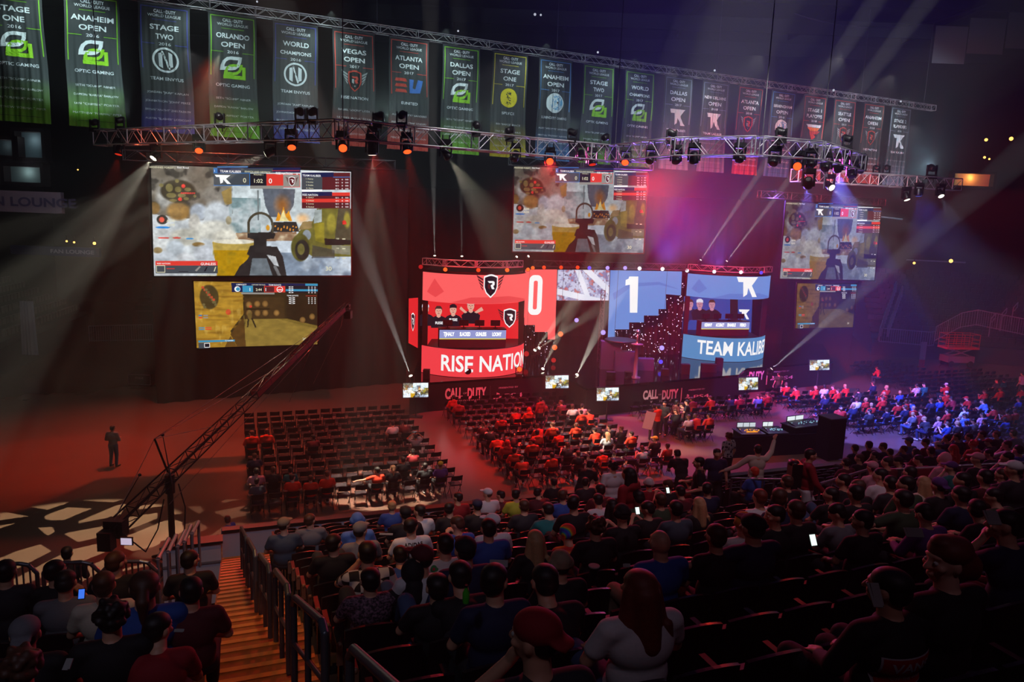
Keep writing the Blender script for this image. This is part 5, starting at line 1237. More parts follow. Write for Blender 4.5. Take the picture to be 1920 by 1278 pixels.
console('lighting desk with bright white displays', at(1432, 814, 33.9), at(1466, 815, 34.1), 0)
console('dark production desk crowded with glowing gear right of the white displays', at(1478, 809, 35.0), at(1532, 806, 35.9), 0)
A, B = at(1366, 822, 32.7), at(1560, 822, 34.2); A.z = 0; B.z = 0; mp_ = vplane(A, B); b = MB(); b.prism([A, B, B + Vector((0, 0, .98)), A + Vector((0, 0, .98))], (0, .06, 0)); o = b.build('desk_screen_panel', mat('skirt_black', (4, 4, 5))); tag(o, 'long low black panel in front of the mixing desks', 'partition')
p = onz(1553, 858, 0); t = thing('speaker_rack', 'tall black covered rack right of the production desk', 'rack', p, PHI); MB().box((0, 0, 1.0), (.9, .8, 1.9)).build('cabinet', mat('skirt_black', (4, 4, 5)), t); MB().box((0, 0, 1.97), (.96, .86, .05)).build('lid', BLK2, t)
p = onz(1527, 800, 0)
# ---------------------------------------------------------------- camera crane
pv = Vector((-9.72, 20.5, 2.82)); tip = at(652, 571, 30); tail = pv + (pv - tip).normalized() * 2.3; dv = (tip - pv).normalized(); L1 = (tip - pv).length
t = thing('camera_crane', 'long red and black camera crane reaching up over the floor', 'crane', (pv.x, pv.y, 0)); o0c = Vector((pv.x, pv.y, 0)); up = Vector((0, 0, 1)); sdv = dv.cross(up).normalized(); upv = sdv.cross(dv)
crm = mat('crane_black', (26, 22, 24), .4, .3); crr = mat('crane_red_alu', (150, 60, 60), .35, .4)
b = MB(); a0 = tail - o0c; seg = 16; w0, w1 = .17, .09
def cp_(s, i, j):
    w_ = w0 * (1 - s) + w1 * s; return a0 + (tip - tail) * s + sdv * (i * w_) + upv * (j * w_)
for i, j in ((1, 1), (-1, 1), (1, -1), (-1, -1)): b.tube(cp_(0, i, j), cp_(1, i, j), .028, 6, .018)
for q in range(seg):
    s0, s1 = q / seg, (q + 1) / seg
    for (i, j), (k_, l_) in (((1, 1), (1, -1)), ((-1, 1), (-1, -1)), ((1, 1), (-1, 1)), ((1, -1), (-1, -1))):
        b.tube(cp_(s0, i, j), cp_(s1, k_, l_), .013, 5, caps=False); b.tube(cp_(s0, i, j), cp_(s0, k_, l_), .015, 5, caps=False)
b.build('arm', crm, t)
b = MB(); s0 = .5
for i in (-1, 1): b.prism([cp_(s0, i, -1), cp_(.97, i, -1), cp_(.97, i, 1), cp_(s0, i, 1)], sdv * (.01 * i))
b.build('arm_panel', crr, t)
pk = a0 + (pv - tail) + upv * 1.35
b = MB(); b.tube(pv - o0c + upv * .15, pk, .03, 6)
b.build('mast', crm, t)
b = MB()
for s in (.35, .62, .86): b.tube(pk, cp_(s, 0, 1), .008, 5)
b.tube(pk, a0 + upv * .1, .008, 5)
for i in (-1, 1): b.tube(cp_(.12, i * 3, -2), cp_(.9, i * 1, -1), .007, 5)
b.build('stay_cable', mat('cable_steel', (150, 130, 130), .3, .8), t)
b = MB(); b.path([cp_(.97, 0, -1), cp_(.97, 0, -1) + Vector((-.1, 0, -.6)), cp_(.97, 0, -1) + Vector((-1.1, -.5, -2.9))], .008, 5); b.path([cp_(.8, 0, -1), cp_(.8, 0, -1) + Vector((-.9, -.4, -2.4))], .008, 5); b.build('hanging_cable', mat('cable_steel', (150, 130, 130)), t)
b = MB(); e_ = tip - o0c; b.box(e_ + Vector((0, .1, -.1)), (.12, .3, .2)); b.box(e_ + Vector((0, .1, -.42)), (.26, .4, .3)); b.tube(e_ + Vector((0, .28, -.42)), e_ + Vector((0, .5, -.42)), .07, 12); b.build('camera_head', crm, t)
b = MB(); b.tube((0, 0, .12), pv - o0c, .09, 12); b.tube((0, 0, pv.z - .5), (0, 0, pv.z + .05), .14, 12); b.build('post', crm, t)
for k in range(3):
    a = k * 2.09 + .5; MB().tube((0, 0, .5), (1.0 * math.cos(a), 1.0 * math.sin(a), .06), .045, 8).tube((0, 0, .15), (1.0 * math.cos(a), 1.0 * math.sin(a), .06), .03, 8).build('leg', crm, t)
b = MB(); b.box(a0 + dv * .2, (.5, .35, .45)); b.box(a0 - dv * .15 + Vector((0, 0, -.1)), (.35, .3, .5)); b.build('counterweight', crm, t)
b = MB(); q = a0 + Vector((.55, -.25, -.1)); b.box(q, (.32, .05, .22)); f = b.build('monitor', BLK, t); MB().box(q + Vector((0, -.03, 0)), (.28, .01, .18)).build('lit_screen', glow('monitor_pink', (205, 190, 215), .9), f)
b = MB(); b.path([a0 + Vector((.3, 0, 0)), a0 + Vector((.9, 0, -.5)), a0 + Vector((1.2, .1, .1)), a0 + Vector((1.35, .2, .9))], .018, 6); b.path([Vector((.25, 0, 2.6)), Vector((.42, 0, 1.9)), Vector((.38, 0, 1.2)), Vector((.5, 0, .4))], .02, 6); b.build('control_cable', BLK, t)
# thin loose poles leaning by the crane
for lab, (x0, y0, x1, y1) in (('thin dark boom pole leaning left of the crane arm', (207, 985, 262, 890)), ('thin whip pole standing up behind the crane arm', (322, 905, 305, 815))):
    A, B = at(x0, y0, 20.0), at(x1, y1, 20.6); b = MB(); b.tube((0, 0, 0), B - A, .025, 8, .01); t = thing('boom_pole', lab, 'pole', A); b.build('shaft', crm, t); MB().ball(B - A, .05, 8, 6).build('tip', crm, t)
    MB().tube((0, 0, 0), (0, 0, -A.z + .0), .02, 6).build('stand', crm, t)

# ---------------------------------------------------------------- crowd barriers left of the aisle
def barrier(lab, A, B, h=1.07, n=9):
    t = thing('crowd_barrier', lab, 'barrier', A, 0, 'bent tube crowd barriers'); e = (B - A); L = e.length
    q = lambda s, z: e * s + Vector((0, 0, z)); s1 = .06 / L * 1.5
    b = MB(); b.path([q(0, .05), q(0, h - .12), q(s1, h - .02), q(2 * s1, h), q(1 - 2 * s1, h), q(1 - s1, h - .02), q(1, h - .12), q(1, .05)], .024, 8); b.tube(q(0, .18), q(1, .18), .018, 6); b.build('frame', mat('barrier_steel', (150, 152, 158), .3, .8), t)
    b = MB()
    for i in range(1, n): b.tube(q(i / n, .18), q(i / n, h), .011, 6)
    b.build('bars', mat('barrier_steel', (150, 152, 158)), t)
    return t
zb = 5.3
for i, (x0, x1, w_) in enumerate([(-50, 68, 'leftmost'), (80, 185, 'middle one, before the crane operator'), (191, 292, 'rightmost, near the aisle')]):
    A, B = onz(x0, 1057 - .02 * (x0), zb + 1.07), onz(x1, 1057 - .02 * x1, zb + 1.07); A.z = B.z = zb
    barrier('steel crowd barrier behind the left front seats, ' + w_, A, B)
struct(wallseg('wall_left_bank_front', -16, AR0 - .05, 9.36, 0, 5.28, mat('kick_dark', (24, 22, 24), .6), .5))
# stack of slanted rails of the side steps
for i, (x0, y0, x1, y1) in enumerate([(296, 1048, 316, 1010), (315, 1035, 330, 1003), (333, 1024, 347, 995), (345, 1016, 358, 985), (360, 1000, 372, 978)]):
    A, B = at(x0, y0, 10.6 + i * .3), at(x1, y1, 11.4 + i * .3); t = thing('stair_rail', 'slanted pale rail of the side steps beside the crane, %s from the left' % ORD[i], 'handrail', (A.x, A.y, A.z - 1.0), 0, 'slanted rails of the side steps'); o_ = Vector((A.x, A.y, A.z - 1.0))
    MB().tube(A - o_, B - o_, .035, 8).build('rail', mat('rail_pinkish', (168, 150, 156), .35, .5), t); MB().tube(A - o_, (0, 0, 0), .025, 6).build('post', mat('rail_pinkish', (168, 150, 156)), t); MB().tube(B - o_, Vector((B.x, B.y, A.z - 1.0)) - o_, .025, 6).build('post', mat('rail_pinkish', (168, 150, 156)), t)

# ---------------------------------------------------------------- far sides of the hall
farm = mat('far_bank', (40, 38, 46), .85)
def farbank(nm, A, B, depthdir, rows, z0, pitch=.95, rise=.42):
    b = MB(); n = Vector(depthdir).normalized()
    for k in range(rows):
        a = A + n * (pitch * k); c = B + n * (pitch * k); z = z0 + rise * k
        b.prism([Vector((a.x, a.y, 0)), Vector((c.x, c.y, 0)), Vector((c.x, c.y, 0)) + n * pitch, Vector((a.x, a.y, 0)) + n * pitch], (0, 0, z))
        s_ = b
    o = struct(b.build(nm, farm))
    b = MB(); e = (B - A).normalized(); L = (B - A).length; m = int(L / .56)
    for k in range(rows):
        z = z0 + rise * k
        for i in range(m):
            if (i % 26) in (0, 1): continue
            c = A + e * (.56 * (i + .5)) + n * (pitch * (k + .6)); b.box((c.x, c.y, z + .62), (.46, .12, .42), rz=math.atan2(e.y, e.x)); 
    s = b.build('far_seats', mat('far_seat', (44, 30, 38), .5)); tag(s, 'the many empty far seats ' + nm.split('_', 2)[2].replace('_', ' '), 'seats', kind='stuff')
farbank('floor_bank_behind_the_stage_left', Vector((-32, 62, 0)), Vector((-4, 68, 0)), (-.2, 1, 0), 10, 1.4)
farbank('floor_bank_on_the_left_side', Vector((-27.5, 30, 0)), Vector((-34, 60, 0)), (-1, -.2, 0), 12, 1.6)
farbank('floor_bank_on_the_right_side', Vector((46, 50, 0)), Vector((55, 41, 0)), (.7, .7, 0), 6, 1.3)
farbank('floor_bank_behind_the_stage_right', Vector((30.5, 62.5, 0)), Vector((46, 58, 0)), (.3, 1, 0), 12, 1.3)
# picket fences on the far boards
def fence(lab, pts, h, m=mat('fence_pale', (132, 134, 142), .5), step=.16):
    A = Vector(pts[0]); t = thing('picket_fence', lab, 'fence', A); b = MB(); c = MB()
    for p, q in zip(pts, pts[1:]):
        p, q = Vector(p) - A, Vector(q) - A; L = (q - p).length; n = max(2, int(L / step))
        b.tube(p + Vector((0, 0, h)), q + Vector((0, 0, h)), .035, 6); b.tube(p + Vector((0, 0, .08)), q + Vector((0, 0, .08)), .03, 6)
        for i in range(n + 1): r_ = p.lerp(q, i / n); c.tube(r_, r_ + Vector((0, 0, h)), .014 if i % 9 else .03, 5, caps=False)
    b.build('rails', m, t); c.build('pickets', m, t)
fp_ = lambda px, py, Y: at(px, py, Y)
fence('pale picket fence on the far boards at the left', [fp_(168, 641, 50), fp_(287, 638, 50)], 1.1)
fence('picket fence along the far right boards, its low left run', [fp_(1648, 641, 60), fp_(1742, 649, 59), fp_(1750, 648, 58.6)], 1.15)
fence('picket fence climbing in steps at the far right', [fp_(1752, 640, 58.4), fp_(1775, 628, 58), fp_(1800, 615, 57.6), fp_(1830, 610, 57), fp_(1925, 630, 54)], 1.2)
for i, (x0, y0, x1, y1, w_) in enumerate([(1648, 636, 1679, 546, 'left one'), (1664, 629, 1690, 555, 'right one')]):
    A, B = at(x0, y0, 60.3), at(x1, y1, 66); b = MB(); o_ = A.copy(); t = thing('stair_fence', 'steep pale stair railing at the far right, ' + w_, 'railing', A); n = 12
    b.tube((0, 0, .9), B - A + Vector((0, 0, .9)), .05, 6); b.build('rail', mat('fence_pale', (132, 134, 142)), t); b = MB()
    for k in range(n + 1): q = (B - A) * (k / n); b.box(q + Vector((0, 0, .4)), (.16, .05, 1.0))
    b.build('panels', mat('fence_pale', (132, 134, 142)), t)
for i, (x, y, w_) in enumerate([(1857, 598, 'lowest'), (1878, 588, 'middle'), (1899, 577, 'highest')]):
    A = at(x, y + 8, 56 + i); b = MB(); b.path([Vector((0, 0, -1.0)), Vector((0, 0, .35)), Vector((.1, 0, .5)), Vector((.5, .3, .75)), Vector((.5, .3, .4)), Vector((.1, 0, .1))], .035, 6); o = b.build('hoop_rail', mat('fence_pale', (132, 134, 142))); o.location = A; tag(o, 'bent hoop rail on the far right bank, %s of three' % w_, 'handrail')
# scissor lift
p = onz(1792, 686, 0); t = thing('scissor_lift', 'red scissor lift parked on the far right floor', 'lift', p, .1); lr = mat('lift_red', (190, 40, 34), .5); lg = mat('lift_grey', (120, 122, 130), .5)
MB().box((0, 0, .62), (2.2, 1.1, .5)).build('chassis', lg, t); MB().box((.0, 0, 1.52), (2.7, 1.2, .16)).build('platform', lr, t)
b = MB()
for z in (1.9, 2.2, 2.6):
    for y in (-.58, .58): b.tube((-1.3, y, z), (1.3, y, z), .03, 6)
    for x in (-1.3, 1.3): b.tube((x, -.58, z), (x, .58, z), .03, 6)
for x in (-1.3, -.65, 0, .65, 1.3):
    for y in (-.58, .58): b.tube((x, y, 1.6), (x, y, 2.6), .025, 6)
b.build('guard_rails', lr, t); b = MB()
for y in (-.4, .4):
    b.tube((-.9, y, .85), (.9, y, 1.45), .05, 6); b.tube((.9, y, .85), (-.9, y, 1.45), .05, 6)
b.build('scissor_arms', lg, t)
for x in (-.8, .8):
    for y in (-.5, .5): MB().lathe([(.22, -.08), (.25, -.05), (.25, .05), (.22, .08)], (x, y, .25), 16, M=Matrix.Rotation(math.pi / 2, 3, 'X')).build('wheel', BLK, t)
p = onz(1727, 688, 0); t = thing('roll_up_banner', 'narrow pale upright banner stand left of the scissor lift', 'banner', p); MB().box((0, 0, 1.3), (.45, .03, 1.4)).build('sheet', mat('sheet_pale', (150, 150, 160), .6), t); MB().box((0, 0, .3), (.45, .03, .6)).box((0, 0, .03), (.5, .25, .05)).build('stand', lr, t)
# road case, hanging cloth, ribbon signs, suites, small lamps
p = onz(267, 721, 0); t = thing('road_case', 'low road case with pale edges on the far left floor', 'case', p); MB().box((0, 0, .38), (1.25, .6, .6)).build('body', mat('case_dark', (38, 38, 44), .5), t)
b = MB()
for z in (.09, .67): b.box((0, -.31, z), (1.3, .03, .05))
for x in (-.63, .63): b.box((x, -.31, .38), (.05, .03, .6))
b.build('edges', mat('case_edge', (150, 150, 160), .4, .5), t); d = Dec(); d.text('STAGE', 0, .42, .12, 'lt'); 
d.build('lettering', lambda u, v, o: Vector((u, -.31 - o, v)), M2, t)
for x in (-.5, .5): MB().ball((x, 0, .06), .06, 8, 6).build('castor', BLK, t)
p = at(56, 665, 46); b = MB(); hgt = 3.4; N = 14
for i in range(N): 
    x0, x1 = -.5 + i / N, -.5 + (i + 1) / N; w0_, w1_ = .06 * math.sin(i * 1.9), .06 * math.sin(i * 1.9 + 1.9); b.prism([(x0, w0_, 0), (x1, w1_, 0), (x1 * .8, w1_, hgt), (x0 * .8, w0_, hgt)], (0, .02, 0))
o = b.build('hanging_cloth', mat('cloth_greywhite', (140, 142, 160), .8)); o.location = p; tag(o, 'pale cloth strip hanging in the dark far left corner', 'cloth')
def ribbon(lab, A, B, h, txt, tx, th, face, lettc):
    mp = vplane(A, B); z = A.z; c = mp(mp.L / 2, z, 0); t = thing('ribbon_sign', lab, 'sign', c); m2 = rel(mp, c)
    MB().prism([m2(0, z, 0), m2(mp.L, z, 0), m2(mp.L, z + h, 0), m2(0, z + h, 0)], mp.n * -.25).build('board', mat(face, {'ribbon_pale': (124, 116, 128), 'ribbon_blue': (50, 56, 96)}[face], .7), t)
    d = Dec(); d.text(txt, mp.L * tx, z + h * .3, h * .42, 'L', wide=1.35, bold=.03); d.build('lettering', m2, {'L': mat(lettc, {'ribbon_letter': (70, 66, 96), 'ribbon_letter2': (150, 150, 176)}[lettc], .6)}, t, off=.03)
ribbon('long pale ribbon sign reading FAN LOUNGE high at the left', at(-60, 394, 38), at(116, 395, 38), 1.05, 'FAN LOUNGE', .62, .4, 'ribbon_pale', 'ribbon_letter')
ribbon('lower dark blue ribbon sign reading FAN LOUNGE at the left', at(20, 476, 46), at(186, 473, 46), .55, 'FAN LOUNGE', .7, .4, 'ribbon_blue', 'ribbon_letter2')
def suite(lab, x0, y0, x1, y1, Y, col, s, extra=True):
    A, B = at(x0, y1, Y), at(x1, y1, Y); h = Y * (y1 - y0) / F; mp = vplane(A, B); c = mp(mp.L / 2, A.z, 0); t = thing('suite_window', lab, 'window', c); m2 = rel(mp, c); z = A.z
    b = MB(); b.prism([m2(-.1, z - .1, -.6), m2(mp.L + .1, z - .1, -.6), m2(mp.L + .1, z + h + .1, -.6), m2(-.1, z + h + .1, -.6)], mp.n * -.1); b.build('back_wall', mat('suite_wall_' + str(col[0]), col, .8), t)
    b = MB(); 
    for (u0, v0, u1, v1) in ((-.2, z - .2, mp.L + .2, z), (-.2, z + h, mp.L + .2, z + h + .2), (-.2, z, 0, z + h), (mp.L, z, mp.L + .2, z + h)): b.prism([m2(u0, v0, 0), m2(u1, v0, 0), m2(u1, v1, 0), m2(u0, v1, 0)], mp.n * -.6)
    b.build('surround', mat('suite_dark', (20, 20, 24), .8), t)
    l = bpy.data.lights.new('suite_lamp', 'POINT'); l.energy = s * (.35 if col[0] < 150 else 1); l.color = tuple(v / 255 for v in (255, 255, 255)) if col[0] < 150 else (1, .6, .25); l.shadow_soft_size = .1; o = bpy.data.objects.new('suite_lamp', l); COL.objects.link(o); o.location = c + Vector((0, 0, h * .7)) - mp.n * .25
suite('upper pale lit suite opening at the far left', 30, 248, 79, 294, 42, (110, 140, 150), 9)
suite('lower suite opening with pale panels at the far left', 8, 312, 76, 340, 42, (120, 150, 150), 14)
suite('dim grey suite opening at the left edge', -20, 262, 28, 290, 42, (70, 90, 96), 5)
suite('orange lit concourse opening at the far right', 1788, 325, 1862, 347, 66, (214, 160, 100), 26)
spot(at(60, 300, 33), at(60, 380, 38), 70, 160, (.9, .85, 1), .6)  # added spot that brightens the upper ribbon sign
spot(at(110, 440, 42), at(100, 470, 46), 70, 60, (.8, .85, 1), .6)  # added spot that brightens the lower ribbon sign
LM = glow('lamp_warm', (255, 190, 90), 3.0); LW = glow('lamp_pale', (200, 205, 220), .9)
SM = [(125, 452, 46, LM, .06, 'far left, first of three over the lower ribbon sign'), (139, 454, 46, LM, .06, 'far left, second of three over the lower ribbon sign'), (177, 456, 46, LM, .09, 'far left, brightest over the lower ribbon sign'), (146, 318, 44, LM, .04, 'far left, alone in the dark'),
      (1849, 262, 66, LM, .13, 'far right, upper left of the pair'), (1896, 260, 66, LM, .16, 'far right, upper right of the pair'), (1846, 295, 66, LM, .1, 'far right, lower left'), (1855, 298, 66, LM, .08, 'far right, lower right'), (1714, 493, 66, LM, .11, 'far right under the ledge, left'), (1783, 489, 66, LM, .16, 'far right under the ledge, bright'),
      (1003, 27, 55, LW, .09, 'high in the roof above the stage'), (1014, 28, 55, LW, .07, 'high in the roof above the stage, second'), (859, 58, 50, LW, .06, 'in the roof above the DALLAS banner'), (1121, 98, 52, LW, .07, 'in the roof above a green banner'), (1340, 132, 55, LW, .07, 'above the banner truss at the right'), (1563, 169, 58, LW, .08, 'above the banner truss near its right end'), (1689, 190, 60, LW, .07, 'above the far end of the banner truss'), (482, 3, 50, LW, .06, 'at the top edge above the ORLANDO banner')]
for x, y, Y, m, r_, w_ in SM:
    p = at(x, y, Y); t = thing('small_lamp', 'tiny glowing lamp ' + w_, 'lamp', p); MB().ball((0, 0, 0), r_, 12, 8).build('bulb', m, t); MB().tube((0, 0, r_ * .8), (0, 0, r_ + .3), .03, 6).build('stem', BLK, t)
for x0, y0, x1, y1, Y, w_ in [(1700, 487, 1810, 492, 66.5, 'ledge'), (1640, 405, 1692, 411, 60, 'pipe')]:
    A, B = at(x0, y0, Y), at(x1, y1, Y); b = MB(); b.tube((0, 0, 0), B - A, .06, 8); o = b.build('wall_ledge' if w_ == 'ledge' else 'hanging_pipe', mat('fence_pale', (132, 134, 142))); o.location = A; tag(o, 'thin pale %s in the dark at the far right' % ('ledge under small lamps' if w_ == 'ledge' else 'pipe hanging beside the right screen'), w_)
# chains / cables from the roof to the trusses
b = MB()
CBL = [(250, 1.5), (545, 2), (755, 2), (1030, 2), (1350, 2), (1585, 2)]
for i, px in enumerate([345, 716, 905, 1085, 1235, 1480]):
    p = at(px, 245, tdepth(px)) if False else None
for i, (k, w_) in enumerate([(2.5, 'above the ORLANDO banner'), (5.4, 'above the VEGAS banner'), (9, 'above the ANAHEIM 2017 banner'), (13, 'above the NEW ORLEANS banner'), (17.5, 'above the SEATTLE banner'), (19.8, 'at the far end')]):
    p = bt(k); b = MB(); b.tube((0, 0, .22), (0, 0, 26.9 - p.z), .02, 6); o = b.build('rigging_cable', ALUD); o.location = p; tag(o, 'thin rigging cable holding the banner truss ' + w_, 'cable')
for i, (x, w_) in enumerate([(-13.5, 'at the left end'), (-6, 'at the left bend'), (2.4, 'at the lowest bend'), (7.4, 'right of the middle'), (10.6, 'at the right end')]):
    j = min(range(len(TP)), key=lambda q: abs(TP[q].x - x)); p = TP[j] + Vector((.05 * i, 0, 0)); b = MB(); b.tube((0, 0, .33), (0, 0, 26.9 - p.z), .018, 6); o = b.build('rigging_cable', ALUD); o.location = p; tag(o, 'thin rigging cable holding the bent lighting truss ' + w_, 'cable')
# long sagging cable in the roof at the upper right
A, B = at(1490, 25, 45), at(1850, 8, 45); pts = [A.lerp(B, i / 12) - A + Vector((0, 0, -1.0 * (1 - (2 * i / 12 - 1) ** 2))) for i in range(13)]; b = MB(); b.path(pts, .035, 6); o = b.build('roof_cable', ALUD); o.location = A; tag(o, 'long sagging cable in the roof at the upper right', 'cable')

# ---------------------------------------------------------------- added spots for the aisle and red floor, and the patterned floor light
spot(rd(1.2, 13, 16), rd(.5, 13, 3.5), 50, 1100, (1, .42, .12), .5, .1)
spot(rd(-.5, 6.5, 18), rd(.6, 9, 4.2), 22, 900, (1, .45, .14), .5, .1)
def gobo(nt, tc, e):
    v = nt.nodes.new('ShaderNodeTexVoronoi'); v.feature = 'DISTANCE_TO_EDGE'; v.inputs['Scale'].default_value = 13; v.inputs['Randomness'].default_value = .8
    mp = nt.nodes.new('ShaderNodeMapping'); mp.inputs['Scale'].default_value = (1, .62, 1); mp.inputs['Rotation'].default_value = (0, 0, .6)
    sp = nt.nodes.new('ShaderNodeSeparateXYZ'); dv = nt.nodes.new('ShaderNodeVectorMath'); dv.operation = 'DIVIDE'; cb_ = nt.nodes.new('ShaderNodeCombineXYZ')
    g = nt.nodes.new('ShaderNodeMath'); g.operation = 'GREATER_THAN'; g.inputs[1].default_value = .14
    L = nt.links.new; L(tc.outputs['Normal'], sp.inputs[0]); 
    for i in range(3): L(sp.outputs['Z'], cb_.inputs[i])
    L(tc.outputs['Normal'], dv.inputs[0]); L(cb_.outputs[0], dv.inputs[1]); L(dv.outputs[0], mp.inputs[0]); L(mp.outputs[0], v.inputs['Vector']); L(v.outputs['Distance'], g.inputs[0]); L(g.outputs[0], e.inputs['Strength'])
gp = onz(90, 1030, 0); spot((gp.x + 3, gp.y + 7, 16), (gp.x, gp.y, 0), 27, 21000, (.95, .95, .62), .15, .02, gobo, 'pattern_light')
gp = onz(385, 985, 0); spot((gp.x + 3, gp.y + 7, 16), (gp.x, gp.y, 0), 15, 6500, (1, .85, .6), .15, .02, gobo, 'pattern_light')
spot((-13.5, 34, 17), (-14.5, 31, 0), 74, 10500, (1, .10, .03), 1.0, .2)
spot((-8, 30, 16), (-9, 28, 0), 50, 2200, (1, .28, .1), 1.0, .2)
# ---------------------------------------------------------------- people
def V3(*a): return Vector(a)
def blob(name, parts, voxel, smooth=2):
    b = MB()
    for p in parts:
        if p[0] == 'c':
            _, a, c, r1, r2 = p; a, c = Vector(a), Vector(c)
            b.tube(a, c, r1, 14, r2); b.ball(a, r1, 14, 8); b.ball(c, r2, 14, 8)
        else:
            _, c, r = p[:3]; b.ball(c, 1.0, 22, 14, sc=r, M=p[3] if len(p) > 3 else None)
    me = b.mesh(name); o = bpy.data.objects.new(name, me); COL.objects.link(o)
    m = o.modifiers.new('r', 'REMESH'); m.mode = 'VOXEL'; m.voxel_size = voxel; m.use_smooth_shade = True
    if smooth: s = o.modifiers.new('s', 'SMOOTH'); s.iterations = smooth; s.factor = .5
    dg = bpy.context.evaluated_depsgraph_get(); out = bpy.data.meshes.new_from_object(o.evaluated_get(dg), depsgraph=dg)
    bpy.data.objects.remove(o); bpy.data.meshes.remove(me); out.name = name
    out.polygons.foreach_set('use_smooth', [True] * len(out.polygons)); return out
def mir(p): return Vector((-p.x, p.y, p.z))
def pose(nm):
    J = dict(pel=V3(0, -.02, .56), belly=V3(0, -.06, .70), chest=V3(0, -.08, .90), neck=V3(0, -.06, 1.07), head=V3(0, -.03, 1.235), sit=True)
    J['sh'] = [V3(-.175, -.07, 1.02), V3(.175, -.07, 1.02)]; J['el'] = [V3(-.26, .0, .78), V3(.26, .0, .78)]; J['wr'] = [V3(-.13, .22, .66), V3(.13, .22, .66)]; J['hd'] = [V3(.5, .8, -.1), V3(-.5, .8, -.1)]
    J['hip'] = [V3(-.09, .0, .54), V3(.09, .0, .54)]; J['kn'] = [V3(-.13, .42, .53), V3(.13, .42, .53)]; J['an'] = [V3(-.12, .38, .10), V3(.12, .38, .10)]; J['to'] = [V3(-.13, .54, .045), V3(.13, .54, .045)]; J['pitch'] = 0
    def arms(e, w, h=None):
        J['el'] = [Vector(e[0]), Vector(e[1])]; J['wr'] = [Vector(w[0]), Vector(w[1])]
        if h: J['hd'] = [Vector(h[0]), Vector(h[1])]
    def lean(dy, dz):
        for k, f in (('belly', .35), ('chest', .75), ('neck', 1.0), ('head', 1.25)): J[k] = J[k] + V3(0, dy * f, -dz * f)
        J['sh'] = [p + V3(0, dy * .95, -dz * .95) for p in J['sh']]
    if nm == 'fwd': lean(.22, .08); arms([(-.24, .24, .70), (.24, .24, .70)], [(-.07, .42, .72), (.07, .42, .72)], [(.4, .7, .2), (-.4, .7, .2)]); J['pitch'] = -8
    elif nm == 'wide': lean(-.03, .01); arms([(-.42, -.06, .93), (.26, .0, .78)], [(-.66, -.05, .93), (.13, .22, .66)], [(-1, 0, -.15), (-.5, .8, -.1)])
    elif nm == 'phone': lean(.04, .01); arms([(-.23, .10, .78), (.23, .10, .78)], [(-.07, .31, .92), (.07, .31, .92)], [(.5, .5, .6), (-.5, .5, .6)]); J['pitch'] = -22
    elif nm == 'lowphone': lean(.10, .03); arms([(-.25, .12, .76), (.25, .12, .76)], [(-.08, .36, .72), (.08, .36, .72)], [(.5, .6, .2), (-.5, .6, .2)]); J['pitch'] = -30
    elif nm == 'knees': J['kn'] = [V3(-.13, .40, .80), V3(.13, .40, .80)]; J['an'] = [V3(-.12, .62, .46), V3(.12, .62, .46)]; J['to'] = [V3(-.12, .72, .56), V3(.12, .72, .56)]; lean(-.04, .03)
    elif nm == 'chin': lean(.08, .02); arms([(-.24, .22, .84), (.26, .0, .78)], [(-.07, .16, 1.06), (.13, .22, .66)], [(.4, -.1, .8), (-.5, .8, -.1)])
    elif nm == 'raise': arms([(-.33, .05, 1.12), (.33, .05, 1.12)], [(-.16, .02, 1.32), (.16, .02, 1.32)], [(.9, 0, .3), (-.9, 0, .3)])
    elif nm in ('stand', 'talk', 'wave', 'walk', 'hold', 'lean'):
        J['sit'] = False
        J.update(pel=V3(0, 0, .96), belly=V3(0, .01, 1.10), chest=V3(0, .0, 1.30), neck=V3(0, .0, 1.47), head=V3(0, .03, 1.635))
        J['sh'] = [V3(-.18, -.0, 1.43), V3(.18, -.0, 1.43)]; J['hip'] = [V3(-.09, 0, .93), V3(.09, 0, .93)]; J['kn'] = [V3(-.11, .03, .50), V3(.11, .03, .50)]; J['an'] = [V3(-.12, -.02, .09), V3(.12, -.02, .09)]; J['to'] = [V3(-.14, .14, .04), V3(.14, .14, .04)]
        arms([(-.25, -.03, 1.15), (.25, -.03, 1.15)], [(-.26, .08, .90), (.26, .08, .90)], [(0, .2, -1), (0, .2, -1)])
        if nm == 'talk': arms([(-.25, -.03, 1.15), (.26, .02, 1.15)], [(-.22, .2, 1.05), (.12, .25, 1.15)], [(.3, .9, 0), (-.5, .7, .3)])
        if nm == 'wave': arms([(-.40, .10, 1.18), (.34, .18, 1.55)], [(-.64, .16, 1.04), (.42, .30, 1.80)], [(-.9, .1, -.3), (.2, .2, 1)])
        if nm == 'walk':
            J['kn'] = [V3(-.10, .22, .55), V3(.10, .02, .50)]; J['an'] = [V3(-.1, .26, .12), V3(.1, -.30, .16)]; J['to'] = [V3(-.1, .42, .08), V3(.1, -.16, .05)]
            arms([(-.26, -.12, 1.16), (.26, .08, 1.16)], [(-.25, -.02, .92), (.25, .26, .98)], [(0, .4, -1), (0, .5, -.6)])
        if nm == 'hold': arms([(-.25, .08, 1.18), (.25, .08, 1.18)], [(-.2, .28, 1.16), (.2, .28, 1.16)], [(.2, .9, .1), (-.2, .9, .1)])
        if nm == 'lean':
            J['belly'] = V3(0, .08, 1.09); J['chest'] = V3(0, .2, 1.24); J['neck'] = V3(0, .32, 1.36); J['head'] = V3(0, .42, 1.48); J['sh'] = [V3(-.18, .28, 1.33), V3(.18, .28, 1.33)]; J['pitch'] = -25
            arms([(-.24, .36, 1.06), (.24, .36, 1.06)], [(-.12, .55, .94), (.12, .55, .94)], [(.3, .9, 0), (-.3, .9, 0)])
    return J
def hrot(J, yaw): return Matrix.Rotation(math.radians(yaw), 3, 'Z') @ Matrix.Rotation(math.radians(J['pitch']), 3, 'X')
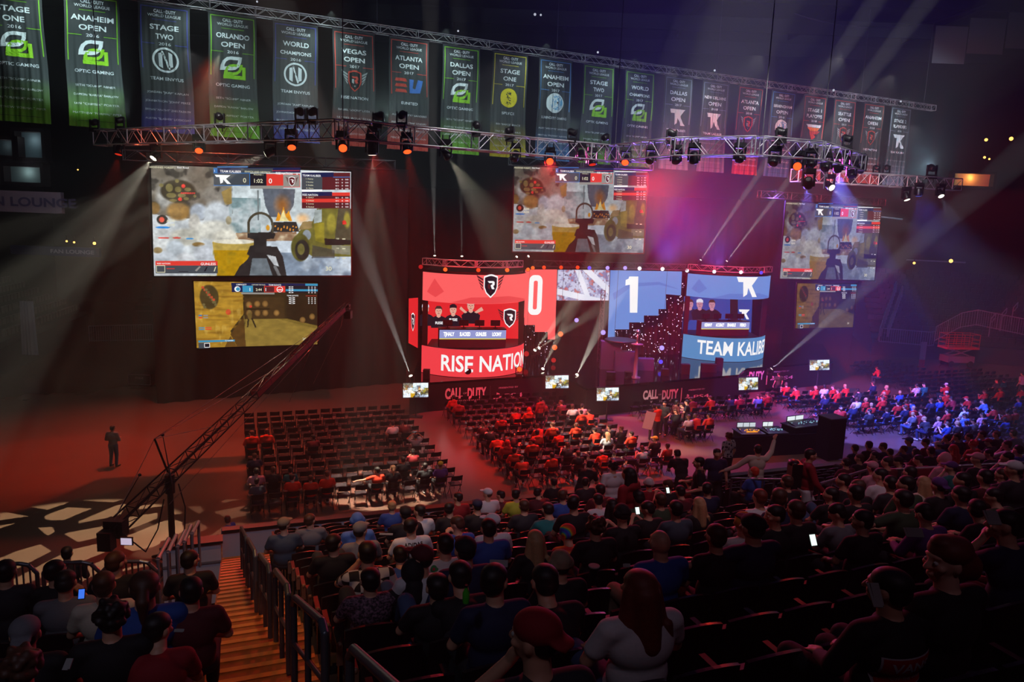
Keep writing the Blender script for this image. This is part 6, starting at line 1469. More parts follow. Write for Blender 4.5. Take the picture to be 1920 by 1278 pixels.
_pm = {}
def body_mesh(nm, yaw, near):
    k = ('b', nm, yaw, near)
    if k in _pm: return _pm[k]
    J = pose(nm); H = hrot(J, yaw); h = J['head']; P = []
    hp = lambda x, y, z: h + H @ V3(x, y, z)
    P += [('e', h, (.076, .094, .112), H), ('e', hp(0, .022, -.055), (.058, .064, .062), H), ('c', hp(0, .03, -.10), hp(0, .062, -.092), .022, .02), ('e', hp(0, .075, .035), (.055, .022, .018), H)]
    P += [('c', hp(0, .088, .018), hp(0, .112, -.028), .010, .015), ('e', hp(-.013, .102, -.03), (.01, .012, .009), H), ('e', hp(.013, .102, -.03), (.01, .012, .009), H), ('e', hp(0, .086, -.062), (.026, .014, .008), H), ('e', hp(0, .083, -.075), (.022, .014, .009), H)]
    for s in (-1, 1): P += [('e', hp(s * .079, -.005, -.01), (.012, .022, .034), H), ('e', hp(s * .045, .066, -.022), (.026, .022, .022), H)]
    P += [('c', J['neck'] - V3(0, .0, .03), h - V3(0, .01, .05), .062, .056), ('c', J['neck'] + V3(0, -.01, -.05), J['neck'], .085, .06)]
    P += [('e', J['chest'], (.155, .10, .16)), ('e', J['belly'], (.14, .10, .16)), ('e', J['pel'], (.14, .10, .09)), ('c', J['sh'][0], J['sh'][1], .055, .055)]
    for i, s in ((0, -1), (1, 1)):
        sh, el, wr, hd = J['sh'][i], J['el'][i], J['wr'][i], J['hd'][i].normalized()
        P += [('c', sh, el, .052, .041), ('c', el, wr, .041, .028)]
        side = V3(0, 0, 1).cross(hd); side = (V3(1, 0, 0) if side.length < .1 else side.normalized()); nrm = hd.cross(side).normalized(); pc = wr + hd * .05
        P += [('c', wr, wr + hd * .03, .027, .03), ('c', pc - side * .018, pc + hd * .028 - side * .02, .016, .016), ('c', pc + side * .018, pc + hd * .028 + side * .02, .016, .016), ('c', pc, pc + hd * .03, .017, .017)]
        for q, (o_, L) in enumerate(((-.031, .060), (-.0105, .074), (.0105, .069), (.031, .053))):
            f0 = wr + hd * .085 + side * o_ * .9; f1 = f0 + (hd * .9 - nrm * .35).normalized() * L * .55; f2 = f1 + (hd * .5 - nrm * .8).normalized() * L * .5
            r_ = .0088 if near else .011
            P += [('c', f0 - hd * .02, f1, r_ + .001, r_), ('c', f1, f2, r_, r_ - .001)]
        ts = side * (-s) if nm not in ('wave',) else side * s
        P += [('c', wr + hd * .03 + ts * .02, wr + hd * .06 + ts * .048 - nrm * .01, .012, .0105), ('c', wr + hd * .06 + ts * .048 - nrm * .01, wr + hd * .085 + ts * .052 - nrm * .02, .0105, .0095)]
        P += [('c', J['hip'][i], J['kn'][i], .080, .056), ('c', J['kn'][i], J['an'][i].lerp(J['kn'][i], .6), .054, .052), ('c', J['an'][i].lerp(J['kn'][i], .6), J['an'][i], .052, .036), ('c', J['an'][i], J['to'][i], .038, .03)]
    _pm[k] = blob('body', P, .0095 if near else .021, 2 if near else 1); return _pm[k]
def shirt_mesh(nm, kind, near):
    k = ('s', nm, kind, near)
    if k in _pm: return _pm[k]
    J = pose(nm); P = [('e', J['chest'] + V3(0, 0, .0), (.188, .126, .175)), ('e', J['belly'], (.172, .130, .19)), ('e', J['pel'] + V3(0, 0, .03), (.170, .134, .10)), ('c', J['sh'][0], J['sh'][1], .072, .072), ('c', J['neck'] + V3(-.05, -.01, -.045), J['neck'] + V3(.05, -.01, -.045), .06, .06), ('e', J['neck'] + V3(0, -.005, -.02), (.088, .085, .05))]
    for i in (0, 1):
        sh, el, wr = J['sh'][i], J['el'][i], J['wr'][i]
        if kind == 'tee': P += [('c', sh, sh.lerp(el, .62), .070, .064)]
        else: P += [('c', sh, el, .072, .060), ('c', el, el.lerp(wr, .92), .058, .043)]
    if kind == 'hood':
        P += [('e', J['neck'] + V3(0, -.085, -.0), (.115, .065, .085)), ('c', J['neck'] + V3(-.09, -.02, -.01), J['neck'] + V3(0, .06, -.06), .03, .03), ('c', J['neck'] + V3(.09, -.02, -.01), J['neck'] + V3(0, .06, -.06), .03, .03)]
    _pm[k] = blob('shirt', P, .015 if near else .026, 3 if near else 1); return _pm[k]
def leg_mesh(nm, kind, near):
    k = ('l', nm, kind, near)
    if k in _pm: return _pm[k]
    J = pose(nm); P = [('e', J['pel'] - V3(0, 0, .01), (.172, .132, .105))]
    for i in (0, 1):
        P += [('c', J['hip'][i], J['kn'][i], .100, .074)]
        if kind == 'long': P += [('c', J['kn'][i], J['an'][i] + V3(0, 0, .02), .070, .056)]
    _pm[k] = blob('trousers', P, .018 if near else .028, 2); return _pm[k]
def shoe_mesh(nm):
    k = ('f', nm)
    if k in _pm: return _pm[k]
    J = pose(nm); P = []
    for i in (0, 1): d_ = (J['to'][i] - J['an'][i]); P += [('c', J['an'][i] - V3(0, .02, .035), J['to'][i], .046, .038)]
    _pm[k] = blob('shoes', P, .02, 1); return _pm[k]
def hair_mesh(kind):
    k = ('h', kind)
    if k in _pm: return _pm[k]
    P = []; vx = .011
    if kind in ('short', 'long', 'tail', 'curly'): P = [('e', V3(0, -.014, .048), (.086, .100, .080)), ('e', V3(0, -.045, .0), (.080, .066, .088))]
    if kind == 'long': P += [('c', V3(0, -.06, .0), V3(0, -.11, -.30), .082, .075), ('c', V3(-.06, -.03, .02), V3(-.10, -.06, -.27), .045, .055), ('c', V3(.06, -.03, .02), V3(.10, -.06, -.27), .045, .055), ('c', V3(-.13, -.07, -.2), V3(-.13, -.08, -.3), .035, .02), ('c', V3(.12, -.09, -.2), V3(.14, -.1, -.32), .035, .02)]
    if kind == 'tail': P += [('c', V3(0, -.1, .03), V3(0, -.15, -.03), .035, .04), ('c', V3(0, -.15, -.03), V3(0, -.14, -.2), .04, .02)]
    if kind == 'bushy': P = [('e', V3(0, -.02, .062), (.100, .112, .082)), ('e', V3(0, -.07, -.01), (.098, .078, .11)), ('e', V3(0, .03, .11), (.06, .06, .04)), ('e', V3(.03, -.1, .05), (.07, .06, .07)), ('e', V3(-.04, -.11, -.02), (.06, .05, .08))]
    if kind == 'curly':
        g_ = random.Random(4)
        for i in range(46):
            a, z = g_.uniform(0, 6.28), g_.uniform(-.02, .12); rr = math.sqrt(max(.05, 1 - ((z - .02) / .12) ** 2)); y = math.sin(a) * .098 * rr - .02
            if y > .06 and z < .06: continue
            P.append(('e', V3(math.cos(a) * .088 * rr, y, z), (.026,) * 3))
    if kind == 'shave': P = [('e', V3(0, -.01, .045), (.0785, .0945, .076)), ('e', V3(0, -.04, .0), (.074, .062, .08))]
    if kind == 'cap': P = [('e', V3(0, -.008, .05), (.090, .106, .082)), ('c', V3(-.045, .09, .055), V3(-.035, .165, .04), .014, .01), ('c', V3(.045, .09, .055), V3(.035, .165, .04), .014, .01), ('c', V3(0, .09, .062), V3(0, .18, .045), .014, .01), ('e', V3(0, .12, .05), (.062, .06, .012)), ('e', V3(0, 0, .132), (.01, .01, .008))]
    if kind == 'backcap': P = [('e', V3(0, -.008, .05), (.090, .106, .082)), ('c', V3(-.045, -.09, .03), V3(-.035, -.15, .0), .014, .01), ('c', V3(.045, -.09, .03), V3(.035, -.15, .0), .014, .01), ('e', V3(0, -.12, .015), (.062, .05, .014))]
    if kind == 'beanie': P = [('e', V3(0, -.012, .05), (.092, .108, .098)), ('c', V3(-.05, -.02, .02), V3(.05, -.02, .02), .07, .07), ('e', V3(0, -.012, .015), (.094, .110, .03))]
    if kind == 'hoodup': P = [('e', V3(0, -.035, .02), (.108, .112, .135)), ('e', V3(0, -.03, -.08), (.11, .10, .09)), ('c', V3(0, -.09, -.1), V3(0, -.1, -.2), .09, .1)]
    _pm[k] = blob({'cap': 'cap', 'backcap': 'cap', 'beanie': 'beanie', 'hoodup': 'hood'}.get(kind, 'hair'), P, vx, 2 if kind != 'curly' else 0); return _pm[k]
SKINS = [mat('skin_%d' % i, c, .5, noise=.05) for i, c in enumerate([(214, 160, 130), (196, 138, 108), (156, 104, 78), (226, 176, 150)])]
COLS = {'red': (196, 34, 22), 'orange': (226, 58, 26), 'crimson': (150, 24, 34), 'black': (26, 24, 28), 'navy': (28, 36, 72), 'blue': (44, 84, 170), 'skyblue': (92, 130, 200), 'grey': (116, 116, 122), 'slate': (72, 84, 98), 'white': (222, 220, 222), 'cream': (214, 200, 180), 'teal': (26, 118, 118), 'green': (56, 76, 52), 'mustard': (206, 130, 34), 'maroon': (92, 26, 34), 'purple': (96, 56, 130), 'pink': (216, 150, 164), 'denim': (66, 84, 120), 'khaki': (150, 130, 106), 'charcoal': (44, 44, 50), 'yellow': (206, 200, 60)}
HAIRC = {'dark': (30, 22, 20), 'brown': (84, 52, 36), 'blond': (190, 150, 106), 'auburn': (120, 50, 34), 'redorange': (236, 70, 36), 'pinkhair': (226, 150, 150), 'whitehair': (190, 184, 180)}
def cm(n): return mat('cloth_' + n, COLS[n], .8, noise=.1, scale=60) if n in COLS else mat('hair_' + n, HAIRC[n], .55, noise=.25, scale=50)
# patterned garments
def pattern(nm, kind):
    if nm in _mats: return _mats[nm]
    m = mat(nm, (200, 200, 200), .8); nt = m.node_tree; b = nt.nodes['Principled BSDF']; tc = nt.nodes.new('ShaderNodeTexCoord'); cr = nt.nodes.new('ShaderNodeValToRGB'); E = cr.color_ramp
    if kind == 'floral':
        t = nt.nodes.new('ShaderNodeTexVoronoi'); t.inputs['Scale'].default_value = 13; nt.links.new(tc.outputs['Object'], t.inputs['Vector']); out = t.outputs['Distance']; E.interpolation = 'CONSTANT'
        E.elements[0].color = lin((30, 30, 46)); E.elements[1].position = .42; E.elements[1].color = lin((214, 208, 206)); e = E.elements.new(.2); e.color = lin((70, 70, 84))
    elif kind == 'flowers':
        t = nt.nodes.new('ShaderNodeTexVoronoi'); t.inputs['Scale'].default_value = 9; nt.links.new(tc.outputs['Object'], t.inputs['Vector']); out = t.outputs['Distance']; E.interpolation = 'CONSTANT'
        E.elements[0].color = lin((206, 60, 80)); E.elements[1].position = .36; E.elements[1].color = lin((220, 218, 214)); e = E.elements.new(.22); e.color = lin((70, 150, 90))
    elif kind == 'tiedye':
        t = nt.nodes.new('ShaderNodeTexWave'); t.wave_type = 'RINGS'; t.inputs['Scale'].default_value = 2.2; t.inputs['Distortion'].default_value = 3; nt.links.new(tc.outputs['Object'], t.inputs['Vector']); out = t.outputs['Fac']
        E.elements[0].color = lin((220, 40, 50)); E.elements[1].color = lin((60, 60, 200))
        for p_, c_ in ((.25, (240, 130, 30)), (.45, (210, 220, 60)), (.62, (50, 190, 110)), (.8, (40, 130, 220))): e = E.elements.new(p_); e.color = lin(c_)
    elif kind == 'plaid':
        t = nt.nodes.new('ShaderNodeTexChecker'); t.inputs['Scale'].default_value = 11; t.inputs['Color1'].default_value = lin((190, 190, 196)); t.inputs['Color2'].default_value = lin((26, 26, 32)); nt.links.new(tc.outputs['Object'], t.inputs['Vector']); nt.links.new(t.outputs['Color'], b.inputs['Base Color']); return m
    elif kind == 'speckle':
        t = nt.nodes.new('ShaderNodeTexNoise'); t.inputs['Scale'].default_value = 45; nt.links.new(tc.outputs['Object'], t.inputs['Vector']); out = t.outputs['Fac']; E.elements[0].position = .4; E.elements[0].color = lin((46, 34, 44)); E.elements[1].position = .65; E.elements[1].color = lin((150, 110, 130))
    nt.links.new(out, cr.inputs[0]); nt.links.new(cr.outputs[0], b.inputs['Base Color']); return m
def cmat(n): return pattern('garment_' + n, n) if n in ('floral', 'flowers', 'tiedye', 'plaid', 'speckle') else cm(n)
def pobj(name, me, m, parent):
    if not me.materials: me.materials.append(SKINS[0])
    o = bpy.data.objects.new(name, me); COL.objects.link(o)
    if parent is not None: o.parent = parent
    o.material_slots[0].link = 'OBJECT'; o.material_slots[0].material = m
    return o
HATS = ('cap', 'backcap', 'beanie', 'hoodup')
def person(p, yaw, ps, label, shirt='black', kind='tee', hair='short', hc='dark', legs='long', lc='charcoal', near=False, hyaw=0, skin=0, s=1.0, wd=1.0, group=None, hatc=None):
    J = pose(ps); b = pobj('person', body_mesh(ps, hyaw, near), SKINS[skin], None)
    b.location = p; b.rotation_euler = (0, 0, PHI + yaw); b.scale = (s * wd, s * wd, s)
    tag(b, label, 'person', group)
    pobj('shirt', shirt_mesh(ps, kind, near), cmat(shirt), b)
    pobj('trousers' if legs == 'long' else 'shorts', leg_mesh(ps, legs, near), cmat(lc), b)
    pobj('shoes', shoe_mesh(ps), cm('charcoal' if (int(p.x * 10) % 3) else 'white'), b)
    M = Matrix.Translation(J['head']) @ hrot(J, hyaw).to_4x4()
    if hair in HATS:
        h = pobj({'hoodup': 'hood'}.get(hair, 'cap' if 'cap' in hair else hair), hair_mesh(hair), cmat(hatc or shirt), b); h.matrix_local = M
        if hair != 'hoodup': g_ = pobj('hair', hair_mesh('shave'), cm(hc), b); g_.matrix_local = M
    elif hair != 'bald':
        h = pobj('hair', hair_mesh(hair), cm(hc), b); h.matrix_local = M
    if near:
        for sx in (-1, 1):
            e = MB(); e.ball((0, 0, 0), .0125, 12, 8, m=0); e.ball((0, .0075, 0), .0065, 10, 6, m=1)
            o = e.build('eye', [mat('eye_white', (230, 226, 222), .2, noise=.01), mat('iris_dark', (40, 26, 20), .2)], b); o.matrix_local = M @ Matrix.Translation((sx * .031, .083, .004))
    return b
OCC = set()
PC = {'orange': 'orange', 'crimson': 'dark red'}
def floor_person(px, py, shirt, kind='tee', hair='short', hc='dark', ps='lap', hy=0, stand=False, hatc=None, lc='charcoal', legs='long', yaw=0, skin=None, d=None):
    """seat a person on the floor chair whose head is nearest to the pixel"""
    if stand:
        p = onz(px, py, 1.63); p.z = 0; best = None; where = d
    else:
        best = None; bd = 1e9
        for key, (rr, dd) in CH.items():
            if key in OCC: continue
            x, y, w_ = proj(rd(rr, dd, 1.24)); q = (x - px) ** 2 + (y - py) ** 2 * 1.5
            if q < bd: bd = q; best = key
        if bd > 900: return
        OCC.add(best); p = rd(*CH[best]); word = {'A': 'block beside crane', 'B': 'block before red booth', 'C': 'block by mixing desks', 'D': 'blue lit block'}[best[0]]
        where = '%s row, %s chair, %s' % (ORD[best[1]], ORD[best[2]], word)
    nm_ = PC.get(shirt, shirt); gar = {'tee': 'shirt', 'long': 'jumper', 'hood': 'hoodie'}[kind]
    extra = {'cap': 'cap', 'backcap': 'backward cap', 'beanie': 'beanie', 'hoodup': 'hood up', 'long': 'long hair'}.get(hair)
    lab = 'person in %s %s%s, %s' % (nm_, gar, ' and ' + (('%s ' % PC.get(hatc, hatc) if hatc and hair != 'long' else '') + extra) if extra and extra != 'hood up' else '', where)
    g_ = random.Random(px * 7 + py)
    return person(p, yaw + g_.uniform(-.15, .15), ps, lab, shirt, kind, hair, hc, legs, lc, False, hy, g_.randrange(4) if skin is None else skin, g_.uniform(.97, 1.06), g_.uniform(1.0, 1.12), 'audience on the floor chairs' if not stand else 'people standing on the floor', hatc)
FP = floor_person
g0 = random.Random(5)
A_ = [(462, 815, 'orange', 'hood'), (514, 812, 'orange', 'hood'), (470, 855, 'navy', 'tee'), (492, 888, 'pink', 'tee'), (524, 882, 'black', 'tee'), (553, 883, 'teal', 'tee'), (465, 900, 'slate', 'tee'), (563, 905, 'orange', 'tee'), (591, 914, 'orange', 'tee'), (625, 909, 'orange', 'tee'), (475, 920, 'navy', 'tee'),
      (716, 880, 'orange', 'tee'), (737, 879, 'black', 'tee'), (761, 868, 'black', 'tee'), (810, 885, 'black', 'tee'), (834, 883, 'purple', 'tee'), (737, 790, 'white', 'tee'), (755, 802, 'maroon', 'tee'), (773, 818, 'grey', 'tee'), (761, 842, 'crimson', 'tee'), (575, 815, 'maroon', 'tee')]
for i, (x, y, c, k) in enumerate(A_):
    FP(x, y, c, k, ps={11: 'wide', 18: 'raise', 19: 'phone'}.get(i, 'lap'), hair={15: 'cap', 12: 'tail'}.get(i, 'short'), hatc={15: 'yellow'}.get(i), hc='blond' if i == 12 else g0.choice(['dark', 'dark', 'brown']), hy=g0.choice((0, 0, 40, -40)))
B_ = [(828, 761, 'red', 'hood'), (849, 758, 'crimson', 'hood'), (846, 788, 'red', 'hood'), (835, 790, 'charcoal', 'tee'), (931, 781, 'red', 'hood'), (962, 772, 'red', 'hood'), (982, 770, 'orange', 'hood'), (1014, 749, 'crimson', 'hood'), (1048, 752, 'maroon', 'tee'), (1075, 758, 'white', 'tee'), (1081, 775, 'orange', 'hood'), (1102, 772, 'orange', 'hood'), (1095, 770, 'pink', 'tee'),
      (1017, 801, 'orange', 'hood'), (1048, 801, 'orange', 'hood'), (1005, 810, 'orange', 'hood'), (1042, 806, 'orange', 'hood'), (1081, 799, 'orange', 'hood'), (1113, 807, 'orange', 'hood'), (1122, 796, 'black', 'tee'), (1140, 805, 'black', 'tee'), (1176, 807, 'orange', 'hood'), (1160, 807, 'black', 'tee'), (1147, 822, 'white', 'tee'), (1131, 838, 'orange', 'hood'), (994, 825, 'orange', 'hood'),
      (924, 838, 'orange', 'hood'), (959, 840, 'orange', 'hood'), (941, 850, 'red', 'hood'), (982, 856, 'orange', 'tee'), (1043, 858, 'orange', 'hood'), (889, 842, 'charcoal', 'tee'), (947, 815, 'maroon', 'tee'), (930, 812, 'black', 'tee'), (1210, 836, 'white', 'tee'), (1231, 828, 'black', 'tee'), (1256, 842, 'red', 'tee'), (905, 790, 'maroon', 'tee'), (870, 815, 'grey', 'tee'), (1060, 830, 'charcoal', 'tee'), (1090, 862, 'black', 'tee')]
for i, (x, y, c, k) in enumerate(B_):
    FP(x, y, c, k, ps=g0.choice(['lap', 'lap', 'fwd', 'phone']) if k == 'tee' else g0.choice(['lap', 'fwd', 'lap']), hair={23: 'long', 24: 'cap', 25: 'cap', 35: 'cap', 28: 'hoodup', 6: 'hoodup'}.get(i, 'short'), hc={23: 'blond'}.get(i, g0.choice(['dark', 'brown', 'dark'])), hatc={24: 'white', 25: 'crimson', 35: 'yellow'}.get(i), hy=g0.choice((0, 0, 40, -40)))
C_ = [(1268, 781, 'black', 'tee'), (1296, 790, 'white', 'tee'), (1317, 781, 'red', 'hood'), (1339, 775, 'red', 'hood'), (1309, 757, 'crimson', 'hood'), (1335, 754, 'red', 'hood'), (1364, 754, 'navy', 'tee'), (1393, 754, 'crimson', 'hood'), (1417, 757, 'skyblue', 'tee'), (1429, 757, 'crimson', 'hood'), (1454, 765, 'red', 'hood'), (1281, 762, 'maroon', 'tee'), (1352, 788, 'charcoal', 'tee'), (1480, 775, 'red', 'tee')]
for i, (x, y, c, k) in enumerate(C_): FP(x, y, c, k, ps=g0.choice(['lap', 'fwd', 'phone']), hy=g0.choice((0, 40, -40)), hc=g0.choice(['dark', 'brown']))
D_ = [(1479, 724, 'red'), (1502, 730, 'red'), (1529, 724, 'red'), (1546, 728, 'white'), (1564, 730, 'red'), (1576, 730, 'red'), (1596, 712, 'red'), (1644, 704, 'red'), (1655, 732, 'red'), (1667, 727, 'red'), (1633, 724, 'navy'), (1725, 717, 'white'), (1737, 715, 'teal'), (1772, 728, 'red', 'white'), (1782, 731, 'red', 'white'), (1820, 741, 'red', 'red'), (1844, 741, 'red'), (1871, 732, 'red'), (1912, 732, 'red'),
      (1600, 751, 'white'), (1617, 746, 'red'), (1636, 762, 'red'), (1656, 751, 'red'), (1692, 732, 'blue'), (1682, 754, 'red'), (1695, 751, 'red'), (1717, 770, 'red'), (1733, 778, 'crimson'), (1776, 770, 'red'), (1801, 768, 'white'), (1814, 778, 'skyblue'), (1839, 778, 'pink'), (1871, 768, 'red'), (1887, 768, 'red'), (1906, 770, 'red'), (1757, 784, 'pink'), (1649, 795, 'skyblue'), (1603, 765, 'navy'),
      (1543, 752, 'navy'), (1525, 778, 'crimson'), (1700, 795, 'grey'), (1720, 790, 'charcoal'), (1668, 775, 'navy'), (1690, 780, 'navy'), (1745, 800, 'navy'), (1800, 800, 'charcoal'), (1850, 800, 'navy'), (1890, 795, 'blue'), (1905, 750, 'blue'), (1850, 755, 'skyblue'), (1705, 815, 'skyblue', 'white'), (1760, 745, 'blue'), (1745, 752, 'navy'), (1665, 800, 'navy'), (1635, 785, 'charcoal'), (1780, 790, 'blue'), (1830, 795, 'grey'), (1620, 735, 'charcoal'), (1700, 760, 'blue'), (1790, 752, 'crimson'), (1868, 715, 'slate'), (1880, 718, 'teal'), (1668, 810, 'crimson'), (1730, 815, 'charcoal'), (1820, 815, 'navy'), (1770, 812, 'navy')]
for i, q in enumerate(D_):
    x, y, c = q[:3]; FP(x, y, c, 'hood' if c in ('red', 'crimson') and i % 3 else 'tee', ps=g0.choice(['lap', 'fwd', 'phone', 'lap']), hair='cap' if len(q) > 3 else 'short', hatc=q[3] if len(q) > 3 else None, hy=g0.choice((0, 40, -40, 40)), hc=g0.choice(['dark', 'brown', 'dark', 'blond']), lc=g0.choice(['charcoal', 'denim', 'navy']))
for x, y, c, k, ps, yw, lab in [(1234, 765, 'orange', 'hood', 'hold', .3, 'standing on the floor with a big white board'), (1227, 764, 'charcoal', 'tee', 'stand', -.4, 'standing half hidden behind the big white board'), (1247, 757, 'black', 'tee', 'talk', 2.2, 'standing right of the orange hoodie'), (1268, 757, 'maroon', 'tee', 'talk', -1.4, 'standing in the middle of the dark group before the stage'), (1289, 756, 'charcoal', 'tee', 'hold', .8, 'standing with a bright phone before the stage'),
                                (1576, 768, 'red', 'hood', 'walk', 2.6, 'walking in the blue lit aisle right of the desks'), (1014, 748, 'crimson', 'hood', 'stand', .2, 'standing with hands at the head in the middle block'), (1918, 702, 'white', 'tee', 'stand', 0, 'standing at the far right edge behind the blocks'), (1461, 700, 'green', 'tee', 'stand', 0, 'standing dark at the right end of the stage front')]:
    FP(x, y, c, k, ps=ps, stand=True, yaw=yw, d=lab)
fp1 = floor_person(210, 801, 'grey', 'long', ps='talk', stand=True, yaw=-.5, d='standing alone on the empty red floor at the left', lc='denim')
p = onz(1234, 795, .9); o = MB().box((0, 0, 0), (.46, .02, .85), M=Matrix.Rotation(.2, 3, 'Y')).build('sign_board', mat('board_card', (206, 196, 196), .6)); o.location = at(1217, 788, 34.2); tag(o, 'big blank white board held by the person in the orange hoodie', 'board')
# ---- people on the near bank
SOCC = {}
def bank_person(px, py, label, shirt='black', kind='tee', hair='short', hc='dark', ps='lap', hy=0, yaw=0, near=None, stand=False, legs='long', lc='charcoal', hatc=None, skin=0, wd=1.08, side='R', snap=True, sz=1.0):
    J = pose(ps); hh = J['head'].z
    if stand:
        p = onbank(px, py, hh * sz); r_, d_ = tord(p); k = int((DF - d_) / PITCH); p.z = row_z(max(0, k)); s = sz
    else:
        best = None
        for k in range(0, 20):
            # seat row k: where does the pixel column meet it
            lo = None; c_ = ray(px, py); dd = row_d(k) + .02; t = dd / (-c_.x * SP + c_.y * CP); q = CAM + c_ * t; need = q.z - row_z(k)
            e = abs(need - hh) + (0 if .9 < need / hh < 1.13 else 1)
            r_ = q.x * CP + q.y * SP
            for (kk, rr) in SOCC.get(k, []):
                if abs(rr - r_) < .45: e += .12
            if side == 'L' and k < 10: e += 9
            if best is None or e < best[0]: best = (e, k, r_, need)
        e, k, r_, need = best; s = max(.9, min(1.13, need / hh)); SOCC.setdefault(k, []).append((k, r_)); p = rd(r_, row_d(k) - .0, row_z(k))
        hd_ = J['head']; off = rd(hd_.x, hd_.y) * s; p = p - Vector((off.x, off.y, 0)) * (1 if snap else 0)
        p += rd(0, .09)
    w_ = (p - CAM).length; near = (w_ < 11) if near is None else near
    if label is None:
        dist = 'seated' if not stand else 'standing'
        nm_ = PC.get(shirt, shirt); gar = {'tee': 'shirt', 'long': 'jumper', 'hood': 'hoodie'}[kind]
        extra = {'cap': 'cap', 'backcap': 'backward cap', 'beanie': 'beanie', 'long': 'long hair'}.get(hair)
        label = 'person in %s %s%s, %s row above boards, about %s from aisle' % (nm_, gar, (', ' + (PC.get(hatc, hatc) + ' ' if hatc else '') + extra) if extra else '', ORD[k], ORD[max(0, int(abs(r_ - .8) / .53))])
    return person(p, yaw, ps, label, shirt, kind, hair, hc, legs, lc, near, hy, skin, s, wd, 'people on the near seating bank', hatc)
BP = bank_person
# the big foreground figures
BP(1208, 1112, 'woman with long red brown hair in a pale tee, largest figure at the bottom', 'white', hair='long', hc='auburn', wd=1.22, legs='short', lc='denim')
BP(1245, 1022, 'bald person in a plain blue tee behind the long haired woman', 'blue', hair='bald', wd=1.15, lc='khaki')
BP(1016, 1210, 'person in red backward cap with hands at the mouth, bottom middle', 'charcoal', hair='backcap', hatc='crimson', ps='chin', hy=40, legs='short', lc='slate')
BP(1418, 992, 'person in black cap and navy tee resting an arm on the next seat', 'navy', hair='cap', hatc='black', hy=0, ps='wide', wd=1.25)
BP(1579, 966, 'person in light grey tee looking down at a lit phone', 'grey', hair='short', ps='lowphone', hy=40, wd=1.05)
BP(1792, 1060, 'laughing person with wavy brown hair in profile at the lower right', 'black', hair='bushy', hc='auburn', hy=80, ps='lap', wd=1.1, skin=3)
BP(1683, 1112, 'dark haired person in black jacket with a red shoe brand print on the back', 'black', kind='long', hy=25, ps='lap', wd=1.2)
BP(1902, 990, 'person in navy tee with chin on hand at the right edge', 'navy', hair='shave', ps='chin', hy=40, wd=1.1)
BP(823, 1106, 'large dark haired person in black shirt left of the green bottle', 'black', kind='tee', ps='knees', lc='denim', wd=1.15)
BP(868, 1088, 'person in black shirt holding a small green bottle', 'black', ps='fwd')
BP(933, 1096, 'person in very dark shirt right of the green bottle', 'navy', hy=-40)
BP(696, 1092, 'person in purple speckled shirt with a white shoe raised', 'speckle', hc='dark', ps='knees', lc='charcoal', wd=1.15)
BP(691, 1042, 'person in black and white plaid shirt with arm raised to the head', 'plaid', ps='chin')
BP(773, 989, 'person in white sports jersey printed ADIDAS 00', 'white', wd=1.15, hy=-40)
BP(753, 1046, 'person in dark blue tee left of the red cap', 'blue', ps='fwd'); BP(794, 1052, 'person in dark red cap and white shirt turned left', 'white', hair='cap', hatc='maroon', hy=40)
BP(838, 1025, 'person in white shirt with bright flowers', 'flowers', wd=1.05); BP(876, 1036, 'person in black cap and navy jacket behind the flower shirt', 'navy', kind='long', hair='cap', hatc='black', wd=1.15)
BP(775, 1078, 'person with black hood up and blue jeans raised', 'black', kind='hood', hair='hoodup', ps='knees', lc='denim'); BP(627, 1022, 'person in dark clothes sprawling with pale hands and bare legs', 'black', ps='knees', legs='short', hy=-40)
BP(582, 977, 'man in grey shirt turned right in the front row', 'grey', hc='brown', hy=-40, wd=1.15, near=True); BP(533, 986, 'person in grey shirt and cap at the left end of the front row', 'slate', hair='cap', hatc='khaki', wd=1.1, hy=-40)
BP(671, 979, 'person in bright blue hooded top and blue beanie', 'skyblue', kind='hood', hair='beanie', hatc='skyblue'); BP(677, 998, 'person in grey tee and pale grey cap', 'grey', hair='cap', hatc='grey', hy=-40)
BP(736, 950, 'person in blue tee with greying hair in the front row', 'blue', hc='blond', wd=1.1); BP(788, 960, 'person in white tee beside the black cap', 'white', hy=40); BP(762, 965, 'person in black hat before the white tee', 'black', hair='cap', hatc='black')
BP(1007, 1016, 'woman with long straight blond hair in a dark top', 'black', hair='long', hc='blond', kind='long'); BP(1069, 1006, 'person in tie dyed shirt and matching hat', 'tiedye', hair='beanie', hatc='tiedye', ps='fwd', hy=40, wd=1.1)
BP(1056, 1064, 'person with a beige cap seen from behind, dark shirt', 'black', hair='beanie', hatc='khaki'); BP(1121, 990, 'small child with light brown hair in the middle rows', 'black', hc='brown', hair='curly')
BP(926, 983, 'person in white cap and white tee leaning back', 'white', hair='cap', hatc='white', hy=40); BP(919, 994, 'person in blue and white baseball shirt before the white cap', 'blue', kind='tee')
BP(1033, 960, 'person in teal tee with a printed back', 'teal', ps='fwd', wd=1.25, hair='shave'); BP(1171, 968, 'person in dark beanie holding a hand up beside a phone', 'black', hair='beanie', hatc='black', ps='phone'); BP(1219, 957, 'person in black tee holding up a bright phone', 'black', ps='phone', hy=40)
BP(1272, 957, 'person in slate blue tee with short dark hair, middle rows', 'slate', wd=1.05); BP(1315, 948, 'woman with long blond hair under the standing group', 'black', hair='long', hc='blond'); BP(1280, 924, 'person in maroon shirt under the standing group', 'maroon', ps='fwd')
BP(1430, 935, 'person in white collared shirt with reddish short hair', 'white', hc='auburn', kind='long'); BP(1460, 970, 'person in black tee with face turned left behind the navy tee', 'black', hy=75, wd=1.1); BP(1400, 985, 'child in orange hat beside the black cap', 'white', hair='beanie', hatc='mustard')
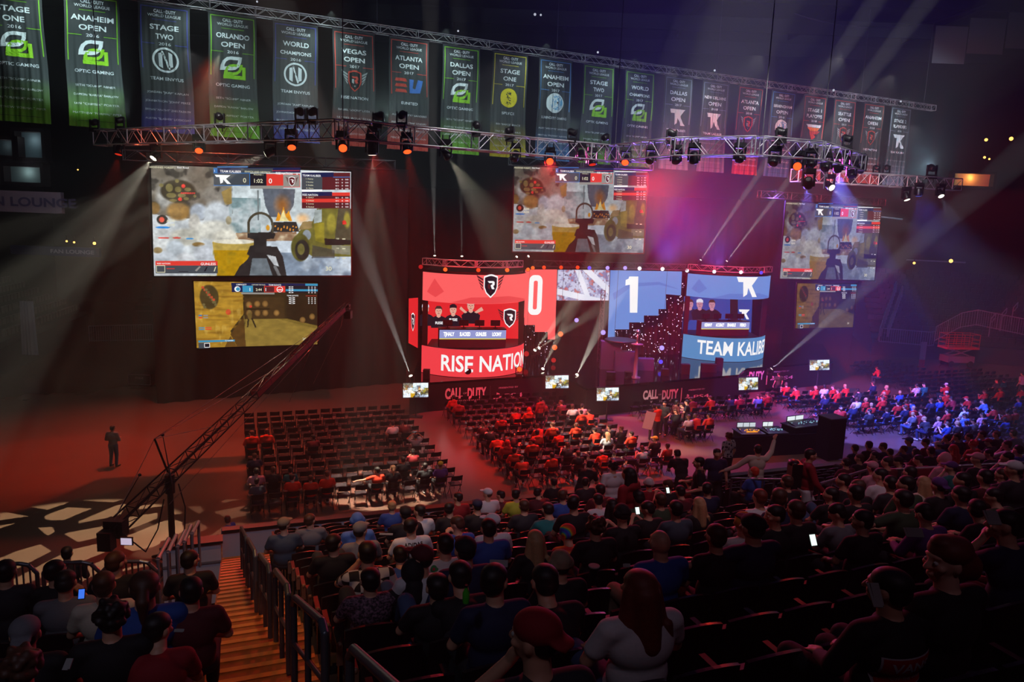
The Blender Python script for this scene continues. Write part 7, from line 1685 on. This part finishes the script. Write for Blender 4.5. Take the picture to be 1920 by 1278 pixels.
BP(1564, 930, 'dark haired person with jeans knee raised', 'black', ps='knees', lc='denim', hy=40); BP(1611, 927, 'person in black tee right of the walking man', 'black', wd=1.1); BP(1626, 980, 'dark haired person behind the grey tee', 'black', hy=40)
BP(1700, 938, 'person in green tee with one arm spread', 'green', ps='wide', wd=1.2); BP(1745, 968, 'person bowed over a paper with patterned purple sleeve', 'purple', kind='long', ps='lowphone'); BP(1810, 930, 'broad person in dark navy shirt at the right', 'navy', wd=1.2); BP(1875, 935, 'person in dark green shirt reaching forward at the right edge', 'green', ps='fwd', hy=40)
BP(1656, 893, 'person in white tee turned left near the rail', 'white', hy=40); BP(1641, 878, 'person in pink top and pale cap near the rail', 'pink', kind='hood', hair='cap', hatc='pink'); BP(1587, 903, 'dark haired person facing left under the steel rail', 'black', hy=40); BP(1614, 916, 'person with brown bowl haircut in dark shirt', 'black', hc='brown', hy=40)
BP(1676, 908, 'dark person between the white tee and the green tee', 'charcoal'); BP(1706, 911, 'person with round dark hair facing left above the green tee', 'green', hy=40); BP(1738, 908, 'person with long wavy blond hair at the right', 'cream', hair='long', hc='blond'); BP(1768, 913, 'person in purple cap with tiny pale logo', 'black', hair='backcap', hatc='purple')
BP(1812, 903, 'tall dark haired person right of the purple cap', 'black', hy=40); BP(1790, 878, 'person in purple cap facing left with hand at the mouth', 'teal', hair='cap', hatc='purple', hy=40, ps='chin'); BP(1855, 897, 'person in dark shirt left of the white capped one', 'maroon'); BP(1885, 892, 'person with bushy brown hair near the right edge', 'black', hc='brown', hy=40); BP(1909, 882, 'person in white cap at the right edge', 'charcoal', hair='cap', hatc='white', hy=40)
for q in [(1606, 841), (1632, 835), (1660, 838, 'navy', 'short', 'white'), (1644, 855), (1673, 849), (1698, 843), (1722, 850, 'crimson', 'long'), (1749, 846), (1763, 835, 'skyblue', 'cap', 'white'), (1791, 842, 'orange', 'RO'), (1828, 833, 'orange', 'RO2'), (1774, 862, 'pink', 'hoodup', 'pink'), (1839, 862, 'black', 'cap', 'pink'), (1858, 830, 'charcoal', 'cap', 'crimson'), (1893, 835, 'white'), (1860, 852, 'black'), (1690, 867, 'black', 'backcap', 'black'), (1728, 864, 'crimson'), (1709, 818, 'skyblue', 'cap', 'skyblue'), (1741, 820), (1779, 823), (1798, 820), (1820, 820),
          (1846, 812, 'navy'), (1872, 815, 'charcoal'), (1905, 812, 'purple'), (1895, 860, 'navy'), (1668, 868, 'maroon'), (1712, 888, 'black'), (1615, 860, 'black'), (1590, 868, 'maroon'), (1915, 845, 'blue')]:
    c = q[2] if len(q) > 2 else g0.choice(['black', 'crimson', 'charcoal', 'navy', 'maroon']); h = q[3] if len(q) > 3 else 'short'
    if h in ('RO', 'RO2'): BP(q[0], q[1], 'person with glowing orange red hair, %s of the two' % ('left' if h == 'RO' else 'right'), c, hair='long' if h == 'RO' else 'curly', hc='redorange', hy=40)
    else: BP(q[0], q[1], None, c, hair=h, hatc=q[4] if len(q) > 4 and h in HATS else None, hy=g0.choice((40, 40, 0)), hc=g0.choice(['dark', 'dark', 'brown']), ps=g0.choice(['lap', 'lap', 'chin', 'fwd']))
for q in [(916, 927, 'white', 'cap', 'white'), (941, 930, 'maroon'), (970, 928, 'yellow', 'short'), (897, 950, 'black', 'cap', 'navy'), (1011, 925, 'maroon'), (1058, 930, 'blue'), (1079, 945, 'black'), (1125, 940, 'white'), (1188, 924, 'mustard'), (1201, 936, 'green'), (1242, 939, 'green'), (1220, 908, 'crimson', 'beanie', 'white'), (1256, 911, 'black'), (860, 934, 'crimson'), (1150, 950, 'black', 'long'), (1100, 905, 'charcoal'),
          (1170, 905, 'pink'), (1128, 920, 'maroon'), (1040, 905, 'black'), (985, 950, 'charcoal'), (860, 985, 'blue'), (845, 955, 'black'), (1297, 905, 'crimson'), (1330, 918, 'navy'), (1500, 960, 'black'), (1468, 936, 'navy'), (1845, 960, 'black'), (1350, 1010, 'black'), (1480, 905, 'black'), (1030, 1100, 'black')]:
    BP(q[0], q[1], None, q[2], hair=q[3] if len(q) > 3 else 'short', hatc=q[4] if len(q) > 4 else None, hy=g0.choice((0, 0, 40, -40)), ps=g0.choice(['lap', 'lap', 'fwd', 'phone']), hc=g0.choice(['dark', 'brown', 'dark']))
# standing and walking ones
BP(1518, 843, 'walking man in red and navy jacket, white trousers, glasses and backpack', 'crimson', kind='long', ps='walk', stand=True, yaw=-2.0, lc='white', hy=0, hc='dark', near=True)
BP(1366, 836, 'person with curly hair in black and white floral shirt, standing', 'floral', hair='curly', hc='auburn', ps='stand', stand=True, yaw=.2, lc='black', near=True)
BP(1422, 842, 'person in cream sweatshirt with one arm stretched up', 'cream', kind='long', ps='wave', stand=True, yaw=-.4, near=True)
BP(1314, 856, 'standing person in black tee with green and white back print', 'black', ps='talk', stand=True, yaw=1.0, lc='denim', near=True); BP(1282, 859, 'standing person in black tee leaning toward the others', 'black', ps='lean', stand=True, yaw=-.2); BP(1344, 847, 'standing dark haired person in navy tee, half hidden', 'navy', ps='stand', stand=True, yaw=2.8)
BP(1151, 868, 'standing person in white tee with dark hair, back turned', 'white', ps='stand', stand=True, hair='curly', near=True); BP(1093, 875, 'standing person in black tee bending to the right', 'black', ps='lean', stand=True, yaw=-.9); BP(1182, 880, 'standing person in red hoodie with long dark hair', 'crimson', kind='hood', hair='long', ps='stand', stand=True, yaw=.5)
BP(1418, 886, 'red haired child in blue shirt at the gangway rail', 'blue', hc='redorange', hy=0, ps='lap')
# ---- left of the aisle
BP(43, 1198, 'person in black and white trucker cap at the lower left', 'black', hair='backcap', hatc='grey', side='L'); BP(36, 1262, 'brown haired head at the bottom left corner', 'black', hc='brown', side='L', hair='curly'); BP(120, 1098, 'person in grey tee with arms spread, left seats', 'grey', ps='phone', side='L', wd=1.15)
BP(193, 1102, 'person in pale grey tee left of the blue tee', 'cream', side='L', hc='brown'); BP(270, 1106, 'person in bright blue tee with brown ponytail', 'blue', hair='tail', hc='brown', side='L', wd=1.25); BP(216, 1058, 'person in black tee with shaved sides turned right', 'black', hair='short', hc='brown', hy=-40, side='L')
BP(101, 1075, 'dark haired person in black shirt near the barrier', 'black', hy=-40, side='L'); BP(358, 1114, 'dark haired person with orange lit shoulder by the aisle', 'maroon', side='L'); BP(356, 1054, 'dark person at the aisle side of the front left row', 'black', side='L', hy=-40); BP(207, 1164, 'black haired person in very dark shirt, left seats', 'black', side='L', hair='curly')
BP(294, 1190, 'person in red shirt bent low in the left seats', 'crimson', kind='tee', ps='fwd', side='L', hy=-40); BP(8, 1076, 'dark person at the left edge by the barrier', 'charcoal', side='L')
# crane operator and the man beyond the landing
pp = at(125, 1038, 11.5); pz = pp.z - 1.635; person(Vector((pp.x, pp.y, pz)), 0, 'hold', 'dark dressed crane operator standing beyond the crowd barrier', 'black', 'long', near=False)
OPZ = (pp.x, pp.y, pz)
struct(MB().box((pp.x - .5, pp.y + .3, pz / 2), (3.2, 1.6, pz - .004)).build('floor_crane_platform', mat('kick_dark', (24, 22, 24))))
pp = at(428, 974, 19.2); person(Vector((pp.x, pp.y, pp.z - 1.635)), .9, 'stand', 'man in blue polo shirt standing beyond the white landing wall', 'blue', 'tee', near=True, hc='brown', hyaw=-40); MANZ = pp
struct(MB().box((pp.x, pp.y, (pp.z - 1.635) / 2), (1.4, 1.0, max(.02, pp.z - 1.64))).build('floor_step_block', mat('kick_dark', (24, 22, 24))))
# ---- things carried or left on seats
def small(name, label, cat, p, parts, rz=0.0, tilt=None):
    t = thing(name, label, cat, p, rz)
    for nm_, b, m in parts: o = b.build(nm_, m, t); o.matrix_local = tilt if tilt else Matrix.Identity(4)
    return t
PH = glow('phone_lit', (225, 245, 235), 1.3)
for px, py, Y, lab in [(1524, 1012, 5.6, 'bright phone in the hands of the person in light grey tee'), (1195, 957, 9.0, 'bright phone held up in the middle rows'), (1252, 919, 11.5, 'bright phone held below the standing group'), (1289, 761, 37.0, 'tiny bright phone held before the stage'), (153, 1113, 6.6, 'phone with blue glow in the left seats')]:
    small('phone', lab, 'phone', at(px, py, Y), [('case', MB().box((0, 0, 0), (.062, .008, .10)), BLK), ('lit_screen', MB().box((0, -.006, 0), (.05, .004, .085)), PH if 'blue' not in lab else glow('phone_blue', (60, 110, 220), 1.2))], .3, Matrix.Rotation(-.5, 4, 'X'))
gb = mat('bottle_green', (70, 190, 40), .25)
small('bottle', 'small bright green bottle in the hand of a seated person', 'bottle', at(874, 1116, 4.6) - Vector((0, 0, .05)), [('body', MB().lathe([(.022, 0), (.024, .02), (.024, .07), (.01, .1), (.01, .11)], n=16), gb), ('cap', MB().lathe([(.012, .11), (.012, .125)], n=14), BLK)])
wp = mat('paper_white', (150, 148, 146), .8, noise=.02)
small('cup', 'white rimmed paper cup left on a dark seat back', 'cup', at(1114, 1060, 5.9) - Vector((0, 0, .12)), [('body', MB().lathe([(.03, 0), (.043, .11)], n=20), BLK2), ('rim', MB().lathe([(.043, .108), (.049, .112), (.049, .12), (.043, .122)], n=20), wp)])
for px, py, Y, lab, sz in [(935, 1056, 6.6, 'white paper fan lying on a seat in the middle rows', (.17, .07)), (1174, 1060, 5.6, 'small crumpled white paper on a seat back', (.05, .03)), (335, 1182, 4.6, 'white slip of paper in the left seats', (.06, .02)), (1713, 998, 5.6, 'open pale notebook on the lap of the bowed person', (.14, .08)), (1860, 970, 5.4, 'pale clipboard held at the right', (.1, .12)), (1640, 1115, 3.3, 'pale printed card standing behind the seat at the lower right', (.045, .12)), (724, 1001, 10.5, 'white folded paper on a seat back left of the jersey', (.2, .03)), (126, 1245, 3.6, 'small bright scrap of paper in the dark lower left', (.03, .06)), (1043, 1084, 5.4, 'thin bright straw like strip in the middle rows', (.02, .1))]:
    o = MB().box((0, 0, 0), (sz[0], .006, sz[1]), M=Matrix.Rotation(-.9, 3, 'X')).box((.01, 0, .004), (sz[0] * .9, .006, sz[1] * .9), M=Matrix.Rotation(-.8, 3, 'X')).build('paper_sheet', wp); o.location = at(px, py, Y); tag(o, lab, 'paper')
# prints on clothing
def back_print(label_part, ppl, texts, mats_):
    from mathutils.bvhtree import BVHTree
    b = [o for o in bpy.data.objects if o.get('label') == ppl][0]; J = pose('lap'); sh = [c for c in b.children if c.name.startswith('shirt')][0]
    tr = BVHTree.FromPolygons([v.co.copy() for v in sh.data.vertices], [tuple(p.vertices) for p in sh.data.polygons])
    d = Dec(); texts(d)
    def mp(u, v, o):
        h_ = tr.ray_cast(Vector((u, -1, v)), Vector((0, 1, 0)))[0]
        return Vector((u, (h_.y if h_ else -.15) - o, v))
    d.build(label_part, mp, mats_, sh, off=.016, maxlen=.02)
PM = {'k': mat('print_black', (20, 20, 24), .7), 'w': mat('print_white', (200, 198, 204), .7), 'r': mat('print_red', (190, 24, 30), .7)}
back_print('back_print', 'person in white sports jersey printed ADIDAS 00', lambda d: (d.text('ADIDAS', 0, 1.0, .05, 'k', w=.23, bold=.02), d.text('00', 0, .83, .15, 'k', w=.2, bold=.05)), PM)
def vans(d): d.rect(-.15, .74, .15, .93, 'w'); d.rect(-.142, .748, .142, .922, 'r'); d.text('VANS', 0, .84, .06, 'w', w=.22, bold=.02); d.text('"OFF THE WALL"', 0, .78, .022, 'w', w=.2)
back_print('back_print', 'dark haired person in black jacket with a red shoe brand print on the back', vans, PM)
# pack, glasses on the walking man
wmn = [o for o in bpy.data.objects if (o.get('label') or '').startswith('walking man')][0]
MB().box((0, -.22, 1.25), (.3, .18, .46)).ball((0, -.25, 1.46), .14, 16, 10, sc=(1, .7, .5)).build('backpack', BLK2, wmn)
b = MB()
for s in (-1, 1): b.lathe([(.024, 0), (.028, .003), (.024, .006)], V3(s * .034, .13, 1.64), 16, M=Matrix.Rotation(math.pi / 2, 3, 'X')); b.tube((s * .062, .125, 1.64), (s * .08, .03, 1.64), .003, 5)
b.build('glasses', BLK, wmn)

# seats under seated people are folded down
pd = MB().box((0, .02, .44), (.44, .42, .05)).mesh('seat_pan', [sw_])
SIT = [o.location for o in bpy.data.objects if o.get('group') == 'people on the near seating bank']
for o in bpy.data.objects:
    if o.get('category') == 'seat' and any((q.x - o.location.x) ** 2 + (q.y - o.location.y) ** 2 < .14 for q in SIT):
        for c_ in o.children:
            if c_.name.startswith('seat_pan'): c_.data = pd
